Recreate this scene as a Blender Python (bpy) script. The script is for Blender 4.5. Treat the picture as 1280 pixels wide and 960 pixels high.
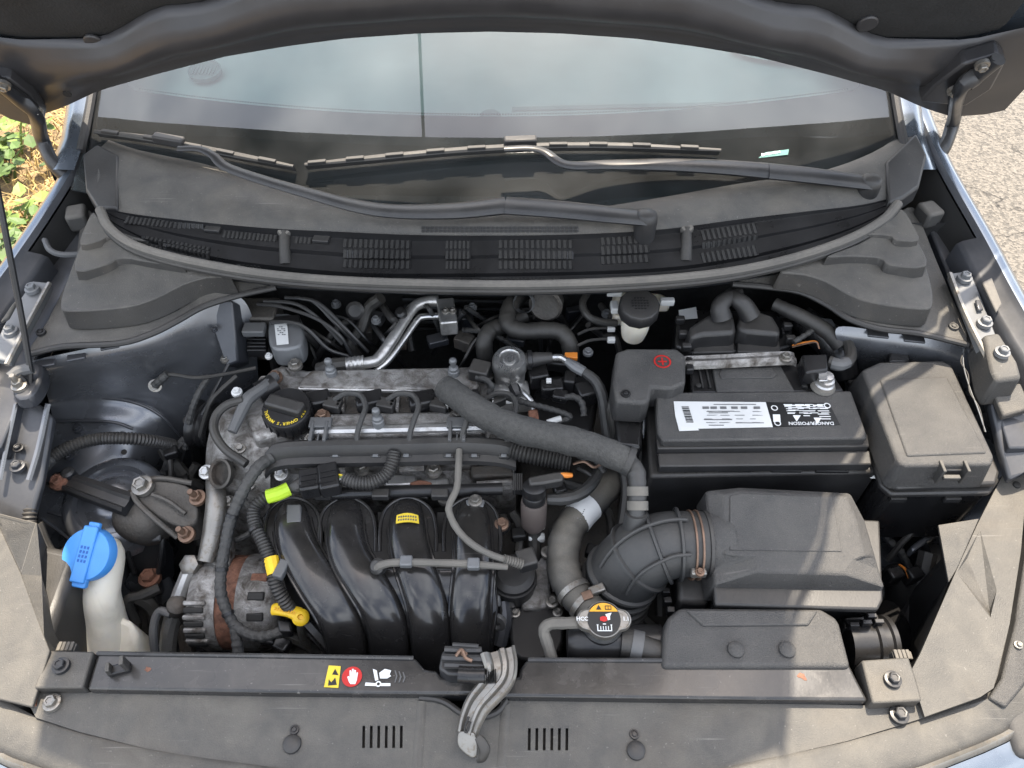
import bpy, bmesh, math, random
from mathutils import Vector, Matrix
from mathutils.geometry import tessellate_polygon
random.seed(11)
RAD = math.radians
for _o in list(bpy.data.objects):
    bpy.data.objects.remove(_o)
scene = bpy.context.scene
COL = scene.collection

# ---------------------------------------------------------------- camera
FPX = 961.0
PITCH = 50.0
CAM = Vector((0.03, -0.34, 1.70))
cd = bpy.data.cameras.new('camera')
cd.sensor_width = 36.0
cd.lens = FPX / 1280.0 * 36.0
cd.clip_start = 0.02
cd.clip_end = 400
cam = bpy.data.objects.new('camera', cd)
cam.location = CAM
cam.rotation_euler = (RAD(90 - PITCH), 0, 0)
COL.objects.link(cam)
scene.camera = cam

# ---------------------------------------------------------------- sky, sun, exposure
SUN_EL, SUN_AZ = 70.0, 11.0          # azimuth from +y (behind the car) towards +x
w = bpy.data.worlds.new('World')
scene.world = w
w.use_nodes = True
nt = w.node_tree
nt.nodes.clear()
sky = nt.nodes.new('ShaderNodeTexSky')
sky.sky_type = 'NISHITA'
sky.sun_disc = False
sky.sun_elevation = RAD(SUN_EL)
sky.sun_rotation = RAD(SUN_AZ)
sky.air_density = 1.0
sky.dust_density = 3.0
sky.ozone_density = 1.0
# broken white cloud over the blue, all round the dome
tc = nt.nodes.new('ShaderNodeTexCoord')
cn = nt.nodes.new('ShaderNodeTexNoise')
cn.inputs['Scale'].default_value = 2.6
cn.inputs['Detail'].default_value = 7
cn.inputs['Distortion'].default_value = 0.8
cr = nt.nodes.new('ShaderNodeValToRGB')
cr.color_ramp.elements[0].position = 0.40
cr.color_ramp.elements[1].position = 0.68
cm = nt.nodes.new('ShaderNodeMixRGB')
cm.inputs['Color2'].default_value = (10.5, 10.9, 11.4, 1)
bg = nt.nodes.new('ShaderNodeBackground')
bg.inputs['Strength'].default_value = 0.15
wo = nt.nodes.new('ShaderNodeOutputWorld')
nt.links.new(tc.outputs['Generated'], cn.inputs['Vector'])
nt.links.new(cn.outputs['Fac'], cr.inputs['Fac'])
nt.links.new(cr.outputs['Color'], cm.inputs['Fac'])
nt.links.new(sky.outputs['Color'], cm.inputs['Color1'])
nt.links.new(cm.outputs['Color'], bg.inputs['Color'])
nt.links.new(bg.outputs['Background'], wo.inputs['Surface'])
sd = bpy.data.lights.new('sun', 'SUN')
sd.energy = 4.6
sd.angle = RAD(0.55)
sd.color = (1.0, 0.90, 0.76)
sun = bpy.data.objects.new('sun', sd)
_sv = Vector((math.sin(RAD(SUN_AZ)) * math.cos(RAD(SUN_EL)), math.cos(RAD(SUN_AZ)) * math.cos(RAD(SUN_EL)), math.sin(RAD(SUN_EL))))
sun.rotation_euler = (-_sv).to_track_quat('-Z', 'Y').to_euler()
sun.location = (0.5, 3, 6)
COL.objects.link(sun)
vs = scene.view_settings
vs.view_transform = 'Standard'
vs.look = 'None'
vs.gamma = 1
vs.exposure = 1.3
vs.use_curve_mapping = False

# ---------------------------------------------------------------- helpers
_F = Vector((0, math.cos(RAD(PITCH)), -math.sin(RAD(PITCH))))
_U = Vector((0, math.sin(RAD(PITCH)), math.cos(RAD(PITCH))))
_R = Vector((1, 0, 0))
V = Vector
UP = V((0, 0, 1))


def ray(px, py):
    return _F + _R * ((px - 640) / FPX) + _U * ((480 - py) / FPX)


def P(px, py, z):
    d = ray(px, py)
    return CAM + d * ((z - CAM.z) / d.z)


def Y(px, py, y):
    d = ray(px, py)
    return CAM + d * ((y - CAM.y) / d.y)


def PP(lst, z=None):
    return [P(p[0], p[1], p[2] if len(p) > 2 else z) for p in lst]


def pxm(px, py, z):
    """metres per photo pixel at that point"""
    return (P(px, py, z) - CAM).dot(_F) / FPX


def crom(p, n=6, closed=False):
    if len(p) < 3:
        return [p[0].lerp(p[-1], i / n) for i in range(n + 1)]
    out = []
    m = len(p)
    rng = m if closed else m - 1
    for i in range(rng):
        if closed:
            a, b, c, d = p[(i - 1) % m], p[i], p[(i + 1) % m], p[(i + 2) % m]
        else:
            b, c = p[i], p[i + 1]
            a = p[i - 1] if i else b * 2 - c
            d = p[i + 2] if i + 2 < m else c * 2 - b
        for k in range(n):
            t = k / n
            out.append(0.5 * ((2 * b) + (c - a) * t + (2 * a - 5 * b + 4 * c - d) * t * t + (3 * b - a - 3 * c + d) * t ** 3))
    if not closed:
        out.append(p[-1].copy())
    return out


def smooth_poly(pts, n=5):
    return crom(pts, n, closed=True)


def frame(axis):
    a = axis.normalized()
    h = V((1, 0, 0)) if abs(a.x) < 0.8 else V((0, 1, 0))
    x = (h - a * h.dot(a)).normalized()
    return x, a.cross(x), a


class MB:
    def __init__(self):
        self.v, self.f = [], []

    def add(self, vs, fs):
        o = len(self.v)
        self.v += [V(q) for q in vs]
        self.f += [tuple(i + o for i in q) for q in fs]
        return self

    def loft(self, rows, ring=False, cap=False):
        n = len(rows[0])
        fs = []
        for i in range(len(rows) - 1):
            for j in range(n if ring else n - 1):
                k = (j + 1) % n
                fs.append((i * n + j, i * n + k, (i + 1) * n + k, (i + 1) * n + j))
        if cap:
            fs.append(tuple(range(n - 1, -1, -1)))
            fs.append(tuple((len(rows) - 1) * n + j for j in range(n)))
        return self.add([q for r in rows for q in r], fs)

    def slab(self, top, down=0.02, grow=0.0, holes=()):
        """polygon with thickness; down = metres or a vector; grow = outward spread of the foot"""
        dv = V((0, 0, -down)) if isinstance(down, (int, float)) else V(down)
        c = sum(top, V((0, 0, 0))) / len(top)

        def foot(q):
            g = V((q.x - c.x, q.y - c.y, 0))
            if grow and g.length > 1e-6:
                g = g.normalized() * grow
                return q + dv + g
            return q + dv
        if not holes:
            return self.loft([[foot(q) for q in top], list(top)], True, True)
        loops = [list(top)] + [list(h) for h in holes]
        allv = [q for l in loops for q in l]
        n = len(allv)
        tris = tessellate_polygon([[V((q.x, q.y, 0)) for q in l] for l in loops])
        fs = [tuple(t) for t in tris] + [tuple(i + n for i in reversed(t)) for t in tris]
        o = 0
        for l in loops:
            m = len(l)
            for j in range(m):
                k = (j + 1) % m
                fs.append((o + j, o + k, n + o + k, n + o + j))
            o += m
        return self.add(allv + [q + dv for q in allv], fs)

    def box(self, c, s, x=None, y=None):
        """c centre, s full sizes; x,y axis directions"""
        if x is None:
            x, y = V((1, 0, 0)), V((0, 1, 0))
        x = x.normalized()
        if y is None:
            y = UP.cross(x)
        y = (y - x * y.dot(x)).normalized()
        z = x.cross(y)
        q = []
        for dz in (-.5, .5):
            for dx, dy in ((-.5, -.5), (.5, -.5), (.5, .5), (-.5, .5)):
                q.append(c + x * (dx * s[0]) + y * (dy * s[1]) + z * (dz * s[2]))
        return self.add(q, [(3, 2, 1, 0), (4, 5, 6, 7), (0, 1, 5, 4), (1, 2, 6, 5), (2, 3, 7, 6), (3, 0, 4, 7)])

    def lathe(self, c, axis, prof, seg=24, cap=True, phase=0.0):
        x, y, a = frame(axis)
        rows = []
        for r, h in prof:
            rows.append([c + a * h + (x * math.cos(phase + 2 * math.pi * k / seg) + y * math.sin(phase + 2 * math.pi * k / seg)) * max(r, 1e-5) for k in range(seg)])
        return self.loft(rows, True, cap)

    def tube(self, path, r, seg=12, n=6, cap=True, pitch=0, amp=0.0, flat=1.0, up=None, sq=2.0, wob=0.0):
        """path of world points; r number or list per point; pitch/amp = corrugation"""
        rs = r if isinstance(r, (list, tuple)) else [r] * len(path)
        pp = crom(path, n) if n > 1 else [q.copy() for q in path]
        if n > 1:
            m = len(path)
            rr = []
            if m < 3:
                rr = [rs[0] + (rs[-1] - rs[0]) * i / (len(pp) - 1) for i in range(len(pp))]
            else:
                for i in range(m - 1):
                    for k in range(n):
                        t = k / n
                        rr.append(rs[i] * (1 - t) + rs[i + 1] * t)
                rr.append(rs[-1])
        else:
            rr = list(rs)
        if wob:
            ph = random.uniform(0, 6)
            rr = [a * (1 + wob * (math.sin(i * 1.9 + ph) * .6 + math.sin(i * .83 + ph * 2) * .4)) for i, a in enumerate(rr)]
        if pitch:
            q2, r2 = [], []
            acc = 0.0
            L = [0]
            for i in range(1, len(pp)):
                L.append(L[-1] + (pp[i] - pp[i - 1]).length)
            tot = L[-1]
            cnt = max(4, int(tot / pitch) * 4)
            j = 0
            for i in range(cnt + 1):
                s = tot * i / cnt
                while j < len(L) - 2 and L[j + 1] < s:
                    j += 1
                t = (s - L[j]) / max(1e-9, L[j + 1] - L[j])
                q2.append(pp[j].lerp(pp[j + 1], min(1, t)))
                r2.append((rr[j] * (1 - t) + rr[j + 1] * t) + amp * (1, 0.3, -1, 0.3)[i % 4])
            pp, rr = q2, r2
        rows = []
        px_ = None
        for i, q in enumerate(pp):
            a = pp[max(0, i - 1)]
            b = pp[min(len(pp) - 1, i + 1)]
            tdir = (b - a)
            if tdir.length < 1e-9:
                tdir = V((0, 0, 1))
            tdir.normalize()
            if up is not None:
                x = tdir.cross(up)
                x.normalize()
            elif px_ is None:
                x, _, _ = frame(tdir)
            else:
                x = px_ - tdir * px_.dot(tdir)
                if x.length < 1e-6:
                    x, _, _ = frame(tdir)
                x.normalize()
            px_ = x
            y = tdir.cross(x)
            ring = []
            for k in range(seg):
                ca, sa = math.cos(2 * math.pi * k / seg), math.sin(2 * math.pi * k / seg)
                if sq != 2.0:
                    ca = math.copysign(abs(ca) ** (2 / sq), ca)
                    sa = math.copysign(abs(sa) ** (2 / sq), sa)
                ring.append(q + (x * ca + y * (flat * sa)) * rr[i])
            rows.append(ring)
        return self.loft(rows, True, cap)

    def text(self, s, o, xd, yd, size, align='CENTER', depth=0.0, bold=0.0):
        cu = bpy.data.curves.new('t', 'FONT')
        cu.body = s
        cu.size = 1.0
        cu.align_x = align
        cu.align_y = 'CENTER'
        cu.resolution_u = 2
        cu.offset = bold
        ob = bpy.data.objects.new('t', cu)
        COL.objects.link(ob)
        dg = bpy.context.evaluated_depsgraph_get()
        me = ob.evaluated_get(dg).to_mesh()
        vs = [o + xd * (q.co.x * size) + yd * (q.co.y * size) for q in me.vertices]
        fs = [tuple(p.vertices) for p in me.polygons]
        self.add(vs, fs)
        ob.evaluated_get(dg).to_mesh_clear()
        bpy.data.objects.remove(ob)
        bpy.data.curves.remove(cu)
        return self

    def mesh(self, name, mat, off, smooth=35, norm=True):
        me = bpy.data.meshes.new(name)
        me.from_pydata([q - off for q in self.v], [], self.f)
        if norm:
            bm = bmesh.new()
            bm.from_mesh(me)
            bmesh.ops.recalc_face_normals(bm, faces=bm.faces)
            bm.to_mesh(me)
            bm.free()
        if smooth:
            for p in me.polygons:
                p.use_smooth = True
            me.set_sharp_from_angle(angle=RAD(smooth))
        me.materials.append(mat)
        return me

    def build(self, name, mat, parent=None, bevel=0, seg=2, smooth=35, sub=0, label=None, cat=None, group=None, kind=None, norm=True):
        if parent is None:
            lo = V((min(q.x for q in self.v), min(q.y for q in self.v), min(q.z for q in self.v)))
            hi = V((max(q.x for q in self.v), max(q.y for q in self.v), max(q.z for q in self.v)))
            off = V(((lo.x + hi.x) / 2, (lo.y + hi.y) / 2, lo.z))
        else:
            off = WL[parent.name]
        me = self.mesh(name, mat, off, smooth if not sub else 180, norm)
        o = bpy.data.objects.new(name, me)
        COL.objects.link(o)
        if parent is None:
            o.location = off
        else:
            o.parent = parent
        WL[o.name] = off
        if sub:
            md = o.modifiers.new('sub', 'SUBSURF')
            md.levels = md.render_levels = sub
        if bevel:
            md = o.modifiers.new('bev', 'BEVEL')
            md.width = bevel
            md.segments = seg
            md.limit_method = 'ANGLE'
            md.angle_limit = RAD(30)
            md.harden_normals = False
        tag(o, label, cat, group, kind)
        return o


WL = {}


def tag(o, label=None, cat=None, group=None, kind=None):
    if label:
        o['label'] = label
    if cat:
        o['category'] = cat
    if group:
        o['group'] = group
    if kind:
        o['kind'] = kind
    return o


def thing(name, label, cat, loc, group=None):
    o = bpy.data.objects.new(name, None)
    o.empty_display_size = 0.05
    COL.objects.link(o)
    o.location = loc
    WL[o.name] = V(loc)
    return tag(o, label, cat, group)


_cache = {}


def inst(name, key, maker, mat, parent, loc, axis=UP, scale=1.0, spin=0.0, label=None):
    """a part that shares its mesh with its look-alikes; maker fills an MB round the origin, axis +z"""
    k = (key, mat.name)
    if k not in _cache:
        mb = MB()
        maker(mb)
        _cache[k] = mb.mesh(key, mat, V((0, 0, 0)))
    o = bpy.data.objects.new(name, _cache[k])
    COL.objects.link(o)
    x, y, a = frame(axis)
    m = Matrix((x, y, a)).transposed().to_4x4() @ Matrix.Rotation(spin, 4, 'Z')
    m = m @ Matrix.Scale(scale, 4)
    if parent is not None:
        o.parent = parent
        m.translation = V(loc) - WL[parent.name]
    else:
        m.translation = V(loc)
    o.matrix_basis = m
    WL[o.name] = V(loc)
    if label:
        o['label'] = label
    return o


def mk_bolt(mb):          # flanged hex head, 10 mm flange radius at scale 1
    mb.lathe(V((0, 0, 0)), UP, [(.010, -.004), (.010, .0015), (.0075, .0022), (.0072, .0022)], 20)
    mb.lathe(V((0, 0, 0)), UP, [(.0068, .002), (.0068, .0072), (.0058, .0082), (.0040, .0080), (.0036, .0068)], 6)


def mk_nut(mb):           # nut with a stud end through it
    mb.lathe(V((0, 0, 0)), UP, [(.011, -.004), (.011, .0016), (.008, .0025)], 18)
    mb.lathe(V((0, 0, 0)), UP, [(.0075, .002), (.0075, .010), (.0065, .011)], 6)
    mb.lathe(V((0, 0, 0)), UP, [(.0042, .010), (.0042, .022), (.0036, .023)], 12)


def mk_clip(mb):          # push clip: round dome head
    mb.lathe(V((0, 0, 0)), UP, [(.0100, -.003), (.0104, .0), (.0100, .002), (.0085, .0034), (.005, .0042), (.0005, .0045)], 24)


def mk_clip2(mb):         # push clip with sunk centre pin
    mb.lathe(V((0, 0, 0)), UP, [(.0085, -.003), (.0088, .0), (.0082, .002), (.0058, .0022), (.0052, .0008), (.0008, .0008)], 20)
    mb.lathe(V((0, 0, 0)), UP, [(.0040, .0), (.0040, .0028), (.0032, .0034), (.0003, .0034)], 16)


def mk_ball(mb):          # ball stud that held the engine cover
    mb.lathe(V((0, 0, 0)), UP, [(.0075, -.012), (.0075, -.001), (.0062, .0), (.0062, .004), (.0032, .006), (.0026, .011), (.0042, .0125), (.0052, .0155), (.0046, .019), (.0025, .0208), (.0003, .021)], 16)


def bolt(parent, px, py, z, m, scale=1.0, axis=UP, mk=mk_bolt, name='bolt', spin=None, label=None, lift=0.0):
    return inst(name, mk.__name__[3:], mk, m, parent, P(px, py, z) + axis.normalized() * lift, axis, scale, random.uniform(0, 1) if spin is None else spin, label)


def decal(parent, poly, z, m, name='label', n=None, lift=0.0006):
    mb = MB()
    if isinstance(poly[0], (tuple, list)):
        poly = PP(poly, z)
    mb.slab([q + UP * lift for q in poly], 0.0005)
    return mb.build(name, m, parent, smooth=0)

# ---------------------------------------------------------------- materials
def mk(name, col, rough=0.5, metal=0.0, var=0.25, vscale=18, dust=0.0, dustcol=(.30, .265, .215), dscale=9, bump=0.0, bscale=300,
       spot=0.0, spotcol=(.02, .015, .012), sscale=40, coat=0.0, trans=0.0, spec=0.5, ior=1.45, sss=0.0, aniso=0.0, spotrange=(.52, .68), scratch=0.0, scol=(.30, .28, .25)):
    m = bpy.data.materials.new(name)
    m.use_nodes = True
    t = m.node_tree
    b = t.nodes['Principled BSDF']
    L = t.links.new
    tc = t.nodes.new('ShaderNodeTexCoord')

    def noise(scale, detail=5, dist=0.0, rg=0.55):
        n = t.nodes.new('ShaderNodeTexNoise')
        n.inputs['Scale'].default_value = scale
        n.inputs['Detail'].default_value = detail
        n.inputs['Roughness'].default_value = rg
        n.inputs['Distortion'].default_value = dist
        L(tc.outputs['Object'], n.inputs['Vector'])
        return n

    def rng(sock, a, b_, c, d):
        r = t.nodes.new('ShaderNodeMapRange')
        r.inputs[1].default_value, r.inputs[2].default_value, r.inputs[3].default_value, r.inputs[4].default_value = a, b_, c, d
        L(sock, r.inputs[0])
        return r.outputs[0]

    def mix(f, a, b_):
        x = t.nodes.new('ShaderNodeMix')
        x.data_type = 'RGBA'
        if isinstance(f, float):
            x.inputs[0].default_value = f
        else:
            L(f, x.inputs[0])
        for s, k in ((a, 6), (b_, 7)):
            if isinstance(s, tuple):
                x.inputs[k].default_value = (*s[:3], 1)
            else:
                L(s, x.inputs[k])
        return x.outputs[2]

    def mul(a, b_, op='MULTIPLY'):
        x = t.nodes.new('ShaderNodeMath')
        x.operation = op
        x.use_clamp = True
        for i, s in enumerate((a, b_)):
            if isinstance(s, (int, float)):
                x.inputs[i].default_value = s
            else:
                L(s, x.inputs[i])
        return x.outputs[0]
    n1 = noise(vscale)
    lo = tuple(c * (1 - var) for c in col)
    hi = tuple(min(1, c * (1 + var)) for c in col)
    c = mix(rng(n1.outputs[0], .3, .7, 0, 1), lo, hi)
    rgh = rng(n1.outputs[0], .3, .7, max(.03, rough - .07), min(1, rough + .09))
    if spot:
        n2 = noise(sscale, 6, .6, .62)
        f = mul(rng(n2.outputs[0], spotrange[0], spotrange[1], 0, 1), spot)
        c = mix(f, c, spotcol)
        rgh = mul(rgh, mul(f, .35), 'ADD')
    if dust:
        n3 = noise(dscale, 6, .4, .6)
        n4 = noise(dscale * 22, 4, 0, .6)
        g = t.nodes.new('ShaderNodeNewGeometry')
        sp = t.nodes.new('ShaderNodeSeparateXYZ')
        L(g.outputs['Normal'], sp.inputs[0])
        upf = rng(sp.outputs[2], .0, .95, .10, 1)
        f = mul(mul(rng(n3.outputs[0], .28, .72, .38, 1), rng(n4.outputs[0], .25, .75, .7, 1)), mul(upf, dust))
        c = mix(f, c, dustcol)
        rgh = mul(rgh, mul(f, .4), 'ADD')
        if coat:
            L(rng(f, 0, .5, coat, 0), b.inputs['Coat Weight'])
    if scratch:
        tot = None
        for rot, sc_ in ((.5, (7, 260, 60)), (2.2, (9, 330, 60)), (1.3, (14, 420, 60))):
            mp = t.nodes.new('ShaderNodeMapping')
            mp.inputs['Rotation'].default_value = (0, 0, rot)
            mp.inputs['Scale'].default_value = sc_
            L(tc.outputs['Object'], mp.inputs['Vector'])
            ns = t.nodes.new('ShaderNodeTexNoise')
            ns.inputs['Scale'].default_value = 1.0
            ns.inputs['Detail'].default_value = 2
            L(mp.outputs[0], ns.inputs['Vector'])
            f = rng(ns.outputs[0], .70, .76, 0, 1)
            tot = f if tot is None else mul(tot, f, 'ADD')
        n6 = noise(11, 3)
        f = mul(mul(tot, rng(n6.outputs[0], .45, .65, 0, 1)), scratch)
        c = mix(f, c, scol)
        n7 = noise(260, 2)
        f = mul(rng(n7.outputs[0], .70, .74, 0, 1), scratch)
        c = mix(f, c, scol)
    L(c, b.inputs['Base Color'])
    L(rgh, b.inputs['Roughness'])
    b.inputs['Metallic'].default_value = metal
    b.inputs['Specular IOR Level'].default_value = spec
    b.inputs['IOR'].default_value = ior
    if coat and not dust:
        b.inputs['Coat Weight'].default_value = coat
    b.inputs['Coat Roughness'].default_value = 0.08
    if trans:
        b.inputs['Transmission Weight'].default_value = trans
    if sss:
        b.inputs['Subsurface Weight'].default_value = sss
        b.inputs['Subsurface Radius'].default_value = (.01, .008, .005)
    if bump:
        nb = noise(bscale, 3)
        bp = t.nodes.new('ShaderNodeBump')
        bp.inputs['Strength'].default_value = bump
        bp.inputs['Distance'].default_value = 0.002
        L(nb.outputs[0], bp.inputs['Height'])
        L(bp.outputs[0], b.inputs['Normal'])
    return m


M = {}
M['plastic'] = mk('black_plastic', (.018, .018, .019), .42, dust=.17, bump=.12, bscale=500)
M['plastic_clean'] = mk('clean_black_plastic', (.011, .011, .012), .30, dust=.06, var=.2)
M['cover'] = mk('dusty_cover_plastic', (.034, .033, .032), .48, var=.15, dust=.62, dscale=26, bump=.4, bscale=650, dustcol=(.185, .168, .140), spot=.22, spotcol=(.16, .13, .095), sscale=7, scratch=.28)
M['lid'] = mk('grained_lid_plastic', (.028, .028, .029), .44, var=.12, dust=.36, dscale=20, bump=.8, bscale=800, dustcol=(.23, .212, .185), spot=.5, spotcol=(.105, .098, .088), sscale=900, spotrange=(.5, .62), scratch=.22)
M['strip'] = mk('painted_strip', (.012, .0125, .014), .22, dust=.15, dscale=30, scratch=.35, bump=.05, spot=.3, spotcol=(.09, .08, .075), sscale=30, spotrange=(.55, .72), coat=.3)
M['gloss'] = mk('manifold_plastic', (.009, .009, .010), .19, dust=.10, dscale=30, var=.3, scratch=.12, coat=.35, bump=.05, bscale=90, spot=.25, spotcol=(.075, .05, .03), sscale=16, spotrange=(.6, .8))
M['frit'] = mk('black_glass_edge', (.006, .006, .007), .4, var=.1)
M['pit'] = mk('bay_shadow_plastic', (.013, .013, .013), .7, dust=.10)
M['bay'] = mk('bay_paint', (.17, .176, .19), .24, metal=.65, var=.15, scratch=.4, dust=.22, coat=.4, dustcol=(.22, .21, .19))
M['bay_dark'] = mk('bay_dark_paint', (.045, .049, .058), .36, metal=.4, var=.2, dust=.20, coat=.2)
M['paint'] = mk('silver_blue_paint', (.17, .198, .232), .25, metal=.75, var=.05, coat=.8, dust=.10, dustcol=(.4, .38, .35))
M['hood_in'] = mk('hood_inner_paint', (.050, .048, .049), .42, metal=.35, var=.12, dust=.0, coat=.15, spot=.25, spotcol=(.10, .09, .08), sscale=90, spotrange=(.66, .72))
M['pad'] = mk('insulation_fabric', (.016, .016, .016), .95, bump=.6, bscale=260, var=.3)
M['alu'] = mk('cast_aluminium', (.36, .345, .325), .45, metal=.6, var=.35, bump=.6, bscale=420, scratch=.55, scol=(.06, .048, .036), spot=.9, spotcol=(.06, .047, .036), sscale=48, spotrange=(.40, .66), dust=.15, dscale=40)
M['alu2'] = mk('bright_aluminium', (.52, .505, .48), .34, metal=.75, var=.22, scratch=.4, scol=(.10, .08, .06), bump=.15, spot=.45, spotcol=(.12, .10, .085), sscale=60, spotrange=(.52, .7))
M['iron'] = mk('cast_iron', (.060, .056, .052), .55, metal=.35, var=.3, bump=.6, bscale=240, dust=.35, spot=.35, spotcol=(.10, .06, .04), sscale=24)
M['steel'] = mk('steel', (.58, .57, .55), .30, metal=.9, var=.2, spot=.3, spotcol=(.12, .09, .06), sscale=120)
M['zinc'] = mk('zinc_steel', (.27, .255, .23), .42, metal=.8, var=.25, spot=.5, spotcol=(.16, .11, .06), sscale=150)
M['black_steel'] = mk('black_steel', (.025, .027, .031), .34, metal=.4, var=.2, dust=.22)
M['rust'] = mk('rusty_steel', (.19, .088, .055), .8, var=.45, vscale=90, bump=.5, bscale=400, spot=.5, spotcol=(.06, .03, .02), sscale=80)
M['copper'] = mk('coppery_wire', (.21, .135, .095), .5, metal=.6, var=.3, vscale=60)
M['rubber'] = mk('rubber', (.017, .017, .017), .5, dust=.22, var=.25, bump=.1)
M['hose'] = mk('intake_rubber', (.028, .029, .030), .44, dust=.17, var=.2, bump=.15, bscale=500)
M['radhose'] = mk('radiator_hose_rubber', (.030, .030, .030), .5, dust=.5, dustcol=(.34, .30, .235), var=.2, dscale=26)
M['seal'] = mk('seal_rubber', (.050, .049, .047), .7, dust=.55, dustcol=(.36, .32, .265))
M['foam'] = mk('foam_sleeve', (.034, .034, .033), .95, bump=1.0, bscale=420, dust=.40, dustcol=(.24, .225, .2), var=.35, vscale=200)
M['tape'] = mk('cloth_tape', (.028, .029, .030), .6, bump=.5, bscale=320, dust=.2, var=.3, vscale=120)
M['conduit'] = mk('conduit', (.018, .018, .019), .42, dust=.22)
M['conduit_grey'] = mk('dusty_conduit', (.10, .095, .085), .65, dust=.5)
M['white'] = mk('cloudy_white_plastic', (.78, .72, .60), .42, var=.10, sss=.25, spot=.3, spotcol=(.32, .27, .19), sscale=20)
M['bluecap'] = mk('blue_plastic', (.055, .26, .66), .42, var=.10, dust=.10, dustcol=(.4, .42, .45))
M['yellow'] = mk('yellow_plastic', (.78, .50, .02), .42, var=.12, spot=.3, spotcol=(.3, .18, .03), sscale=60)
M['lime'] = mk('lime_tape', (.42, .62, .03), .5, var=.15)
M['red'] = mk('red_print', (.50, .022, .018), .5, var=.1)
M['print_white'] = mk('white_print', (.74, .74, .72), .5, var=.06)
M['print_black'] = mk('black_print', (.012, .012, .012), .4, var=.1)
M['print_yellow'] = mk('yellow_print', (.76, .55, .04), .5, var=.1)
M['paper'] = mk('label_paper', (.66, .655, .63), .5, var=.06, vscale=10, spot=.25, spotcol=(.42, .40, .36), sscale=14)
M['grey_plastic'] = mk('grey_plastic', (.075, .078, .082), .5, dust=.25, var=.15)
M['motor'] = mk('motor_grey', (.16, .165, .17), .45, metal=.3, var=.15, dust=.2)
M['dash'] = mk('dashboard_plastic', (.36, .37, .367), .8, var=.06)  # paler than the dark dash itself: veiling glare put into its colour
M['insul'] = mk('firewall_matting', (.020, .020, .020), .75, var=.4, vscale=60, bump=1.0, bscale=90, dust=.25)
M['dash_dark'] = mk('dashboard_slot', (.20, .21, .215), .7, var=.1)
M['ochre'] = mk('amber_print', (.72, .34, .02), .42, var=.08)
M['orange'] = mk('orange_plastic', (.62, .20, .03), .5, var=.1)
M['brownish'] = mk('brown_grey_plastic', (.085, .068, .062), .5, dust=.3, var=.15)


def ground_mat():
    m = bpy.data.materials.new('asphalt')
    m.use_nodes = True
    t = m.node_tree
    b = t.nodes['Principled BSDF']
    L = t.links.new
    tc = t.nodes.new('ShaderNodeTexCoord')
    n = t.nodes.new('ShaderNodeTexVoronoi')
    n.inputs['Scale'].default_value = 110
    L(tc.outputs['Object'], n.inputs['Vector'])
    r = t.nodes.new('ShaderNodeValToRGB')
    r.color_ramp.elements[0].color = (.075, .068, .058, 1)
    r.color_ramp.elements[1].color = (.175, .155, .128, 1)
    r.color_ramp.elements[1].position = .8
    sp = t.nodes.new('ShaderNodeSeparateColor')
    L(n.outputs['Color'], sp.inputs[0])
    L(sp.outputs[0], r.inputs['Fac'])
    v = t.nodes.new('ShaderNodeTexVoronoi')
    v.feature = 'DISTANCE_TO_EDGE'
    v.inputs['Scale'].default_value = 3.0
    nn = t.nodes.new('ShaderNodeTexNoise')
    nn.inputs['Scale'].default_value = 9
    nn.inputs['Detail'].default_value = 6
    mx = t.nodes.new('ShaderNodeMixRGB')
    mx.inputs[0].default_value = .16
    L(tc.outputs['Object'], nn.inputs['Vector'])
    L(tc.outputs['Object'], mx.inputs[1])
    L(nn.outputs['Color'], mx.inputs[2])
    L(mx.outputs[0], v.inputs['Vector'])
    r2 = t.nodes.new('ShaderNodeValToRGB')
    r2.color_ramp.elements[0].position = .002
    r2.color_ramp.elements[1].position = .016
    r2.color_ramp.elements[0].color = (.4, .4, .4, 1)
    L(v.outputs['Distance'], r2.inputs['Fac'])
    mm = t.nodes.new('ShaderNodeMixRGB')
    mm.blend_type = 'MULTIPLY'
    mm.inputs[0].default_value = 1
    L(r.outputs[0], mm.inputs[1])
    L(r2.outputs[0], mm.inputs[2])
    L(mm.outputs[0], b.inputs['Base Color'])
    b.inputs['Roughness'].default_value = .9
    bp = t.nodes.new('ShaderNodeBump')
    bp.inputs['Distance'].default_value = .01
    bp.inputs['Strength'].default_value = .6
    L(n.outputs['Distance'], bp.inputs['Height'])
    L(bp.outputs[0], b.inputs['Normal'])
    return m


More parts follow.
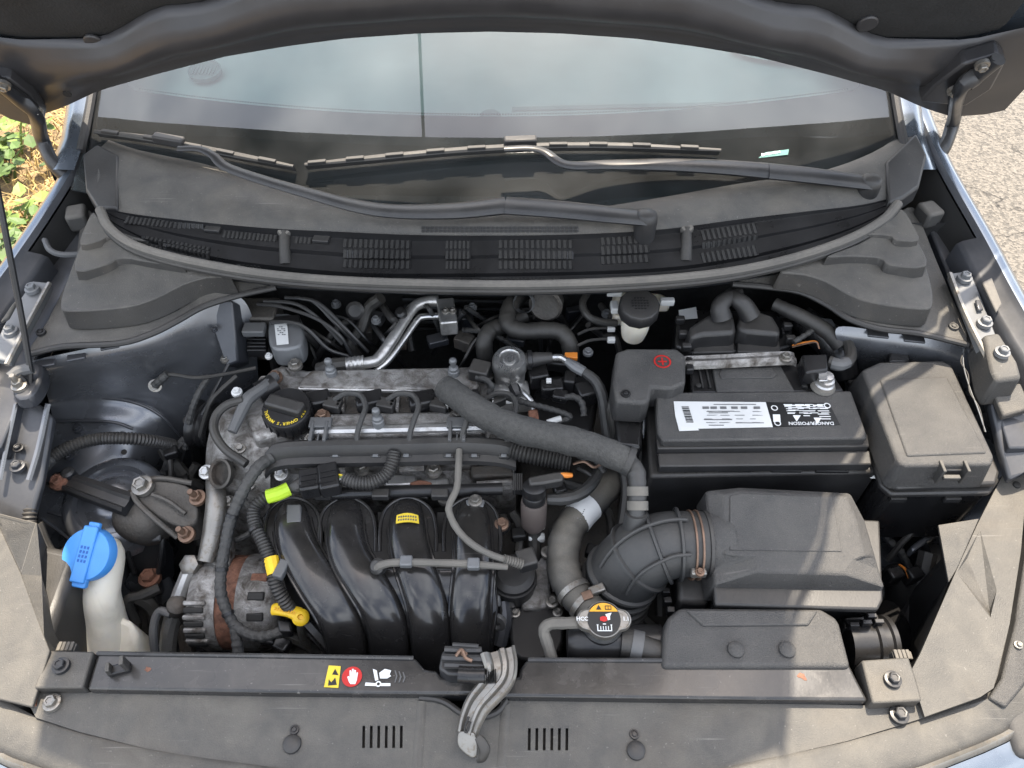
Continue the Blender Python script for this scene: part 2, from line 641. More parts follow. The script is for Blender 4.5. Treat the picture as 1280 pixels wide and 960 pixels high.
def glass_mat():
    m = bpy.data.materials.new('tinted_glass')
    m.use_nodes = True
    t = m.node_tree
    b = t.nodes['Principled BSDF']
    b.inputs['Base Color'].default_value = (.80, .93, .90, 1)
    b.inputs['Roughness'].default_value = 0.0
    b.inputs['IOR'].default_value = 1.62
    b.inputs['Transmission Weight'].default_value = 1.0
    # thin clear sheet: a straight-through pane with mirror reflection, faint dust film
    tr = t.nodes.new('ShaderNodeBsdfTransparent')
    tr.inputs[0].default_value = (.69, .91, .885, 1)
    gl = t.nodes.new('ShaderNodeBsdfGlossy')
    gl.inputs['Roughness'].default_value = .0
    gl.inputs['Color'].default_value = (1, 1, 1, 1)
    fr = t.nodes.new('ShaderNodeFresnel')
    fr.inputs[0].default_value = 1.85
    mxs = t.nodes.new('ShaderNodeMixShader')
    t.links.new(fr.outputs[0], mxs.inputs[0])
    t.links.new(tr.outputs[0], mxs.inputs[1])
    t.links.new(gl.outputs[0], mxs.inputs[2])
    df = t.nodes.new('ShaderNodeBsdfDiffuse')
    df.inputs[0].default_value = (.62, .62, .60, 1)
    mx2 = t.nodes.new('ShaderNodeMixShader')
    nz = t.nodes.new('ShaderNodeTexNoise')
    nz.inputs['Scale'].default_value = 7
    nz.inputs['Detail'].default_value = 6
    tc = t.nodes.new('ShaderNodeTexCoord')
    t.links.new(tc.outputs['Object'], nz.inputs['Vector'])
    mr = t.nodes.new('ShaderNodeMapRange')
    mr.inputs[1].default_value, mr.inputs[2].default_value, mr.inputs[3].default_value, mr.inputs[4].default_value = .3, .75, .01, .06
    t.links.new(nz.outputs[0], mr.inputs[0])
    t.links.new(mr.outputs[0], mx2.inputs[0])
    t.links.new(mxs.outputs[0], mx2.inputs[1])
    t.links.new(df.outputs[0], mx2.inputs[2])
    t.links.new(mx2.outputs[0], t.nodes['Material Output'].inputs[0])
    return m


M['asphalt'] = ground_mat()
M['glass'] = glass_mat()
M['soil'] = mk('dry_soil', (.23, .16, .085), .95, var=.5, vscale=30, bump=.6, bscale=60)
M['straw'] = mk('dry_grass', (.42, .30, .12), .8, var=.4, vscale=3)
M['leaf'] = mk('green_leaf', (.17, .24, .05), .55, var=.45, vscale=6)
M['leaf2'] = mk('dark_green_leaf', (.08, .13, .03), .55, var=.45, vscale=6)

# ---------------------------------------------------------------- setting
mb = MB()
mb.add([(-60, -60, 0), (60, -60, 0), (60, 120, 0), (-60, 120, 0)], [(0, 1, 2, 3)])
g = mb.build('ground', M['asphalt'], kind='structure', smooth=0)
mb = MB()
rows = []
for i in range(41):
    y = -2 + 22 * i / 40
    e = -1.16 + 0.05 * math.sin(i * 1.7) + .03 * math.sin(i * 4.1)
    rows.append([V((e, y, .004)), V((e - .25, y, .02)), V((e - 1.5, y, .05 + .02 * math.sin(i))), V((-20, y, .05))])
mb.loft(rows)
mb.build('verge', M['soil'], kind='structure')
mb = MB()
rnd = random.Random(3)
for i in range(26000):
    y = rnd.uniform(.2, 6.5)
    x = -1.2 - abs(rnd.gauss(0, 1.1)) - .02 * y
    h = rnd.uniform(.03, .11)
    a = rnd.uniform(0, 6.28)
    ln = rnd.uniform(.3, 1.6)
    d = V((math.cos(a), math.sin(a), 0))
    s = V((-d.y, d.x, 0)) * rnd.uniform(.0015, .004)
    b = V((x, y, .01))
    m_ = b + d * h * ln * .5 + UP * h * .7
    t_ = b + d * h * ln + UP * h * rnd.uniform(.3, .9)
    mb.add([b - s, b + s, m_ + s * .8, m_ - s * .8, t_], [(0, 1, 2, 3), (3, 2, 4)])
o = mb.build('dry_grass', M['straw'], kind='stuff', smooth=0, norm=False)
tag(o, 'dry straw coloured grass covering the roadside verge', 'grass')


def weed(x, y, h, n, mat, label):
    t = thing('leafy_weed', label, 'plant', (x, y, .0))
    for j in range(3):
        st, lf = MB(), MB()
        a = j * 2.1 + rnd.uniform(0, 1)
        tip = V((x + math.cos(a) * h * .5, y + math.sin(a) * h * .5, h * rnd.uniform(.7, 1)))
        st.tube([V((x, y, 0)), V((x, y, 0)).lerp(tip, .5) + UP * h * .15, tip], [.006, .004, .002], 6, 4)
        st.build('stem', mat, t)
        for k in range(n):
            f = .2 + .8 * rnd.random()
            c = V((x, y, 0)).lerp(tip, f) + V((rnd.gauss(0, h * .22), rnd.gauss(0, h * .22), rnd.gauss(h * .1, h * .08)))
            c.z = max(.03, c.z)
            a2 = rnd.uniform(0, 6.28)
            d = V((math.cos(a2), math.sin(a2), rnd.uniform(-.5, .3))).normalized()
            s = V((-d.y, d.x, rnd.uniform(-.3, .3)))
            L_ = rnd.uniform(.035, .075)
            lf.add([c - d * L_ * .5, c - d * L_ * .15 + s * L_ * .32, c + d * L_ * .25 + s * L_ * .24, c + d * L_ * .6, c + d * L_ * .25 - s * L_ * .24, c - d * L_ * .15 - s * L_ * .32, c - UP * L_ * .12],
                   [(0, 1, 6), (1, 2, 6), (2, 3, 6), (3, 4, 6), (4, 5, 6), (5, 0, 6)])
        lf.build('foliage', mat, t, smooth=0, norm=False)


for (px, py, h, n, m_, lb) in (
        (12, 176, .24, 20, 'leaf', 'broad leaved yellow green weed standing in the dry grass'),
        (2, 206, .20, 14, 'leaf2', 'darker green weed growing low at the edge of the verge'),
        (14, 268, .14, 10, 'leaf', 'small light green weed on the verge beside the fender'),
        (8, 300, .14, 12, 'leaf2', 'small dark green weed on the verge beside the fender'),
        (88, 165, .08, 5, 'leaf', 'tiny green sprout among straw beside the windshield pillar')):
    q = P(px, py, .1)
    weed(q.x, q.y, h, n, M[m_], lb)

# overhead cable that the windshield mirrors
mb = MB()
cable = [V((-.82, y, 6.2 + .0012 * (y - 2) ** 2)) for y in range(-24, 42, 3)]
mb.tube(cable, .016, 6, 2)
mb.build('overhead_cable', M['rubber'], label='thin black utility cable strung above the car', cat='cable')

# ---------------------------------------------------------------- car body
car = thing('car_body', 'silver blue hatchback body shell around the open engine bay', 'car', (0, .9, 0))
WS = math.tan(RAD(31.2))


def ws_pt(x, t):
    """windshield sheet: x across, t metres back from the base curve"""
    k = x / .64
    return V((x * (1 - .10 * t), .662 + .085 * k * k + t, .982 + .018 * k * k + (WS * t if t > 0 else .30 * t) - .05 * t * t))


def grid(fn, us, ts):
    return [[fn(u, t) for u in us] for t in ts]


us = [-.655 + 1.31 * i / 40 for i in range(41)]
mb = MB()
mb.loft(grid(ws_pt, us, [-.085, -.06, -.03, 0] + [.9 * j / 20 for j in range(1, 21)]))
wsh = mb.build('windshield', M['glass'], car, smooth=180)
wsh['label'] = 'tinted windshield mirroring pale cloud above the dashboard'


def frit_top(x):
    k = abs(x) / .655
    return .102 + .0 * k + .045 * max(0, k - .86) * 8 if k < .97 else .9


# black printed border: bottom band and both sides, just under the glass
mb = MB()
N = 120
rows = [[], [], [], []]
xs = [-.655 + 1.31 * i / N for i in range(N + 1)]
for x in xs:
    k = abs(x) / .655
    top = .103 - .012 * k * k + (.0 if k < .9 else ((k - .9) / .1) ** 2.2 * .30)
    for j, t in enumerate((-.085, 0, top * .5, top)):
        rows[j].append(ws_pt(x, t) - V((0, -.002, .004)))
mb.loft(rows)
for s in (-1, 1):
    mb.loft([[ws_pt(s * .655, t) - V((0, 0, .004)) for t in (.0, .2, .4, .6, .9)], [ws_pt(s * (.60), t) - V((0, 0, .004)) for t in (.12, .25, .42, .62, .9)]])
# dotted fade of the border
for i in range(260):
    x = -.58 + 1.16 * i / 259
    k = abs(x) / .655
    c = ws_pt(x, .103 - .012 * k * k + .0035) - V((0, 0, .0038))
    mb.add([c + V((-.0014, -.0012, 0)), c + V((.0014, -.0012, 0)), c + V((.0014, .0014, .001)), c + V((-.0014, .0014, .001))], [(0, 1, 2, 3)])
mb.build('printed_border', M['frit'], wsh, smooth=180)
# inspection marks
mb = MB()
for i in range(9):
    c = ws_pt(-.585 + .007 * (i % 3), .165 + .012 * (i // 3)) + V((0, 0, .001))
    mb.box(c, (.004, .006, .0004))
mb.build('etched_mark', M['grey_plastic'], wsh, smooth=0)

# dashboard under the glass
mb = MB()


def dash_pt(x, t):
    k = x / .66
    return V((x, .70 + .07 * k * k + t, .968 + .05 * min(1, t / .12) * .6 + .012 * math.sin(min(1, t / .55) * 3.14) - .02 * k * k * max(0, 1 - t * 3)))


mb.loft(grid(dash_pt, [-.70 + 1.4 * i / 30 for i in range(31)], [0, .03, .06, .1, .15, .2, .26, .33, .4, .48, .52, .54]) +
        [[V((-.70 + 1.4 * i / 30, 1.30, .70)) for i in range(31)]])
dash = mb.build('dashboard', M['dash'], car, smooth=60)
for a, b, y0 in ((308, 584, 144), (640, 935, 136)):
    mb = MB()
    rows = [[], []]
    for i in range(25):
        f = i / 24
        px = a + (b - a) * f
        py = y0 + (3 if a < 600 else -7) * (f if a < 600 else f * f) - (2 * math.sin(3.14 * f))
        q = P(px, py, 1.008)
        rows[0].append(q + V((0, -.006, 0)))
        rows[1].append(q + V((0, .006, 0)))
    mb.loft(rows)
    mb2 = MB()
    for r_ in rows:
        mb2.tube([q + V((0, 0, .002)) for q in r_], .003, 6, 1)
    v_ = mb.build('defroster_vent', M['dash_dark'], dash, smooth=60)
mb = MB()
q = P(613, 146, 1.008)
mb.lathe(q, UP, [(.017, -.012), (.017, .003), (.014, .006), (.007, .007), (.0005, .0075)], 24)
mb.build('light_sensor', M['dash_dark'], dash)
mb = MB()
q = P(256, 88, 1.02)
mb.lathe(q, V((0, -.1, 1)), [(.028, -.006), (.029, .002), (.026, .003), (.025, .001), (.0005, .001)], 28)
for i in range(7):
    mb.box(q + V((-.018 + .006 * i, 0, .002)), (.002, .034, .002))
mb.build('speaker_grille', M['dash_dark'], dash)
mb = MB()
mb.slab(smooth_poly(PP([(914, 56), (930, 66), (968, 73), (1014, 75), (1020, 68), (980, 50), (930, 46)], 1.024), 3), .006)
mb.build('pale_patch', M['print_white'], dash, bevel=.002)  # white slab added to give the pale patch on the dashboard

# roof, pillars, cabin floor and rear bulkhead so the cabin closes
mb = MB()
mb.loft([[V((x, 1.5 + .9 * 0 + y, 1.47 - .02 * (x / .6) ** 2 + .03 * math.sin(y / 1.6 * 3.1))) for x in [-.60 + 1.2 * i / 10 for i in range(11)]] for y in (0, .3, .7, 1.1, 1.6)])
mb.build('roof', M['paint'], car, smooth=60)
for s in (-1, 1):
    mb = MB()
    rows = []
    for t in (-.06, 0, .1, .2, .35, .55, .75, .9):
        q = ws_pt(s * .66, t)
        rows.append([q + V((s * -.004, .004, .006)), q + V((s * .018, .0, .010)), q + V((s * .045, .02, -.004)), q + V((s * .075, .06, -.05)), q + V((s * .07, .09, -.30))])
    mb.loft(rows)
    mb.build('windshield_pillar', M['paint'], car, smooth=60)
    mb = MB()
    mb.tube([ws_pt(s * .655, t) + V((0, 0, .006)) for t in (-.02, .05, .15, .3, .5, .9)], .007, 8, 3)
    mb.build('pillar_trim', M['plastic'], car)
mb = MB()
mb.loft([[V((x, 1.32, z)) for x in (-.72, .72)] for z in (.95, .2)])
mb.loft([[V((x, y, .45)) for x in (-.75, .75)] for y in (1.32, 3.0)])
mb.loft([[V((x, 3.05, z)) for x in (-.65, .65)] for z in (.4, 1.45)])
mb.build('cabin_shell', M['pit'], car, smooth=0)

# fenders
ridge_r = [P(1143, 112, 1.035), P(1162, 160, 1.005), P(1184, 208, .985), P(1232, 292, .955), P(1284, 388, .93), V((.805, .22, .885)), V((.80, .05, .84)), V((.775, -.08, .79))]
ridge_l = [P(128, 118, 1.035), P(108, 160, 1.005), P(90, 205, .985), P(55, 262, .962), P(14, 322, .94), P(-40, 400, .92), V((-.765, .22, .885)), V((-.765, .05, .84)), V((-.745, -.08, .79))]
for s, rd in ((1, ridge_r), (-1, ridge_l)):
    pth = crom(rd, 5)
    rows = []
    for q in pth:
        rows.append([q + V((-s * .040, 0, -.075)), q + V((-s * .036, 0, -.020)), q + V((-s * .028, 0, -.014)), q + V((-s * .010, 0, -.008)), q + V((-s * .004, 0, -.001)),
                     q + V((s * .004, 0, 0)), q + V((s * .022, .0, -.012)), q + V((s * .05, 0, -.05)), q + V((s * .075, 0, -.14)), V((q.x + s * .085, q.y, .52))])
    mb = MB()
    mb.loft([r[4:] for r in rows])
    f = mb.build('fender', M['paint'], car, smooth=50)
    mb = MB()
    n_ = sum(1 for q in pth if q.y > .56)
    mb.loft([r[:5] for r in rows[n_ - 1:]])
    mb.build('fender_flange', M['bay_dark'], f, smooth=50)
    mb = MB()
    mb.loft([r[3:5] for r in rows[:n_]])
    mb.build('fender_lip', M['bay_dark'], f, smooth=50)
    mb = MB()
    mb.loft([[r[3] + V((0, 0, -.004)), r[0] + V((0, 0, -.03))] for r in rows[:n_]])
    mb.build('fender_gap_shade', M['pit'], f, smooth=50)  # black sheet painted in for the darkness of the open gap
    # door skin behind the fender so the flank goes on
    mb = MB()
    q = pth[0]
    mb.loft([[q + V((s * .0, 0, .0)), q + V((s * .07, 0, -.14)), V((q.x + s * .085, q.y, .35))],
             [q + V((s * .03, 1.6, .03)), q + V((s * .10, 1.6, -.14)), V((q.x + s * .11, q.y + 1.6, .35))]])
    mb.build('door', M['paint'], car)
    # wheel under the fender
    mb = MB()
    mb.lathe(V((s * .735, .40, .30)), V((1, 0, 0)), [(.19, -.09), (.28, -.095), (.30, -.07), (.30, .07), (.28, .095), (.19, .09)], 32, cap=False)
    wh = mb.build('wheel', M['rubber'], car)
    mb = MB()
    mb.lathe(V((s * .735, .40, .30)), V((1, 0, 0)), [(.19, -.085), (.17, -.02), (.17, .03), (.05, .05), (.19, .085)], 24)
    mb.build('rim', M['steel'], wh)

# inner apron rails (dark painted, below the fender lips)
ap_l = [(112, 175, .935), (122, 240, .925), (118, 275, .915), (95, 335, .90), (64, 402, .885), (46, 445, .875), (24, 500, .86), (0, 560, .84), (-70, 560, .84), (-60, 420, .87), (10, 330, .895), (70, 235, .92)]
ap_r = [(1152, 165, .935), (1148, 240, .925), (1160, 280, .915), (1190, 355, .90), (1212, 440, .88), (1235, 470, .87), (1262, 560, .85), (1340, 560, .84), (1330, 450, .87), (1262, 350, .895), (1205, 250, .92)]
for ap in (ap_l, ap_r):
    mb = MB()
    mb.slab(PP(ap), .03)
    mb.build('apron_rail', M['bay_dark'], car, bevel=.003)
# bay side walls below the rails, firewall, floor
mb = MB()
mb.loft([[V((x, .64, z)) for x in (-.72, -.3, 0, .3, .74)] for z in (.93, .8, .66, .35)])
fw = mb.build('firewall', M['insul'], car, smooth=0)
for k, (px, py) in enumerate(((444, 388), (498, 372))):
    pass
mb = MB()
for i in range(5):
    z = .772 - i * .018
    mb.tube([V((-.16, .632, z)), V((.0, .630, z - .004)), V((.10, .632, z - .004))], .004, 6, 3)
mb.build('firewall_rib', M['plastic_clean'], car)
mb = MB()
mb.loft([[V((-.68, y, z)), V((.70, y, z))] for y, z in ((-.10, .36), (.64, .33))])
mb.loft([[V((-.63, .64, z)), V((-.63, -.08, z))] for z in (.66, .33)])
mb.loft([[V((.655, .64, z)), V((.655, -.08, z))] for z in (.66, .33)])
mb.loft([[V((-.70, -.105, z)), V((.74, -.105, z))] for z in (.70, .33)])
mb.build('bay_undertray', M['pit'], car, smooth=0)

# underside crossbeam of cowl in front of firewall
mb = MB()
bm_rows = []
for px, py in ((250, 345), (330, 355), (450, 362), (620, 366), (760, 363), (880, 355), (960, 345)):
    q = P(px, py, .935)
    bm_rows.append([q, q + V((0, .03, -.035)), q + V((0, .12, -.03)), q + V((0, .2, .0))])
mb.loft(bm_rows)
mb.build('cowl_beam', M['bay_dark'], car)

# left inner fender panel with its ledges
rows_px = [
    [(30, 452, .875), (70, 444, .882), (120, 434, .888), (180, 416, .892), (232, 390, .892), (268, 374, .888), (300, 366, .88)],
    [(40, 463, .862), (75, 456, .868), (125, 448, .872), (185, 436, .872), (236, 414, .868), (272, 395, .862), (312, 385, .855)],
    [(50, 470, .845), (80, 464, .850), (128, 456, .853), (188, 446, .852), (238, 428, .845), (278, 420, .835), (320, 410, .82)],
    [(58, 490, .79), (88, 484, .79), (132, 480, .79), (190, 474, .785), (240, 470, .77), (282, 470, .75), (322, 460, .74)],
    [(62, 505, .755), (92, 500, .752), (135, 497, .750), (192, 500, .735), (244, 520, .70), (284, 520, .67), (325, 500, .65)],
    [(64, 514, .750), (95, 512, .748), (140, 511, .744), (188, 520, .725), (232, 545, .66), (278, 550, .60), (326, 540, .55)],
    [(66, 526, .747), (98, 524, .744), (142, 525, .740), (182, 536, .715), (222, 565, .64), (262, 585, .54), (320, 580, .46)],
    [(66, 536, .730), (98, 536, .728), (144, 540, .722), (180, 552, .700), (214, 580, .61), (250, 610, .50), (310, 620, .40)],
    [(60, 560, .722), (98, 560, .715), (144, 565, .705), (180, 580, .67), (208, 605, .58), (240, 640, .46), (300, 660, .37)],
    [(50, 620, .700), (90, 630, .69), (140, 640, .67), (180, 660, .62), (200, 690, .52), (230, 720, .42), (290, 740, .36)],
    [(45, 680, .66), (90, 700, .64), (140, 710, .60), (180, 730, .54), (200, 760, .46), (230, 780, .40), (290, 800, .35)],
    [(40, 760, .55), (90, 780, .52), (140, 790, .5), (180, 800, .46), (200, 820, .42), (230, 830, .38), (290, 840, .34)]]
mb = MB()
mb.loft([PP(r) for r in rows_px])
ip = mb.build('inner_fender_panel', M['bay'], car, sub=2)
ip['label'] = 'blue grey metallic inner fender panel beside the engine mount'
# punched tabs of the flange, wire stud
for px, py, z in ((60, 453, .872), (98, 445, .876), (140, 431, .884), (178, 414, .890)):
    mb = MB()
    a = P(px, py, z) + V((0, -.004, .003))
    mb.box(a, (.026, .014, .004), V((1, .25, .02)))
    mb.build('flange_tab', M['bay_dark'], ip, bevel=.0015)
# strut tower top plate rings
q = P(140, 622, .70)
mb = MB()
mb.lathe(q, V((.12, -.12, 1)), [(.080, -.05), (.074, -.012), (.066, -.006), (.057, -.005), (.052, -.011), (.043, -.009), (.037, -.001), (.026, .004), (.014, .005), (.0005, .005)], 40)
st = mb.build('strut_tower', M['bay'], car, smooth=50)
bolt(st, 97, 536, .735, M['bay_dark'], .7)
bolt(st, 86, 571, .725, M['bay_dark'], .7)
for pth in ([(66, 503, .757), (96, 499, .755), (138, 498, .752), (176, 506, .744), (204, 522, .722), (226, 545, .685)], [(68, 527, .7485), (100, 526, .746), (142, 528, .741), (166, 536, .730)], [(60, 640, .694), (92, 650, .684), (126, 668, .66), (150, 690, .635)], [(52, 648, .70), (84, 672, .672), (112, 700, .64), (134, 716, .61)]):
    mb = MB()
    mb.tube(PP(pth), .0026, 8, 5)
    mb.build('pressed_crease', M['bay_dark'], ip)
for px, py, z in ((98, 536, .7295), (155, 565, .705), (150, 545, .722), (208, 560, .665)):
    inst('panel_hole', 'drain', lambda m_: m_.lathe(V((0, 0, 0)), UP, [(.006, -.002), (.0062, .0004), (.0003, .0006)], 16), M['pit'], ip, P(px, py, z + .002), V((.1, -.25, 1)), .7)
# vertical bracket rising by the brake unit
mb = MB()
mb.slab(PP([(272, 372, .885), (290, 376, .885), (298, 452, .80), (282, 458, .80), (262, 400, .86)]), V((.006, .02, -.03)))
br = mb.build('body_bracket', M['bay_dark'], car, bevel=.003)
bolt(br, 281, 449, .806, M['zinc'], .7)
bolt(br, 268, 412, .855, M['bay_dark'], .5)

# right inner fender panel behind the fuse box
rows_px = [
    [(1040, 404, .885), (1085, 412, .885), (1140, 420, .882), (1195, 428, .878), (1225, 440, .87)],
    [(1046, 424, .868), (1088, 430, .868), (1140, 436, .866), (1192, 444, .862), (1222, 455, .855)],
    [(1050, 438, .84), (1090, 444, .84), (1140, 450, .84), (1195, 458, .84), (1232, 470, .83)],
    [(1056, 470, .74), (1092, 480, .74), (1140, 490, .74), (1205, 500, .75), (1250, 520, .76)],
    [(1060, 560, .62), (1100, 570, .62), (1150, 580, .64), (1215, 590, .68), (1260, 600, .70)],
    [(1060, 660, .60), (1100, 662, .62), (1140, 664, .64), (1200, 664, .66), (1250, 670, .68)],
    [(1070, 720, .48), (1100, 720, .5), (1150, 720, .52), (1190, 720, .54), (1230, 720, .58)]]
mb = MB()
mb.loft([PP(r) for r in rows_px])
ipr = mb.build('inner_fender_panel', M['bay'], car, sub=2)
ipr['label'] = 'blue grey metallic panel strip behind the fuse box'
for px, py, z in ((1095, 418, .880), (1140, 424, .878)):
    mb = MB()
    mb.box(P(px, py, z) + V((0, -.003, .004)), (.03, .014, .004), V((1, -.15, 0)))
    mb.build('flange_tab', M['bay_dark'], ipr, bevel=.0015)
mb = MB()
mb.slab(PP([(1112, 440), (1138, 440), (1138, 452), (1112, 452)], .85), .02)
mb.build('cable_clip', M['plastic_clean'], ipr, bevel=.003)
# chrome-like folded gusset low at right
mb = MB()
mb.slab(PP([(1138, 683), (1168, 660), (1172, 668), (1142, 690)], .66), .02)
mb.slab(PP([(1128, 670), (1150, 655), (1152, 660), (1133, 674)], .67), .02)
mb.build('gusset', M['bay'], car, bevel=.003)
mb = MB()
mb.lathe(P(1106, 688, .60), V((.1, -.4, 1)), [(.034, -.03), (.034, .0), (.028, .006), (.014, .008), (.012, .002), (.0005, .002)], 24)
mb.build('mount_cup', M['bay'], car)

# fender brackets with bolts
mb = MB()
mb.slab(PP([(40, 351, .925), (62, 353, .922), (60, 360, .92), (12, 452, .905), (-14, 446, .905), (8, 400, .915)]), .012)
bl = mb.build('hood_bumper_bracket', M['motor'], car, bevel=.002)
bolt(bl, 40, 361, .926, M['motor'], 1.0)
bolt(bl, 13, 413, .915, M['motor'], 1.0)
mb = MB()
mb.tube(PP([(62, 354, .925), (36, 402, .918), (8, 456, .91)]), .0035, 6, 3)
mb.build('bracket_flange', M['zinc'], bl)
mb = MB()
mb.slab(PP([(1187, 341, .925), (1213, 339, .925), (1222, 360, .922), (1252, 436, .905), (1236, 452, .905), (1226, 440, .908)]), .012)
brk = mb.build('hood_bumper_bracket', M['motor'], car, bevel=.002)
bolt(brk, 1206, 347, .928, M['motor'], 1.05)
bolt(brk, 1231, 403, .918, M['motor'], 1.05)
mb = MB()
mb.tube(PP([(1187, 342, .928), (1206, 392, .92), (1236, 452, .91)]), .004, 6, 3)
mb.build('bracket_flange', M['zinc'], brk)
mb = MB()
mb.slab(PP([(1219, 374, .924), (1225, 374, .924), (1230, 387, .922), (1223, 388, .922)]), .004)
mb.build('pressed_slot', M['bay_dark'], brk, bevel=.002)
mb = MB()
mb.slab(PP([(1230, 418, .925), (1249, 415, .925), (1272, 452, .918), (1278, 472, .915), (1246, 476, .915), (1240, 462, .918)]), .05, grow=.006)
rb = mb.build('fender_stay', M['cover'], car, bevel=.005)
bolt(rb, 1253, 440, .926, M['motor'], 1.0)
mb = MB()
mb.slab(PP([(1228, 352, .94), (1240, 346, .94), (1253, 380, .93), (1246, 390, .93)]), .006)
mb.build('fender_foam', M['seal'], car, bevel=.002)
mb = MB()
mb.slab(PP([(15, 380, .935), (24, 370, .935), (10, 396, .93), (0, 402, .93)]), .006)
mb.build('fender_foam', M['seal'], car, bevel=.002)

# dark posts of headlamp panel at left and right
mb = MB()
mb.slab(PP([(0, 500, .85), (22, 496, .855), (52, 505, .845), (66, 520, .835), (52, 600, .79), (36, 660, .76), (0, 660, .77), (-60, 600, .80)]), .015)
lp = mb.build('headlamp_panel', M['bay_dark'], car, bevel=.004)
mb = MB()
mb.tube(PP([(20, 505, .86), (8, 560, .83), (0, 600, .81)]), .003, 6, 4)
mb.tube(PP([(60, 505, .85), (48, 560, .82), (36, 600, .80)]), .004, 6, 4)
mb.build('panel_flange', M['bay'], lp)
bolt(lp, 23, 560, .823, M['plastic_clean'], .7)
bolt(lp, 22, 583, .81, M['bay_dark'], 1.0)
mb = MB()
mb.slab(PP([(1238, 500, .87), (1280, 488, .87), (1330, 560, .85), (1280, 590, .83), (1262, 600, .82), (1250, 560, .84)]), .015)
rp = mb.build('headlamp_panel', M['bay_dark'], car, bevel=.004)
mb = MB()
mb.slab(PP([(1240, 486, .885), (1276, 478, .885), (1290, 510, .875), (1255, 520, .875)]), .012)
mb.build('panel_step', M['cover'], rp, bevel=.003)

# front bumper skin: dark rubber lip, bright trim line and painted face
edge = [(-90, 838), (-40, 857), (0, 872), (45, 896), (100, 914), (180, 934), (260, 948), (360, 962), (480, 975), (640, 984), (800, 976), (900, 961), (985, 942), (1060, 925), (1130, 904), (1200, 880), (1226, 871), (1275, 845), (1330, 800)]
eb = [P(a, b, .742) for a, b in edge]
out = []
for i, q in enumerate(eb):
    a, b = eb[max(0, i - 1)], eb[min(len(eb) - 1, i + 1)]
    d = (b - a).normalized()
    out.append(V((d.y, -d.x, 0)))
wd = [.05, .05, .048, .046, .046, .046, .046, .046, .046, .046, .046, .046, .046, .046, .046, .044, .042, .04, .04]
mb = MB()
prof = lambda q, n, w: [q + V((0, 0, -.012)), q + V((0, 0, .0)), q + n * (w * .12) + V((0, 0, .004)), q + n * (w * .8) + V((0, 0, -.003)), q + n * w + V((0, 0, -.010)), q + n * (w + .001) + V((0, 0, -.03))]
mb.loft([prof(q, n, w) for q, n, w in zip(eb, out, wd)])
bump = thing('front_bumper', 'silver blue front bumper with dark lip along the grille cover', 'bumper', (0, -.15, .2))
mb.build('rubber_lip', M['cover'], bump, smooth=50)
mb = MB()
mb.loft([[q + n * (w - .001) + V((0, 0, -.010)), q + n * (w + .004) + V((0, 0, -.0065)), q + n * (w + .009) + V((0, 0, -.011)), q + n * (w + .009) + V((0, 0, -.02))] for q, n, w in zip(eb, out, wd)])
mb.build('trim_line', M['zinc'], bump, smooth=50)
mb = MB()
mb.loft([[q + n * (w + .010) + V((0, 0, -.014)), q + n * (w + .03) + V((0, 0, -.016)), q + n * (w + .06) + V((0, 0, -.035)), q + n * (w + .10) + V((0, 0, -.12)), q + n * (w + .11) + V((0, 0, -.35)), q + n * (w + .06) + V((0, 0, -.52))] for q, n, w in zip(eb, out, wd)])
mb.build('painted_skin', M['paint'], bump, smooth=60)

# ---------------------------------------------------------------- hood (open)
ALPHA = RAD(67)
HO = V((0, .785, 1.018))
HV = V((0, -math.cos(ALPHA), math.sin(ALPHA)))
HW = V((0, -math.sin(ALPHA), -math.cos(ALPHA)))
HU = V((1, 0, 0))


HT = [(0, 1.03), (.30, 1.02), (.44, .88), (.579, .74), (.78, .64), (.94, .575), (1.25, .53)]  # taper beyond the view, shaped to place the hood's shadow edges


def H(u, v, w_=0.0):
    return HO + HU * (u * interp(HT, v)) + HV * v + HW * w_


def interp(tab, x):
    if x <= tab[0][0]:
        return tab[0][1]
    for (a, b), (c, d) in zip(tab, tab[1:]):
        if x <= c:
            t = (x - a) / (c - a)
            t = t * t * (3 - 2 * t)
            return b + (d - b) * t
    return tab[-1][1]


V0 = [(0, .213), (.09, .210), (.19, .200), (.28, .183), (.365, .163), (.487, .120), (.58, .084), (.655, .042), (.71, .018), (.76, .022), (.82, .045)]


def v0(u):
    a = abs(u)
    for (p, q), (r, t) in zip(V0, V0[1:]):
        if a <= r:
            return q + (t - q) * (a - p) / (r - p)
    return V0[-1][1]


VP = [(0, .325), (.22, .305), (.40, .245), (.55, .182), (.64, .18), (.73, .205), (.82, .25)]


def vfront(u):
    return 1.22 - .10 * (abs(u) / .75) ** 2  # unseen front edge, length set by how far the hood's shadow reaches


us_h = [-.785 + 1.57 * i / 64 for i in range(65)]
hood = thing('hood', 'raised car hood showing its dark underside with insulation pad', 'hood', HO)
rows = []
for f, w_ in ((0, -.014), (0, -.002), (.02, .0), (.18, .0), (.30, .004), (.42, .016), (.55, .022), (.72, .021), (.86, .012), (.95, .003), (1.0, .0), (1.03, -.012)):
    rows.append([H(u, v0(u) + (interp(VP, abs(u)) - v0(u)) * f, w_ * (1.0 if abs(u) < .5 else max(.15, 1 - (abs(u) - .5) * 3.2)) + .012 * (1 - (u / .8) ** 2)) for u in us_h])
mb = MB()
mb.loft(rows)
hin = mb.build('inner_panel', M['hood_in'], hood, smooth=60)
rows = []
for f in [0, .02] + [i / 24 for i in range(1, 24)] + [.985, 1.0]:
    rows.append([H(u, interp(VP, abs(u)) + (vfront(u) - .06 - interp(VP, abs(u))) * f, (-.008 if 0 < f < 1 else -.014) + .012 * (1 - (u / .8) ** 2)) for u in us_h[4:-4]])
mb = MB()
mb.loft(rows)
mb.build('insulation_pad', M['pad'], hood, smooth=60)
mb = MB()
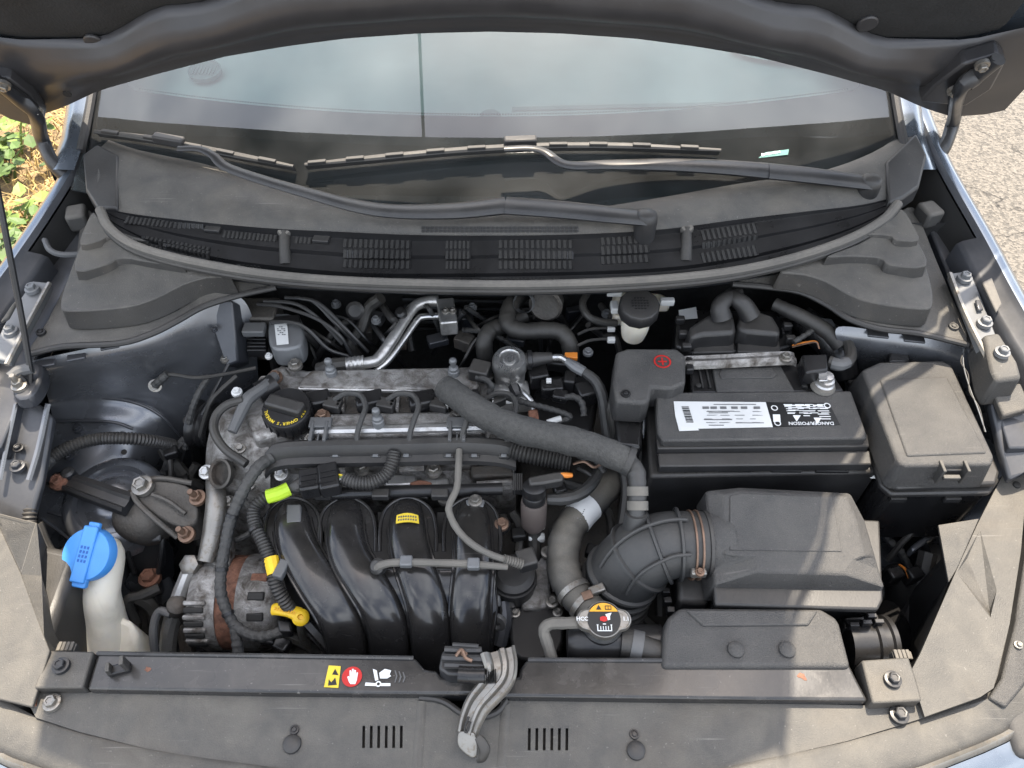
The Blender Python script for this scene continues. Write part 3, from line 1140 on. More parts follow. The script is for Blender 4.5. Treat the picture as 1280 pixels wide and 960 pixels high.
rows = []
for f in [i / 30 for i in range(31)]:
    rows.append([H(u, v0(u) - .004 + (vfront(u) - v0(u) + .004) * f, -.028 + .012 * (1 - (u / .8) ** 2) - .01 * math.sin(f * 3.14)) for u in us_h])
mb.loft(rows)
edge_in = [H(u, v0(u) - .002, .012 * (1 - (u / .8) ** 2) - .012) for u in us_h]
mb.loft([[H(u, v0(u) - .004, -.028 + .012 * (1 - (u / .8) ** 2)) for u in us_h], edge_in])
for s in (0, -1):
    u = us_h[s]
    mb.loft([[H(u, v0(u) + (vfront(u) - v0(u)) * f, -.028 + .012 * (1 - (u / .8) ** 2)) for f in [i / 30 for i in range(31)]], [H(u, v0(u) + (vfront(u) - v0(u)) * f, .0 + .012 * (1 - (u / .8) ** 2)) for f in [i / 30 for i in range(31)]]])
mb.loft([[H(u, vfront(u), -.028 + .012 * (1 - (u / .8) ** 2)) for u in us_h], [H(u, vfront(u) - .06, -.008 + .012 * (1 - (u / .8) ** 2)) for u in us_h]])
mb.build('outer_skin', M['paint'], hood, smooth=60)


def hood_hit(px, py, w_):
    d = ray(px, py)
    t = (H(0, 0, w_) - CAM).dot(HW) / d.dot(HW)
    return CAM + d * t


for px, py in ((118, 51), (334, 4), (1084, 28), (890, 2)):
    u = (hood_hit(px, py, 0) - HO).x
    inst('pad_clip', 'padclip', lambda m_: m_.lathe(V((0, 0, 0)), UP, [(.0135, -.002), (.0138, .001), (.012, .0025), (.004, .003), (.0003, .003)], 24), M['hood_in'], hood, hood_hit(px, py, -.008 + .012 * (1 - (u / .8) ** 2)) + HW * .002, HW)
for px, py in ((84, 118), (1143, 95)):
    u = (hood_hit(px, py, 0) - HO).x
    inst('drain_hole', 'drain', lambda m_: m_.lathe(V((0, 0, 0)), UP, [(.006, -.002), (.0062, .0004), (.0003, .0006)], 16), M['pit'], hood, hood_hit(px, py, .012 + .012 * (1 - (u / .8) ** 2)), HW)
# hinges
for s, bpts, arm, bolts in (
        (-1, [(-40, 95), (10, 98), (38, 120), (56, 150), (40, 158), (12, 150), (-30, 128)], [(-12, 96, 0), (22, 122, 0), (44, 142, 1), (52, 172, 2), (68, 206, 3), (100, 234, 4)], ((4, 107), (45, 139))),
        (1, [(1150, 128), (1168, 108), (1205, 80), (1248, 68), (1258, 78), (1240, 112), (1206, 134)], [(1248, 74, 0), (1222, 94, 0), (1200, 112, 1), (1192, 150, 2), (1178, 188, 3), (1150, 212, 4)], ((1228, 82), (1193, 114)))):
    hp = [hood_hit(a, b, .030) for a, b in bpts]
    mb = MB()
    mb.slab(hp, -HW * .025)
    hg = mb.build('hinge', M['hood_in'], hood, bevel=.004)
    hg['label'] = 'curved black hood hinge arm bolted to the inner panel'
    path = []
    for a, b, k in arm:
        if k == 0:
            path.append(hood_hit(a, b, .040))
        elif k == 1:
            path.append(hood_hit(a, b, .046))
        else:
            path.append(P(a, b, (0, 0, 1.015, .985, .955)[k]))
    mb = MB()
    mb.tube(path, [.013, .014, .014, .013, .013, .014], 12, 6, flat=.75, up=V((s * .4, -.8, .3)))
    mb.build('hinge_arm', M['black_steel'], hg)
    mb = MB()
    mb.tube([q + V((-s * .009, -.004, .003)) for q in path], .0035, 6, 6)
    mb.build('arm_flange', M['black_steel'], hg)
    for a, b in bolts:
        inst('bolt', 'bolt', mk_bolt, M['zinc'], hg, hood_hit(a, b, .047), HW, .95, .3)

# ---------------------------------------------------------------- cowl panel under the windshield
from mathutils.bvhtree import BVHTree


def bvh_of(rows):
    m_ = MB().loft(rows)
    return BVHTree.FromPolygons(m_.v, m_.f)


def hit(b, px, py):
    d = ray(px, py).normalized()
    loc, nor, _, _ = b.ray_cast(CAM, d)
    if loc is None:
        return None, None
    if nor.dot(d) > 0:
        nor = -nor
    return loc, nor


c_up = [(126, 184, 1.012), (165, 197, 1.006), (240, 213, 1.0), (320, 234, .995), (430, 259, .992), (525, 272, .99), (640, 276, .99), (735, 272, .99), (830, 258, .992), (930, 240, .995), (1030, 225, 1.0), (1100, 200, 1.006), (1142, 172, 1.012)]
c_lo = [(120, 256, .985), (160, 266, .985), (240, 275, .982), (330, 283, .98), (430, 288, .98), (525, 292, .98), (640, 293, .98), (735, 291, .98), (830, 285, .98), (930, 272, .982), (1020, 262, .985), (1080, 255, .985), (1130, 243, .988)]
c_se = [(126, 262, .992), (138, 285, .984), (172, 308, .975), (240, 327, .966), (335, 343, .96), (450, 352, .956), (620, 356, .955), (760, 353, .956), (880, 344, .958), (970, 328, .962), (1050, 303, .972), (1100, 277, .982), (1122, 254, .992)]
up_ = crom(PP(c_up), 4)
lo_ = crom(PP(c_lo), 4)
se_ = crom(PP(c_se), 4)
cowl = thing('windshield_cowl', 'dusty black plastic cowl panel with vent grilles below the windshield', 'cowl', (0, .6, .93))
mb = MB()
plate_rows = [[a + V((0, .03, -.006)) for a in up_], up_, [a.lerp(b, .5) + V((0, 0, .003)) for a, b in zip(up_, lo_)], [a.lerp(b, .96) for a, b in zip(up_, lo_)], [b + V((0, 0, -.003)) for b in lo_]]
mb.loft(plate_rows)
cp = mb.build('top_plate', M['cover'], cowl, smooth=50)
gr_rows = []
for t, dz in ((0, -.003), (.01, -.014), (.30, -.015), (.31, -.022), (.60, -.023), (.61, -.031), (.90, -.032), (.94, -.020), (1.0, -.016)):
    r = []
    for a, b in zip(lo_, se_):
        q = a.lerp(b, t)
        k = (b - a).length / .12
        q.z = a.z + (b.z - a.z) * t + dz * min(1, k)
        r.append(q)
    gr_rows.append(r)
mb = MB()
mb.loft(gr_rows)
gr = mb.build('grille_trough', M['plastic_clean'], cowl, smooth=30)
GB = bvh_of(gr_rows)
PB = bvh_of(plate_rows)


def slots(name, x0, x1, y0, y1, n, rows_, b, slope=0.0, slant=0.0):
    mb, rb = MB(), MB()
    dx = (x1 - x0) / n
    dy = (y1 - y0) / rows_
    for r in range(rows_):
        for i in range(n):
            cx = x0 + dx * (i + .5)
            cy = y0 + dy * (r + .5) + slope * (cx - x0)
            q, nn = hit(b, cx, cy)
            if q is None:
                continue
            m_ = pxm(cx, cy, q.z)
            e, _ = hit(b, cx + slant, cy - dy * .3)
            if e is None:
                continue
            yd = (e - q)
            if yd.length < 1e-5 or yd.length > .03:
                continue
            h = (e - q).length * 2 * 1.3
            xd = V((1, slope * -1, 0))
            mb.box(q + nn * .0004, (dx * m_ * .62, h, .0016), xd, yd)
            rb.box(q + nn * .0012 + xd.normalized() * dx * m_ * .5, (dx * m_ * .22, h * .95, .0008), xd, yd)
    o = mb.build(name, M['pit'], gr if b is GB else cp, smooth=0, kind='stuff')
    rb.build('vent_rib', M['plastic_clean'], gr if b is GB else cp, smooth=0, kind='stuff')


slots('vent_slot', 156, 254, 270, 280, 18, 1, GB, .10, -1)
slots('vent_slot', 278, 346, 288, 298, 13, 1, GB, .08, -1)
slots('vent_slot', 368, 389, 296, 305, 4, 1, GB, .05, -1)
slots('vent_slot', 428, 513, 298, 336, 13, 3, GB, .02, -1)
slots('vent_slot', 556, 588, 300, 338, 6, 3, GB)
slots('vent_slot', 622, 716, 299, 338, 14, 3, GB)
slots('vent_slot', 750, 811, 296, 332, 9, 3, GB, -.05, 1)
slots('vent_slot', 876, 946, 288, 330, 11, 3, GB, -.14, 2)
slots('mesh_slot', 526, 722, 283, 291, 36, 2, PB)
slots('mesh_slot', 176, 262, 294, 312, 16, 4, GB, .18, 1)
slots('mesh_slot', 295, 326, 330, 338, 7, 2, GB, .1, 1)
slots('mesh_slot', 600, 700, 347, 350, 20, 1, GB)
# flat bridge between slot groups
mb = MB()
for (px, py) in ((267, 287), (402, 300)):
    q, nn = hit(GB, px, py)
    mb.box(q + nn * .002, (.024, .014, .005), V((1, -.12, 0)))
mb.build('bridge', M['plastic'], gr, bevel=.001, kind='stuff')
mb = MB()
mb.tube([q + V((0, -.002, .001)) for q in se_], .0072, 10, 1)
sl = mb.build('rubber_seal', M['seal'], cowl)
mb = MB()
mb.tube([q + V((0, -.007, -.007)) for q in se_], .0045, 8, 1)
mb.build('seal_lip', M['rubber'], sl)
for px, py in ((356, 308), (858, 304)):
    base, _ = hit(GB, px, py + 22)
    top = P(px, py - 18, base.z + .022)
    mb = MB()
    mb.tube([base + V((0, .004, -.004)), base.lerp(top, .5), top], [.0095, .0085, .0078], 12, 4)
    pg = mb.build('bump_stop', M['rubber'], cowl, smooth=50)
    mb = MB()
    mb.lathe(top, V((0, -.3, 1)), [(.0085, -.006), (.0105, -.004), (.0105, .003), (.0085, .006), (.006, .0066), (.0005, .006)], 18)
    mb.build('stop_cap', M['seal'], pg)
# end caps of the cowl at both pillars
for s, poly in ((-1, [(104, 196, 1.0), (122, 182, 1.012), (150, 196, 1.006), (148, 262, .987), (122, 262, .985), (108, 240, .985)]),
                (1, [(1144, 168, 1.012), (1158, 196, 1.0), (1148, 236, .985), (1128, 250, .985), (1110, 256, .987), (1106, 205, 1.004)])):
    mb = MB()
    mb.slab([q + UP * .004 for q in PP(poly)], .03)
    mb.build('end_cap', M['plastic'], cowl, bevel=.004)

# ---------------------------------------------------------------- stepped side covers
for s in (-1, 1):
    if s < 0:
        plate = [(112, 262, .938), (140, 296, .935), (200, 328, .930), (290, 350, .925), (345, 356, .92), (300, 366, .915), (255, 380, .91), (222, 398, .908), (190, 414, .905), (150, 426, .902), (80, 430, .90), (36, 440, .898), (58, 402, .90), (92, 330, .91), (100, 280, .925)]
        top = [(124, 276, .958), (150, 300, .957), (208, 326, .953), (288, 344, .950), (258, 347, .948), (228, 356, .945), (196, 372, .942), (158, 384, .940), (90, 389, .938), (76, 382, .938), (84, 350, .942), (104, 300, .952)]
        terr = [(120, 272, .972), (136, 290, .972), (180, 314, .970), (228, 330, .966), (190, 328, .962), (152, 322, .962), (134, 330, .962), (94, 338, .962), (104, 300, .968)]
        lb = 'dusty stepped plastic cover above the bare inner fender panel'
        sc = (44, 436)
    else:
        plate = [(1128, 262, .938), (1108, 290, .935), (1050, 318, .930), (980, 340, .925), (915, 352, .92), (960, 356, .915), (1000, 362, .912), (1034, 378, .910), (1062, 396, .908), (1100, 408, .905), (1150, 414, .902), (1210, 428, .898), (1190, 370, .90), (1160, 300, .915), (1146, 262, .93)]
        top = [(1118, 272, .958), (1096, 292, .957), (1044, 316, .953), (975, 338, .950), (1006, 343, .947), (1034, 352, .945), (1062, 368, .942), (1092, 378, .940), (1152, 386, .938), (1166, 378, .938), (1160, 340, .942), (1138, 290, .952)]
        terr = [(1124, 268, .972), (1104, 286, .972), (1074, 304, .970), (1034, 320, .966), (1064, 320, .963), (1100, 322, .962), (1112, 331, .962), (1158, 332, .962), (1146, 300, .968)]
        lb = 'dusty stepped plastic cover above the fuse box, partly sunlit'
        sc = (1192, 408)
    t = thing('cowl_side_cover', lb, 'cover', P(sc[0], sc[1], .89))
    mb = MB()
    mb.slab(smooth_poly(PP(plate), 3), .006)
    mb.build('base_flange', M['cover'], t, bevel=.002)
    mb = MB()
    mb.slab(smooth_poly(PP(top), 3), .034, grow=.004)
    mb.build('raised_box', M['cover'], t, bevel=.005, seg=3)
    mb = MB()
    mb.slab(smooth_poly(PP(terr), 3), .02, grow=.003)
    mb.build('upper_step', M['cover'], t, bevel=.004, seg=3)
    far = P(*(terr[0]))
    mb = MB()
    mb.slab(smooth_poly([far.lerp(q, .62) + UP * .010 for q in PP(terr)], 3), .016, grow=.003)
    mb.build('upper_step', M['cover'], t, bevel=.003, seg=3)
    mb = MB()
    lip = [PP(plate)[i] for i in range(4, 12)]
    mb.tube([q + V((0, -.003, -.002)) for q in lip], .0045, 8, 4)
    mb.build('edge_lip', M['plastic'], t)
    bolt(t, sc[0] + (7 if s < 0 else 0), sc[1] - (21 if s < 0 else 0), .902, M['plastic_clean'] if s < 0 else M['cover'], .8, mk=mk_clip2, name='push_clip')

# little bent brake pipe on left apron
mb = MB()
mb.tube(PP([(56, 300, .94), (62, 312, .94), (76, 318, .935), (102, 318, .93)]), .0045, 8, 5)
mb.build('drain_tube', M['grey_plastic'], label='short bent grey tube on the rail beside the fender', cat='tube')
# foam block on rails under the covers
for lb, q in (('small foam block wedged beside the weed side fender rail', (98, 272, .935)), ('small foam block wedged beside the asphalt side fender rail', (1160, 268, .935))):
    mb = MB()
    c = P(*q)
    mb.box(c, (.03, .035, .03), V((1, .3, 0)))
    mb.build('foam_block', M['seal'], bevel=.005, label=lb, cat='foam')

# ---------------------------------------------------------------- wipers
WB = bvh_of(grid(ws_pt, us, [-.05 + .5 * j / 20 for j in range(21)]))


def ws_hit(px, py, lift):
    q, n = hit(WB, px, py)
    if q is None:
        q = P(px, py, 1.0)
        n = V((0, -.4, .9))
    return q + n.normalized() * lift if n.z > 0 else q - n.normalized() * lift


def wiper(label, arm_px, head_px, blade_px, clip_px, nrib):
    a = [P(*q) for q in arm_px]
    t = thing('windshield_wiper', label, 'wiper', P(head_px[-1][0], head_px[-1][1], .985))
    mb = MB()
    mb.tube(a, [.006, .0062, .0072, .0088, .0105, .0135, .0162, .0178], 10, 6, flat=.5, up=UP)
    mb.build('arm', M['black_steel'], t, smooth=50)
    h = [P(*q) for q in head_px]
    mb = MB()
    mb.tube(h, [.0185, .0185, .0178, .0165], 12, 5, flat=.42, up=UP)
    hd = mb.build('arm_head', M['black_steel'], t, smooth=50)
    mb = MB()
    mb.lathe(h[-1] - UP * .03, UP, [(.016, -.012), (.0165, .028), (.0145, .038), (.011, .041), (.0005, .0415)], 24)
    mb.build('pivot_cap', M['plastic'], t, smooth=50)
    b = [ws_hit(*q, .020) for q in blade_px]
    mb = MB()
    mb.tube(b, [.0035] + [.006] * (len(b) - 2) + [.003], 8, 5, flat=.8, up=UP)
    bd = mb.build('blade', M['rubber'], t)
    mb = MB()
    bb = crom(b, 6)
    n = V((0, -.5, .86))
    mb.loft([[q - n * .003 + V((0, .001, 0)), q - n * .017 + V((0, .0005, 0))] for q in bb])
    mb.loft([[q - n * .003 - V((0, .001, 0)), q - n * .017 - V((0, .0005, 0))] for q in bb])
    mb.build('blade_rubber', M['rubber'], bd)
    mb = MB()
    for i in range(nrib):
        f = (i + .5) / nrib
        q = bb[int(f * (len(bb) - 1))]
        q2 = bb[min(len(bb) - 1, int(f * (len(bb) - 1)) + 1)]
        if (q2 - q).length > 1e-6:
            mb.box(q + n * .005, (.028, .007, .005), q2 - q)
    mb.build('blade_frame', M['rubber'], bd, bevel=.001, kind='stuff')
    c = ws_hit(clip_px[0], clip_px[1], .027)
    mb = MB()
    mb.box(c, (.05, .015, .014), b[-1] - b[0])
    mb.build('blade_clip', M['plastic'], t, bevel=.003)


wiper('long dark wiper arm crossing the cowl, its short blade lying beside the weed side pillar',
      [(222, 186, 1.045), (248, 186, 1.045), (266, 194, 1.04), (290, 212, 1.03), (380, 240, 1.015), (470, 262, 1.008), (560, 264, 1.006), (632, 257, 1.006)],
      [(632, 257, 1.008), (700, 262, 1.006), (760, 268, 1.004), (808, 273, 1.0)],
      [(128, 172), (190, 180), (250, 191), (310, 203), (372, 215)], (222, 185), 5)
wiper('wiper arm pivoting above the fuse box, its long blade along the windshield base',
      [(630, 186, 1.045), (662, 185, 1.045), (682, 190, 1.04), (708, 206, 1.03), (760, 206, 1.02), (830, 206, 1.015), (900, 209, 1.012), (960, 214, 1.01)],
      [(960, 214, 1.012), (1010, 219, 1.01), (1050, 224, 1.008), (1088, 229, 1.005)],
      [(386, 213), (480, 204), (580, 195), (680, 190), (780, 190), (896, 195)], (650, 187), 10)

# faded pale green tag low on the glass, its lettering too worn to read
q = ws_hit(966, 193, .0012)
xd, yd = V((1, .10, .03)).normalized(), V((0, .86, .5))
mb = MB()
mb.slab([q - xd * .024 - yd * .0045, q + xd * .024 - yd * .003, q + xd * .026 + yd * .006, q - xd * .012 + yd * .004], V((0, .0004, -.0006)))
tagm = mb.build('glass_tag', mk('pale_green_print', (.16, .33, .29), .5), wsh, smooth=0)
mb = MB()
for i in range(9):
    mb.box(q + xd * (-.018 + .0035 * i) + yd * (.0003 * i) + V((0, -.0005, .0009)), (.0022, .0034 if i % 3 else .005, .0003), xd, yd)
mb.build('tag_print', M['print_white'], tagm, smooth=0)

# ---------------------------------------------------------------- prop rod
t = thing('hood_prop_rod', 'thin black hood prop rod rising from its bracket on the fender', 'prop rod', P(28, 485, .87))
mb = MB()
a = P(38, 462, .895)
d2 = H(-.66, .42, .03)
mb.tube([a + V((-.012, -.012, .0)), a, a.lerp(d2, .5), d2], .0042, 8, 3)
mb.build('rod', M['black_steel'], t)
mb = MB()
mb.slab(smooth_poly(PP([(16, 478), (22, 464), (40, 452), (51, 456), (50, 474), (38, 494), (18, 496)], .880), 3), .022, grow=.004)
bs = mb.build('bracket', M['bay_dark'], t, bevel=.004)
mb = MB()
mb.tube(PP([(14, 472, .893), (24, 464, .895), (40, 460, .896)]), .0085, 10, 3)
mb.build('rod_bush', M['grey_plastic'], t)
bolt(t, 24, 482, .884, M['zinc'], .95, mk=mk_nut, name='nut')

# ---------------------------------------------------------------- radiator support strip
ZS = .765
sup = thing('radiator_support', 'black painted radiator support strip with warning sticker behind the grille cover', 'support', P(600, 870, .70))
outl = [(122, 816), (330, 819), (519, 822), (524, 828), (531, 836), (546, 838), (552, 846), (648, 846), (650, 836), (658, 824), (860, 825), (1060, 826), (1072, 850), (1086, 876), (860, 874), (632, 871), (600, 868), (540, 868), (330, 866), (108, 862), (114, 840)]
mb = MB()
mb.slab(PP(outl, ZS), .028)
sp = mb.build('strip', M['strip'], sup, bevel=.004, seg=3)
mb = MB()
mb.tube(PP([(122, 817), (330, 820), (517, 823)], ZS), .0032, 8, 4)
mb.build('rolled_edge', M['strip'], sup)
mb = MB()
mb.tube(PP([(660, 825), (860, 826), (1058, 827)], ZS), .0032, 8, 4)
mb.build('rolled_edge', M['strip'], sup)
for poly, bq in (([(62, 813), (117, 814), (103, 860), (42, 860), (50, 838)], (76, 832)), ([(1077, 825), (1136, 821), (1146, 850), (1153, 876), (1091, 879)], (1116, 849))):
    mb = MB()
    mb.slab(PP(poly, ZS + .006), .03)
    pl = mb.build('end_plate', M['cover'], sup, bevel=.0025)
    bolt(pl, bq[0], bq[1], ZS + .010, M['black_steel'], 1.0)
# warning sticker on the strip
ZT = ZS + .0008
decal(sp, [(411, 832), (426, 833), (423, 860), (405, 859)], ZT, M['print_yellow'], 'warning_label')
mb = MB()
mb.slab(PP([(415, 843), (419, 836), (423, 844)], ZT + .001), .0003)
mb.slab(PP([(410, 857), (411, 849), (414, 853), (419, 847), (421, 856)], ZT + .001), .0003)
mb.build('warning_mark', M['print_black'], sp, smooth=0, kind='stuff')
c = P(440, 846, ZT)
k = pxm(440, 846, ZT)
mb = MB()
mb.lathe(c, UP, [(12.5 * k, .0002), (12.5 * k, .0007), (10.2 * k, .0007), (10.2 * k, .0002)], 32, cap=False)
mb.lathe(c, UP, [(10.3 * k, .0002), (10.3 * k, .0005), (.0001, .0005)], 32)
mb.build('stop_sign', M['red'], sp, smooth=0)


def poly_px(pts_, z, m_):
    m_.slab(PP(pts_, z), .0003)


mb = MB()
poly_px([(436, 852), (434, 846), (436, 845), (437, 847), (437, 838), (439, 838), (439.5, 844), (440, 836), (442, 836), (442, 844), (443, 837), (445, 838), (444.6, 845), (446, 840), (447.5, 841), (446, 850), (444, 855), (438, 855)], ZT + .0014, mb)
mb.build('stop_hand', M['print_white'], sp, smooth=0)
mb = MB()
poly_px([(457, 853), (470, 854), (470, 857.5), (456, 857)], ZT + .001, mb)
poly_px([(476, 854), (488, 854), (488, 857.5), (476, 857.5)], ZT + .001, mb)
poly_px([(466, 836), (471, 838), (473, 850), (469, 851)], ZT + .001, mb)
poly_px([(475, 848), (474, 841), (481, 836), (489, 838), (487, 843), (489, 845), (484, 848)], ZT + .001, mb)
mb.lathe(P(473, 855, ZT + .0008), UP, [(3.6 * k, 0), (3.6 * k, .0004), (2 * k, .0004), (2 * k, 0)], 16, cap=False)
mb.build('fan_pictogram', M['print_white'], sp, smooth=0, kind='stuff')
mb = MB()
for i in range(3):
    poly_px([(493 + 5 * i, 838 + i), (494.5 + 5 * i, 838 + i), (497 + 5 * i, 845 + i), (494.5 + 5 * i, 853), (493 + 5 * i, 853), (495 + 5 * i, 845 + i)], ZT + .001, mb)
mb.build('label_wear', M['grey_plastic'], sp, smooth=0, kind='stuff')
# rust freckles
for px, py, r in ((184, 836, 5), (1003, 845, 7)):
    q = P(px, py, ZS + .0004)
    mb = MB()
    pts_ = [q + V((math.cos(a) * r * k * (.7 + .35 * math.sin(3.1 * a + px)), math.sin(a) * r * k * (.7 + .3 * math.cos(2.3 * a)), 0)) for a in [i * .449 for i in range(14)]]
    mb.slab(pts_, .0004)
    mb.build('rust_spot', M['rust'], sp, smooth=0)
# broken cable clip
q = P(151, 838, ZS)
t = thing('cable_clip', 'small broken two pronged clip on the support strip near the washer bottle', 'clip', q)
mb = MB()
mb.box(q + V((0, 0, .004)), (.026, .012, .008), V((1, .25, 0)))
mb.build('clip_base', M['plastic_clean'], t, bevel=.002)
for dx, h in ((-.009, .012), (.010, .022)):
    mb = MB()
    mb.box(q + V((dx, dx * .25, .006 + h / 2)), (.005, .011, h), V((1, .25, 0)))
    mb.build('prong', M['cover'], t, bevel=.001)

# ---------------------------------------------------------------- grille top cover with louvres
def zc(py):
    return .752 - .012 * max(0, (py - 865)) / 100


cov = thing('grille_cover', 'wide dusty plastic cover with two sets of louvre slots', 'cover', P(600, 920, .70))
top = [(110, 865), (330, 869), (524, 872), (545, 874), (560, 880), (578, 892), (600, 897), (622, 890), (634, 875), (860, 877), (1090, 882), (1150, 880), (1155, 897)]
bot = [(1130, 905), (1060, 926), (985, 943), (900, 962), (800, 977), (640, 985), (480, 976), (360, 963), (260, 949), (180, 935), (100, 915), (45, 897), (36, 880), (46, 864)]
holes = []
for x0, y0, sl in ((452, 907, -3.2), (659, 910, .6)):
    for i in range(6):
        x = x0 + i * 9.4
        dx = sl + (i * .5 if sl < 0 else 0)
        holes.append(PP([(x + 4.5 - dx * 0, y0, zc(y0)), (x + 4.2, y0 + 28, zc(y0 + 28)), (x + .6, y0 + 28, zc(y0 + 28)), (x + 1.0, y0, zc(y0))]))
mb = MB()
mb.slab([P(a, b, zc(b)) for a, b in top + bot], .004, holes=holes)
cv = mb.build('panel', M['cover'], cov, smooth=0)
mb = MB()
mb.slab(PP([(440, 900), (520, 900), (520, 940), (440, 940)], .735), .004)
mb.build('louvre_back', M['pit'], cov)
mb = MB()
mb.slab(PP([(645, 902), (722, 902), (722, 944), (645, 944)], .735), .004)
mb.build('louvre_back', M['pit'], cov)
for xa, xb in ((527, 520), (632, 626)):
    mb = MB()
    mb.loft([[P(xa - 6, 876, zc(876)), P(xa, 876, zc(876) + .004), P(xa + 6, 876, zc(876) + .0002)], [P(xb - 7, 976, zc(976)), P(xb, 976, zc(976) + .004), P(xb + 7, 976, zc(976) + .0002)]])
    mb.build('crease', M['cover'], cov, smooth=180)
mb = MB()
mb.tube([P(a, b, zc(b) + .001) for a, b in ((524, 872), (545, 874), (560, 880), (578, 892), (600, 897), (622, 890), (634, 875))], .004, 8, 4)
mb.build('notch_lip', M['plastic'], cov)
for px, py in ((368, 912), (793, 918)):
    bolt(cov, px, py, zc(py) + .001, M['plastic_clean'], .65, mk=mk_clip2, name='locating_pin')
for px, py in ((365, 930), (795, 938)):
    bolt(cov, px, py, zc(py) + .001, M['plastic'], 1.05, mk=mk_clip, name='push_clip')
bolt(cov, 65, 878, zc(878) + .004, M['zinc'], 1.05, label='brown weathered hex bolt')
bolt(cov, 1124, 893, zc(893) + .004, M['black_steel'], 1.1)
mb = MB()
mb.slab(PP([(36, 864), (44, 862), (42, 880), (34, 881)], .758), .01)
mb.build('edge_clip', M['rust'], cov, bevel=.001)

# ---------------------------------------------------------------- corner covers
t = thing('corner_cover', 'sun bleached folded plastic cover beside the blue washer cap', 'cover', P(20, 800, .70))
A, B, C_, D, E, F_, G_, Hh = (P(-60, 600, .80), P(-2, 655, .79), P(27, 718, .785), P(55, 795, .78), P(62, 813, .778), P(40, 884, .762), P(-2, 874, .762), P(-80, 830, .77))
mb = MB()
mb.slab([A, B, C_, D, E, F_, G_, Hh], .006)
mb.build('top_face', M['cover'], t, bevel=.0015)
K, L_ = P(46, 653, .805), P(-2, 641, .81)
mb = MB()
mb.slab([P(-60, 598, .815), L_, K, C_ + UP * .001, B + UP * .001], .005)
mb.build('back_fold', M['cover'], t, bevel=.0015)
mb = MB()
mb.loft([[K, P(52, 720, .770), D, E], [K + V((-.012, -.005, -.06)), P(56, 740, .71), D + V((-.012, 0, -.09)), E + V((-.012, 0, -.09))]])
mb.add([K, C_, D, P(52, 720, .770)], [(0, 1, 2, 3)])
mb.build('side_fold', M['cover'], t, smooth=0)

t = thing('corner_cover', 'sunlit folded plastic cover with triangular recess beside the fuse box', 'cover', P(1220, 800, .70))
zr = lambda py: .80 - .00012 * (py - 560)
outer = [(1330, 470), (1284, 536), (1245, 610), (1222, 655), (1196, 712), (1150, 818), (1138, 840), (1156, 896), (1226, 871), (1242, 860), (1262, 780), (1276, 690), (1284, 600), (1330, 540)]
hole = [(1225, 662), (1246, 738), (1238, 772), (1232, 784), (1196, 716)]
mb = MB()
mb.slab([P(a, b, zr(b)) for a, b in outer], .006, holes=[[P(a, b, zr(b)) for a, b in hole]])
mb.build('top_face', M['cover'], t, smooth=0)
# recess: a sloping lit facet and a steep one
h = [P(a, b, zr(b)) for a, b in hole]
mid1, mid2 = P(1209, 698, zr(690) - .007), P(1237, 764, zr(766) - .009)
mb = MB()
mb.add([h[0], h[1], mid2, mid1], [(0, 1, 2, 3)])
mb.build('recess_facet', M['cover'], t, smooth=0)
mb = MB()
mb.add([mid1, mid2, h[2], h[3], h[4]], [(0, 1, 2, 3, 4)])
mb.add([h[0], mid1, h[4]], [(0, 1, 2)])
mb.add([h[1], h[2], mid2], [(0, 1, 2)])
mb.build('recess_facet', M['cover'], t, smooth=0)
mb = MB()
mb.slab([P(1173, 656, .80), P(1224, 648, .80), P(1196, 712, zr(712) - .001), P(1186, 728, zr(728) - .002)], .004)
fl = mb.build('inner_fold', M['cover'], t, bevel=.001)
mb = MB()
mb.loft([[P(1173, 656, .80), P(1186, 728, .779), P(1150, 818, .768), P(1138, 842, .765)], [P(1173, 660, .72), P(1180, 728, .66), P(1140, 800, .62), P(1132, 830, .62)]])
mb.build('side_fold', M['plastic'], t, smooth=0)
bolt(t, 1271, 606, zr(606) + .001, M['pit'], .5, mk=mk_clip, name='punched_hole')
t2 = thing('headlamp_flange', 'narrow dusty flange along the outer edge of the sunlit corner cover', 'flange', P(1270, 830, .70))
fl_px = [(1300, 560), (1290, 640), (1281, 700), (1269, 780), (1252, 848), (1236, 872), (1258, 884), (1286, 850), (1300, 780), (1330, 640)]
mb = MB()
mb.slab([P(a, b, zr(b) - .012) for a, b in fl_px], .02)
mb.build('flange', M['lid'], t2, bevel=.003)
bolt(t2, 1273, 806, zr(806) - .010, M['zinc'], .5)
# pale connector bits peeking over the strip ends
for lb, px, py in (('ribbed pale clip peeking out beside the washer bottle', 85, 810), ('pale foam end peeking out beside the corner cover', 1126, 820)):
    mb = MB()
    for i in range(4):
        mb.box(P(px - 8 + 5 * i, py, .745), (.0045, .012, .014))
    mb.box(P(px, py + 1, .742), (.024, .010, .012))
    mb.build('pale_clip', M['seal'], bevel=.001, label=lb, cat='clip')

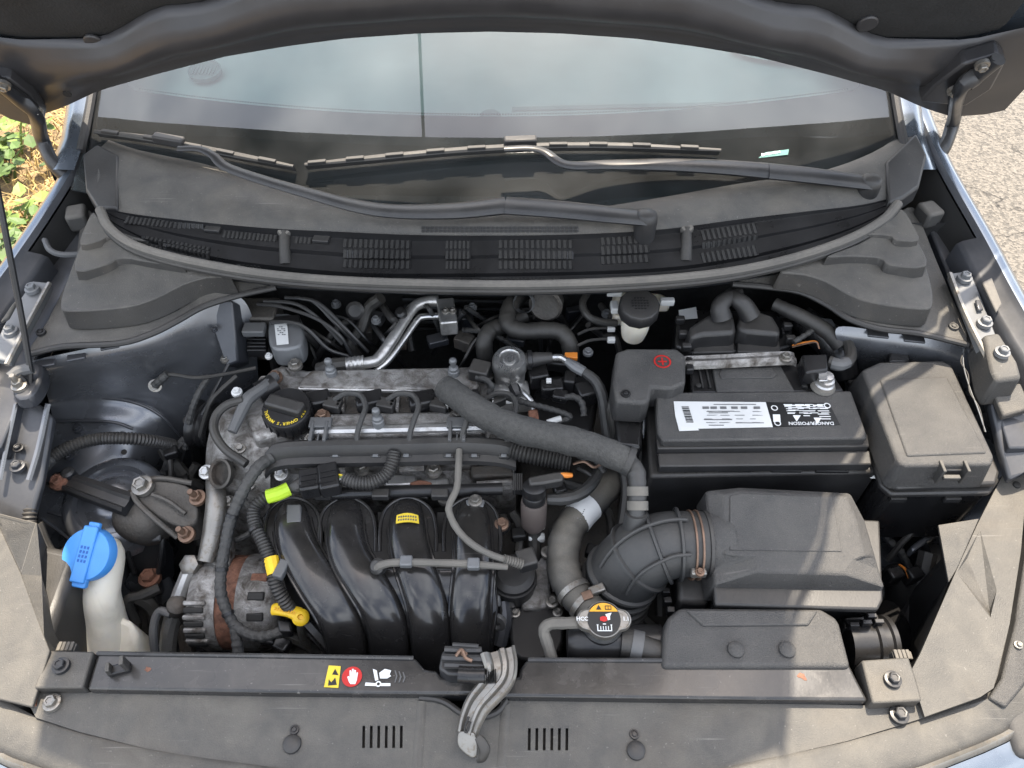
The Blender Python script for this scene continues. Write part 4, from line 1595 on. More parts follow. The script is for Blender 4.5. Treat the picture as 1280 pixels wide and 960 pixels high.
# ---------------------------------------------------------------- hood latch with its long release lever
lt = thing('hood_latch', 'steel hood latch with long curved secondary release lever', 'latch', P(600, 846, .72))
mb = MB()
mb.slab(PP([(548, 836), (552, 815), (562, 806), (600, 806), (606, 820), (640, 815), (642, 838), (620, 846), (560, 844)], .79), .045)
mb.build('latch_plate', M['black_steel'], lt, bevel=.003)
for px0, py0, px1, py1, z, r in ((556, 812, 602, 813, .80, .0045), (553, 822, 604, 824, .799, .005), (556, 831, 604, 833, .797, .0045), (566, 806, 598, 808, .802, .003)):
    mb = MB()
    mb.tube(PP([(px0, py0, z), ((px0 + px1) / 2, py0 + 1, z + .001), (px1, py1, z)]), r, 8, 4)
    mb.build('latch_bar', M['black_steel'], lt)
mb = MB()
mb.tube(PP([(573, 843, .797), (590, 844, .797), (606, 844, .797)]), .010, 12, 4)
mb.build('cable_ferrule', M['plastic_clean'], lt)
mb = MB()
for i in range(8):
    mb.lathe(P(604 + i * 2.2, 845, .797), V((1, 0, 0)), [(.008, -.0006), (.009, 0), (.008, .0006)], 12)
mb.build('spring', M['plastic_clean'], lt, kind='stuff')
mb = MB()
mb.tube(PP([(570, 820, .806), (577, 812, .810), (582, 822, .808), (590, 826, .806)]), .0022, 6, 5)
mb.build('return_spring', M['copper'], lt)
bolt(lt, 579, 817, .803, M['copper'], .5)
lev = crom(PP([(622, 812, .806), (626, 830, .806), (624, 846, .803), (612, 862, .797), (597, 880, .789), (588, 900, .781), (583, 918, .774)]), 5)
wid = [.021 - .009 * (i / (len(lev) - 1)) for i in range(len(lev))]
rows = []
for i, q in enumerate(lev):
    a, b = lev[max(0, i - 1)], lev[min(len(lev) - 1, i + 1)]
    d = (b - a).normalized()
    s = d.cross(UP).normalized() * -wid[i]
    rows.append([q - s + UP * -.008, q - s, q - s * .82 + UP * .003, q - s * .62 + UP * .002, q - s * .4 - UP * .004, q + s * .0 - UP * .004, q + s * .12 + UP * .002, q + s * .35 + UP * .002, q + s * .5 - UP * .003, q + s * .78 - UP * .002, q + s * .86 + UP * .003, q + s, q + s - UP * .008])
mb = MB()
mb.loft(rows)
lv = mb.build('release_lever', M['zinc'], lt, smooth=40)
mb = MB()
mb.slab(smooth_poly(PP([(576, 914, .776), (592, 916, .776), (596, 926, .770), (596, 944, .758), (588, 946, .757), (574, 934, .765), (572, 922, .772)]), 3), .003)
mb.build('lever_tongue', M['zinc'], lv, bevel=.0008)
mb = MB()
mb.tube(PP([(597, 921, .778), (602, 928, .776), (606, 938, .770), (602, 948, .762), (596, 950, .760)]), [.004, .006, .0065, .006, .004], 10, 4, flat=.6)
mb.build('finger_pad', M['rubber'], lv)
mb = MB()
mb.tube(PP([(586, 896, .788), (582, 906, .784), (581, 914, .781), (584, 914, .781), (587, 902, .786)]), .0015, 6, 3)
mb.build('lever_slot', M['pit'], lv)

# ---------------------------------------------------------------- engine: head, valve cover, timing cover
eng = thing('engine', 'grimy aluminium four cylinder engine with valve cover and ignition coils', 'engine', P(450, 560, .45))
ZV = .795
mb = MB()
mb.slab(PP([(300, 560, .775), (318, 500, .785), (340, 462, ZV), (352, 455, ZV), (384, 462, ZV), (590, 457, ZV), (614, 470, ZV), (640, 540, .775), (640, 566, .77), (330, 572, .77)]), .05)
vcv = mb.build('valve_cover', M['alu'], eng, bevel=.006, seg=3)
# rear raised rail
mb = MB()
a = PP([(390, 462), (586, 458), (596, 466), (600, 480), (592, 488), (372, 484), (380, 470)], ZV + .020)
mb.slab(a, .03, grow=.003)
mb.build('rear_rail', M['alu'], eng, bevel=.004, seg=3)
mb = MB()
mb.tube(PP([(374, 486, ZV + .014), (470, 488, ZV + .014), (594, 488, ZV + .014)]), .004, 8, 4)
mb.build('rail_edge', M['alu2'], eng)
# left boss of the cover carrying the oil filler
mb = MB()
mb.slab(PP([(322, 478), (340, 460), (356, 456), (362, 468), (388, 470), (372, 498), (360, 540), (318, 548), (306, 520)], ZV + .010), .03, grow=.004)
mb.build('filler_boss', M['alu'], eng, bevel=.006, seg=3)
# front rail with rounded bright nose
mb = MB()
mb.slab(PP([(404, 516), (600, 512), (608, 526), (604, 540), (400, 546), (396, 528)], ZV + .012), .035, grow=.002)
mb.build('front_rail', M['alu'], eng, bevel=.006, seg=3)
mb = MB()
mb.tube(PP([(392, 540, ZV + .008), (480, 538, ZV + .009), (606, 535, ZV + .008)]), [.008, .0085, .0085], 10, 5)
mb.build('rail_nose', M['alu2'], eng)
# coil valley floor and ribs between the coils
mb = MB()
mb.slab(PP([(384, 491), (600, 489), (606, 514), (384, 518)], ZV + .0015), .02)
mb.build('coil_valley', M['iron'], eng)
for px in (431, 498, 560):
    mb = MB()
    mb.box(P(px, 502, ZV + .008), (.004, .04, .018))
    mb.build('valley_rib', M['alu'], eng, bevel=.001)
for i, px in enumerate((396, 462, 528, 584)):
    c = P(px, 501, ZV + .016)
    mb = MB()
    mb.box(c, (.040, .026, .020), V((1, .25, 0)))
    mb.lathe(c + V((-.002, .0, -.03)), UP, [(.014, -.01), (.014, .03)], 16)
    co = mb.build('ignition_coil', M['plastic_clean'], eng, bevel=.003)
    mb = MB()
    mb.box(c + V((.026, -.010, .002)), (.026, .018, .016), V((1, -.25, 0)))
    mb.build('coil_plug', M['conduit'], co, bevel=.002)
    mb = MB()
    for k_ in range(3):
        mb.box(c + V((.036, -.014 + .006 * k_, .006)), (.006, .004, .008), V((1, -.25, 0)))
    mb.build('plug_clip', M['paper'] if i in (2, 3) else M['plastic'], co, kind='stuff')
    mb = MB()
    mb.tube(PP([(px + 22, 500, ZV + .024), (px + 36, 492, ZV + .034), (px + 54, 494, ZV + .038), (px + 61, 508, ZV + .038), (px + 56, 524, ZV + .034), (px + 51, 540, ZV + .024), (px + 50, 552, ZV + .016)]), .0042, 8, 5)
    mb.build('coil_lead', M['tape'], co)
for px, py, m_ in ((369, 456, 'zinc'), (344, 471, 'copper'), (403, 520, 'copper'), (572, 519, 'iron')):
    bolt(eng, px, py, ZV + .016, M[m_], 1.1)
for px, py in ((413, 462), (567, 462), (472, 524)):
    b_ = bolt(eng, px, py, ZV + .030, M['motor'], 1.15, mk=mk_ball, name='ball_stud')
# bracket lugs holding the harness rail
for px in (400, 572):
    mb = MB()
    c = P(px, 540, ZV + .014)
    mb.box(c + V((-.010, -.004, -.008)), (.005, .034, .036))
    mb.box(c + V((.010, -.004, -.008)), (.005, .034, .036))
    mb.box(c + V((0, .012, .006)), (.032, .018, .006))
    mb.box(c + V((0, -.012, -.004)), (.003, .014, .02))
    mb.build('rail_lug', M['grey_plastic'], eng, bevel=.002)
# cylinder head side below the rail
mb = MB()
mb.slab(PP([(306, 566, .75), (640, 560, .75), (646, 606, .71), (640, 616, .70), (308, 622, .70)]), .10)
hd_ = mb.build('cylinder_head', M['alu'], eng, bevel=.006)
for px0, px1, py in ((440, 470, 600), (478, 520, 600), (528, 560, 604), (588, 640, 588)):
    mb = MB()
    mb.slab(PP([(px0, py - 7), (px1, py - 8), (px1 + 2, py + 6), (px0 + 2, py + 8)], .742), .02)
    mb.build('head_boss', M['alu2'] if px0 != 588 else M['iron'], eng, bevel=.004)
for px, py in ((351, 585), (542, 588), (452, 585), (556, 620), (627, 655)):
    bolt(eng, px, py, .752 if py < 600 else .715, M['zinc'] if py < 600 else M['iron'], 1.15)
# oval stained casting marks
mb = MB()
mb.slab(smooth_poly(PP([(512, 604), (526, 600), (540, 604), (526, 610)], .746), 4), .006)
mb.build('core_plug', M['rust'], eng, bevel=.001)
# timing cover: big rounded casting at the belt end
mb = MB()
rows_px = [
    [(330, 500, .785), (318, 492, .79), (300, 500, .79), (286, 505, .79), (274, 512, .785), (266, 524, .775)],
    [(334, 530, .79), (318, 520, .795), (298, 520, .798), (282, 524, .795), (268, 532, .785), (260, 546, .765)],
    [(336, 560, .785), (320, 550, .79), (300, 548, .795), (282, 550, .79), (266, 556, .775), (257, 566, .75)],
    [(338, 590, .765), (320, 582, .772), (300, 580, .775), (282, 582, .770), (265, 586, .755), (257, 592, .73)],
    [(338, 618, .73), (320, 614, .735), (300, 612, .738), (282, 612, .735), (266, 616, .72), (258, 620, .69)],
    [(336, 650, .66), (320, 648, .66), (300, 646, .66), (280, 648, .66), (264, 652, .64), (258, 656, .60)],
    [(330, 720, .50), (318, 720, .5), (300, 720, .5), (280, 720, .5), (264, 720, .48), (258, 720, .45)]]
mb.loft([PP(r) for r in rows_px])
tmc = mb.build('timing_cover', M['alu'], eng, sub=2)
# oval port and bolts on it
mb = MB()
q = P(277, 592, .768)
mb.lathe(q, V((-.45, -.5, .8)), [(.021, -.004), (.022, .004), (.019, .0055), (.017, .003), (.017, -.004), (.0005, -.004)], 26)
mb.build('cover_port', M['iron'], tmc)
for px, py, z in ((258, 590, .752), (352, 592, .757), (338, 480, .80)):
    bolt(eng, px, py, z, M['alu2'], 1.1, V((-.2, -.3, 1)))
# camshaft position sensor at the left rear corner
mb = MB()
mb.tube(PP([(322, 492, .815), (334, 486, .815), (344, 480, .815)]), .017, 14, 4)
cs = mb.build('cam_sensor', M['plastic_clean'], eng)
mb = MB()
mb.tube(PP([(344, 470, .82), (330, 484, .825), (312, 497, .825), (304, 510, .82), (290, 540, .81)]), [.008, .009, .010, .009, .007], 10, 5)
mb.build('sensor_boot', M['grey_plastic'], cs)
mb = MB()
mb.tube(PP([(304, 500, .828), (284, 506, .825), (270, 520, .82), (268, 540, .815), (282, 562, .808), (308, 580, .80)]), .0065, 10, 6)
mb.build('sensor_lead', M['rubber'], cs)
bolt(eng, 296, 490, .825, M['paper'], .8)
# accessory pulley at the back left of engine
mb = MB()
mb.lathe(P(254, 530, .72), V((-1, .15, .1)), [(.034, -.02), (.038, -.016), (.034, -.010), (.038, -.004), (.034, .002), (.038, .008), (.038, .014), (.026, .016), (.024, .006), (.01, .006)], 36)
mb.build('belt_pulley', M['plastic_clean'], eng)
# lower block mass, dark
mb = MB()
mb.slab(PP([(270, 640), (700, 610), (720, 700), (690, 820), (330, 830)], .56), .18)
mb.build('engine_block', M['iron'], eng, bevel=.01)
mb = MB()
mb.slab(PP([(640, 500), (760, 500), (790, 600), (780, 720), (660, 720)], .62), .22)
mb.build('gearbox', M['iron'], eng, bevel=.02)

# oil filler cap
q = P(361, 517, ZV + .016)
oc = thing('oil_filler_cap', 'round black oil filler cap with yellow ring lettering', 'cap', q)
ax = V((0, -.10, 1)).normalized()
k = pxm(361, 515, ZV + .03)
r = 30.5 * k
mb = MB()
prof = [(r * .96, -.012), (r, -.008), (r, .012), (r * .97, .0165), (r * .95, .0172), (.0005, .0172)]
mb.lathe(q, ax, prof, 40)
cb = mb.build('cap_body', M['plastic_clean'], oc, smooth=40)
for i in range(20):
    a_ = i * math.pi * 2 / 20
    x_, y_, z_ = frame(ax)
    inst('grip_rib', 'griprib', lambda m_: m_.box(V((0, 0, 0)), (.0026, .0022, .018)), M['plastic_clean'], cb, q + (x_ * math.cos(a_) + y_ * math.sin(a_)) * (r + .0003) + z_ * .002, UP, 1, a_)
gd = (V((1, -.33, 0))).normalized()
mb = MB()
gc = q + ax * .022
mb.box(gc, (r * 1.62, .022, .014), gd)
mb.build('grip_bar', M['plastic'], oc, bevel=.004, seg=3)
x_, y_, z_ = frame(ax)
mb = MB()
word = "SEE OWNER'S MANUAL"
for i, ch in enumerate(word):
    ang = RAD(345 - 150 * i / (len(word) - 1))
    rd = x_ * math.cos(ang) + y_ * math.sin(ang)
    tg = -x_ * math.sin(ang) + y_ * math.cos(ang)
    if ch != ' ':
        mb.text(ch, q + rd * (r * .80) + z_ * .0178, -tg, rd, .0068, bold=.015)
mb.build('ring_lettering', M['print_yellow'], oc, smooth=0, kind='stuff')

# ---------------------------------------------------------------- harness rail over the manifold
hr = thing('harness_rail', 'long black plastic wiring rail clipped along the engine front', 'wiring rail', P(480, 572, .77))
pth = crom(PP([(332, 572, .800), (345, 562, .806), (380, 558, .808), (480, 556, .808), (570, 554, .808), (620, 556, .806), (645, 562, .80)]), 5)
rows = []
for q in pth:
    rows.append([q + V((0, .010, -.012)), q + V((0, .010, .002)), q + V((0, .004, .007)), q + V((0, -.004, .006)), q + V((0, -.010, -.002)), q + V((0, -.012, -.010)), q + V((0, -.022, -.012)), q + V((0, -.023, -.020)), q + V((0, 0, -.022))])
mb = MB()
mb.loft(rows, True, True)
mb.build('rail_body', M['plastic'], hr, smooth=40)
for px in (350, 420, 470, 508, 561, 593, 630):
    mb = MB()
    c = P(px, 571, .795)
    mb.box(c, (.015, .007, .009))
    cl = mb.build('rail_clip', M['plastic'], hr, bevel=.0015)
    mb = MB()
    mb.box(c + V((0, -.001, .005)), (.008, .005, .003))
    mb.build('clip_tongue', M['motor'], cl, bevel=.001)
mb = MB()
mb.tube(PP([(640, 562, .803), (662, 568, .803), (690, 573, .80), (713, 577, .798)]), .0125, 14, 5, pitch=.0048, amp=.0016)
mb.build('corrugated_end', M['conduit'], hr)

# ---------------------------------------------------------------- harness branches
def wire(name, label, path, r, m_, pitch=0, amp=0, cat='cable', seg=10, parent=None, n=6):
    mb = MB()
    if m_ == 'tape' and not pitch:
        pitch, amp = .009, .0005
    mb.tube(PP(path), r, seg, n, pitch=pitch, amp=amp, wob=.05 if m_ in ('tape', 'rubber', 'radhose', 'foam', 'hose', 'conduit_grey') else 0)
    if parent:
        return mb.build(name, M[m_], parent)
    return mb.build(name, M[m_], label=label, cat=cat)


hb = thing('engine_harness', 'thick cloth taped wiring branch hanging over the alternator', 'wiring harness', P(280, 780, .60))
wire('taped_trunk', '', [(338, 572, .80), (322, 585, .802), (306, 610, .79), (290, 645, .765), (282, 680, .745), (277, 710, .73), (276, 740, .715), (284, 765, .70), (293, 782, .69)], [.0085, .0085, .0082, .008, .0078, .0078, .0076, .0075, .007], 'tape', parent=hb)
wire('taped_branch', '', [(290, 778, .692), (305, 790, .688), (325, 796, .685), (345, 792, .682), (354, 786, .68)], .0075, 'tape', parent=hb)
wire('taped_branch', '', [(293, 780, .692), (296, 800, .68), (300, 830, .66)], .0075, 'tape', parent=hb)
mb = MB()
mb.slab(PP([(346, 774), (364, 776), (364, 790), (348, 790)], .69), .02)
mb.build('plug', M['plastic_clean'], hb, bevel=.003)
for f in range(5):
    pass
h2 = thing('injector_harness', 'corrugated conduit with yellow band running down beside the manifold', 'conduit', P(345, 760, .62))
wire('conduit', '', [(352, 614, .775), (332, 622, .775), (318, 636, .77), (318, 655, .765), (330, 682, .758), (340, 710, .748), (346, 735, .735), (356, 752, .72), (366, 765, .70)], .0085, 'conduit', pitch=.0046, amp=.0010, parent=h2, seg=12)
wire('yellow_band', '', [(338.5, 697, .754), (341, 708, .750), (343, 717, .746)], .0100, 'yellow', parent=h2, n=3)
mb = MB()
c = P(352, 712, .752)
mb.box(c, (.014, .026, .012), V((1, -.3, 0)))
mb.build('band_clip', M['grey_plastic'], h2, bevel=.002)
wire('lime_tag', '', [(334, 621, .786), (348, 617, .787), (361, 611, .787)], .0098, 'lime', parent=h2, n=3)
h3 = thing('main_connector', 'black multi wire connector with short corrugated conduit on the engine front', 'connector', P(405, 610, .75))
wire('taped_tail', '', [(362, 611, .785), (372, 608, .785), (382, 604, .785)], [.007, .010, .011], 'conduit', parent=h3)
for k_, (pa, pb, hw) in enumerate((((376, 606), (400, 602), .021), ((400, 602), (424, 597), .025))):
    a, b = P(*pa, .785), P(*pb, .785)
    mb = MB()
    d = b - a
    mb.box((a + b) / 2, (d.length * 1.05, hw * 1.7, .026), d)
    cn_ = mb.build('connector_half', M['plastic_clean'], h3, bevel=.003)
    mb = MB()
    for j in range(3):
        mb.box((a + b) / 2 + UP * .0135 + V((0, -.012 + .009 * j, 0)), (d.length * .8, .003, .003), d)
    mb.build('connector_rib', M['plastic_clean'], cn_, kind='stuff')
for j, m_ in enumerate(('print_yellow', 'leaf', 'print_white', 'conduit')):
    wire('wire', '', [(422, 593 + 3 * j, .792), (427, 594 + 2.5 * j, .797 - .002 * j), (434, 597 + j, .792)], .0013, m_, parent=h3, seg=6)
wire('conduit', '', [(430, 598, .79), (445, 603, .79), (465, 603, .79), (482, 594, .792), (490, 580, .797), (493, 566, .802)], .0092, 'conduit', pitch=.0042, amp=.0009, parent=h3, seg=12)

v1 = thing('throttle_harness', 'thin dusty conduit curving down the manifold to the throttle plug', 'conduit', P(600, 690, .70))
wire('conduit', '', [(574, 562, .805), (573, 585, .80), (571, 610, .795), (562, 630, .792), (562, 642, .790), (572, 662, .788), (590, 680, .785), (615, 694, .778), (650, 705, .760)], .0048, 'conduit_grey', parent=v1)
mb = MB()
c = P(658, 700, .752)
mb.box(c, (.026, .026, .022), V((1, .3, 0)))
mb.build('plug', M['conduit'], v1, bevel=.003)
wire('plug_sleeve', '', [(630, 699, .772), (652, 705, .760)], .0064, 'conduit_grey', pitch=.0034, amp=.0008, parent=v1, n=3)
v2 = thing('vacuum_tube', 'thin beige vacuum tube clipped across the manifold runners', 'tube', P(550, 705, .73))
wire('tube', '', [(470, 712, .765), (478, 706, .776), (500, 703, .780), (560, 704, .780), (600, 706, .778), (634, 709, .768)], [.006, .0055, .0052, .0052, .0052, .004], 'conduit_grey', parent=v2)
for px, py in ((508, 702), (592, 705)):
    mb = MB()
    c = P(px, py + 1, .780)
    mb.box(c + UP * .002, (.016, .015, .010), V((1, .0, 0)))
    mb.build('tube_clip', M['motor'], v2, bevel=.002)
mb = MB()
mb.lathe(P(472, 708, .768), V((-.4, -.3, .9)), [(.010, -.008), (.011, .002), (.007, .006)], 16)
mb.build('tube_elbow', M['conduit'], v2)

# ---------------------------------------------------------------- intake manifold
im = thing('intake_manifold', 'glossy black plastic intake manifold with four curved runners', 'manifold', P(500, 800, .52))
runs = [
    [(366, 636, .735), (366, 655, .742), (371, 680, .744), (383, 705, .742), (400, 733, .735), (418, 760, .722), (430, 785, .70), (436, 815, .66), (438, 850, .60)],
    [(434, 632, .735), (432, 652, .742), (433, 678, .745), (441, 703, .744), (458, 730, .738), (474, 756, .724), (484, 783, .701), (488, 815, .66), (489, 850, .60)],
    [(510, 634, .735), (509, 652, .742), (511, 680, .745), (517, 705, .744), (526, 731, .736), (534, 757, .722), (538, 785, .70), (540, 815, .66), (540, 850, .60)],
    [(590, 632, .735), (590, 652, .742), (591, 680, .744), (592, 705, .742), (590, 731, .735), (588, 757, .722), (588, 785, .70), (590, 815, .66), (590, 850, .60)]]
for i, rr in enumerate(runs):
    mb = MB()
    mb.tube(PP(rr), [.020, .0255, .0265, .0265, .0270, .0275, .028, .0285, .0285], 24, 6, flat=.72, up=UP, sq=2.9)
    ru = mb.build('runner', M['gloss'], im, smooth=60)
    # raised seam line down the side of the runner
    side = []
    pp = crom(PP(rr), 4)
    for j in range(0, len(pp)):
        a, b = pp[max(0, j - 1)], pp[min(len(pp) - 1, j + 1)]
        s_ = (b - a).normalized().cross(UP).normalized()
        side.append(pp[j] - s_ * (.0258 + .002 * min(1, j / 20)) + UP * .004)
    mb = MB()
    mb.tube(side[4:], .0024, 6, 1)
    mb.build('weld_seam', M['gloss'], ru)
    side = []
    for j in range(0, len(pp)):
        a, b = pp[max(0, j - 1)], pp[min(len(pp) - 1, j + 1)]
        s_ = (b - a).normalized().cross(UP).normalized()
        side.append(pp[j] + s_ * (.0255 + .002 * min(1, j / 20)) + UP * .006)
    mb = MB()
    mb.tube(side[5:], .0022, 6, 1)
    mb.build('weld_seam', M['gloss'], ru)
# scalloped head flange with its arches and notches
arches = []
for i, rr in enumerate(runs):
    cx = rr[0][0] + (0, 0, 0, 0)[i]
    w_ = 35
    arches.append([(cx - w_, 690), (cx - w_, 662), (cx - 30, 640), (cx - 17, 627), (cx, 622), (cx + 17, 627), (cx + 30, 640), (cx + w_, 662), (cx + w_, 690)])
oul = [p_ for a in arches for p_ in a] + [(626, 704), (590, 712), (400, 712), (340, 704)]
mb = MB()
mb.slab(PP(oul, .746), .022)
mb.build('head_flange', M['gloss'], im, bevel=.004, seg=3)
for a in arches:
    mb = MB()
    mb.tube(PP(a, .746), .0030, 8, 4)
    mb.build('port_collar', M['gloss'], im, smooth=60)
cols = [crom(PP(rr), 4) for rr in runs]
nr = min(len(c_) for c_ in cols)
web = []
for j in range(8, nr):
    row = [cols[0][j] + V((-.022, 0, -.012))]
    for a, b in zip(cols, cols[1:]):
        row += [a[j] + V((0, 0, .004)), a[j].lerp(b[j], .5) + V((0, 0, .0015))]
    row += [cols[3][j] + V((0, 0, .004)), cols[3][j] + V((.030, 0, -.004))]
    web.append(row)
mb = MB()
mb.loft(web)
mb.loft([[q - UP * .02 for q in r_] for r_ in web])
mb.build('runner_web', M['gloss'], im, smooth=60)
# web plate behind and between the runners
mb = MB()
mb.slab(PP([(334, 668, .722), (350, 656, .725), (612, 656, .725), (622, 680, .722), (622, 760, .712), (612, 860, .60), (440, 860, .60), (372, 770, .70), (338, 705, .715)]), .04)
mb.build('web_plate', M['gloss'], im, bevel=.01, seg=3)
# plenum box under the runners' lower ends
mb = MB()
mb.slab(PP([(402, 752, .715), (470, 790, .69), (610, 790, .69), (622, 700, .715), (628, 760, .70), (616, 840, .60), (430, 840, .60), (380, 770, .69)]), .10)
mb.build('plenum', M['gloss'], im, bevel=.008)
for a, b in ((400, 428), (474, 500), (548, 574)):
    mb = MB()
    mb.slab(PP([(a - 2, 640, .735), (b + 2, 640, .735), (b + 2, 688, .735), (a - 2, 688, .735)]), .002)
    pk = mb.build('port_pocket', M['pit'], im, bevel=.0008)
    mb = MB()
    mb.slab(PP([(a + 9, 668), (b - 7, 667), (b - 7, 680), (a + 9, 681)], .742), .008)
    mb.build('pocket_clip', M['plastic'], im, bevel=.002)
for px in (450, 523):
    mb = MB()
    mb.slab(PP([(px - 12, 616), (px + 12, 616), (px + 12, 622), (px - 12, 622)], .745), .01)
    mb.build('injector_clip', M['plastic'], im, bevel=.002)
# left corner lug and its square connector
mb = MB()
mb.slab(PP([(326, 645, .742), (352, 628, .748), (372, 630, .748), (376, 646, .745), (352, 658, .742), (332, 660, .74)]), .012)
mb.build('corner_lug', M['gloss'], im, bevel=.004)
mb = MB()
mb.slab(PP([(358, 630), (376, 630), (376, 652), (358, 654)], .762), .02, grow=.001)
mb.build('sensor_block', M['grey_plastic'], im, bevel=.002)
# yellow label on the third runner
lb = []
for i in range(7):
    f = i / 6
    lb.append((P(496 + 27 * f, 645 - 3 * math.sin(f * 3.14), .7640 + .003 * math.sin(f * 3.14)), P(495 + 29 * f, 655 - 2 * math.sin(f * 3.14), .7645 + .0035 * math.sin(f * 3.14))))
mb = MB()
mb.loft([[a + UP * .002 for a, b in lb], [b + UP * .002 for a, b in lb]])
mb.loft([[a + UP * .0005 for a, b in lb], [b + UP * .0005 for a, b in lb]])
yl = mb.build('yellow_label', M['print_yellow'], im, smooth=60)
mb = MB()
for r_ in range(2):
    for i in range(8):
        f = .12 + .76 * i / 7
        q = lb[0][0].lerp(lb[-1][0], f).lerp(lb[0][1].lerp(lb[-1][1], f), .3 + .38 * r_)
        mb.box(q + UP * (.0026 + .0032 * math.sin(f * 3.14)), (.0020, .0026, .0003))
mb.build('label_print', M['grey_plastic'], yl, smooth=0, kind='stuff')
# bolt lugs between runners at right
bolt(im, 627, 655, .745, M['copper'], 1.0)
mb = MB()
mb.slab(PP([(612, 640, .735), (634, 640, .735), (640, 655, .735), (628, 666, .735), (612, 660, .735)]), .015)
mb.build('bolt_lug', M['gloss'], im, bevel=.004)
bolt(im, 556, 622, .745, M['iron'], 1.1)
bolt(im, 594, 626, .757, M['zinc'], 1.0)
mb = MB()
mb.slab(PP([(582, 624), (606, 624), (604, 634), (584, 634)], .755), .012)
mb.build('hose_bracket', M['motor'], im, bevel=.002)

# throttle actuator right of the manifold
ta = thing('throttle_actuator', 'black round throttle actuator beside the fourth runner', 'throttle', P(645, 740, .60))
mb = MB()
mb.lathe(P(642, 722, .70), UP, [(.030, -.04), (.031, -.008), (.033, -.006), (.033, .004), (.031, .006), (.030, .012), (.022, .018), (.0005, .018)], 28)
mb.build('actuator', M['plastic'], ta)
mb = MB()
mb.slab(PP([(650, 694), (686, 694), (690, 758), (652, 762)], .675), .08)
mb.build('casting', M['alu'], ta, bevel=.005)
mb = MB()
mb.slab(smooth_poly(PP([(640, 764), (660, 756), (690, 757), (702, 768), (704, 800), (690, 822), (650, 824), (638, 800)], .665), 2), .05)
ac = mb.build('gear_cover', M['plastic_clean'], ta, bevel=.004)
for px, py in ((644, 766), (697, 765), (688, 752)):
    bolt(ac, px, py, .668, M['zinc'], .7)
mb = MB()
mb.tube(PP([(628, 752, .68), (630, 775, .67), (624, 805, .65)]), .012, 10, 4)
mb.build('link_arm', M['bay_dark'], ta)
mb = MB()
mb.lathe(P(620, 778, .68), V((-.3, -1, .4)), [(.014, -.004), (.014, .003), (.008, .004), (.006, .001), (.0005, .001)], 20)
mb.build('link_pulley', M['steel'], ta)

# ---------------------------------------------------------------- alternator
al = thing('alternator', 'finned aluminium alternator with rusty stator band', 'alternator', P(300, 790, .48))
ac_ = P(300, 752, .625)
X = V((1, 0, .0))
k = pxm(300, 752, .64)


def xoff(px):
    return (px - 300) * k


mb = MB()
mb.lathe(ac_, X, [(.058, xoff(252)), (.062, xoff(256)), (.069, xoff(268)), (.069, xoff(289))], 40)
a1 = mb.build('drive_end_housing', M['alu'], al, smooth=40)
mb = MB()
mb.lathe(ac_, X, [(.066, xoff(286)), (.067, xoff(290)), (.067, xoff(312)), (.066, xoff(316))], 40)
mb.build('stator_band', M['rust'], al)
mb = MB()
mb.lathe(ac_, X, [(.069, xoff(313)), (.069, xoff(338)), (.064, xoff(352)), (.054, xoff(362)), (.03, xoff(366))], 40)
a2 = mb.build('rear_housing', M['alu'], al, smooth=40)
for i, a_ in enumerate((8, 24, 40, 56)):
    d = V((0, -math.cos(RAD(a_)), math.sin(RAD(a_))))
    mb = MB()
    mb.box(ac_ + X * xoff(265) + d * .068, (24 * k, .008, .006), X, X.cross(d))
    mb.build('cooling_slot', M['pit'], a1, bevel=.002)
    d2_ = V((0, -math.cos(RAD(a_ + 8)), math.sin(RAD(a_ + 8))))
    mb = MB()
    mb.box(ac_ + X * xoff(266) + d2_ * .069, (27 * k, .007, .006), X, X.cross(d2_))
    mb.build('cooling_fin', M['alu'], a1, bevel=.002)
for a_, m_ in ((95, 'rust'), (72, 'pit'), (48, 'pit'), (24, 'pit')):
    d = V((0, -math.cos(RAD(a_)), math.sin(RAD(a_))))
    mb = MB()
    mb.box(ac_ + X * xoff(338) + d * .067, (20 * k, .012, .006), X, X.cross(d))
    mb.build('cooling_slot', M[m_], a2, bevel=.002)
mb = MB()
mb.lathe(ac_, X, [(.030, xoff(222)), (.034, xoff(226)), (.031, xoff(230)), (.034, xoff(234)), (.031, xoff(238)), (.034, xoff(242)), (.034, xoff(250)), (.02, xoff(254))], 32)
mb.build('pulley', M['iron'], al)
mb = MB()
mb.slab(PP([(252, 690, .685), (275, 655, .70), (290, 665, .70), (284, 720, .69), (262, 720, .685)]), .03)
mb.build('mounting_ear', M['alu'], al, bevel=.006)
# dipstick with yellow loop
ds = thing('oil_dipstick', 'yellow oil dipstick handle beside the alternator', 'dipstick', P(355, 790, .60))
hp = PP([(341, 762, .705), (348, 761, .708), (362, 764, .708), (374, 768, .706)])
mb = MB()
mb.tube(hp, [.008, .009, .0085, .010], 12, 4, flat=.55, up=UP)
hn = mb.build('handle', M['yellow'], ds)
mb = MB()
c = P(376, 772, .703)
mb.lathe(c, V((.2, -.3, 1)), [(.011, -.006), (.0115, .003), (.008, .006), (.004, .0065), (.003, .002)], 20)
mb.build('handle_loop', M['yellow'], ds)
mb = MB()
for i in range(8):
    q = P(344 + 3.4 * i, 760.5 + .8 * i, .7135)
    mb.box(q, (.0016, .0042, .0006), V((1, -.15, 0)))
mb.build('embossed_print', M['ochre'], hn, smooth=0, kind='stuff')
mb = MB()
mb.tube([c, c + V((-.005, -.01, -.04)), c + V((0, -.01, -.12))], .005, 8, 3)
mb.build('tube', M['zinc'], ds)

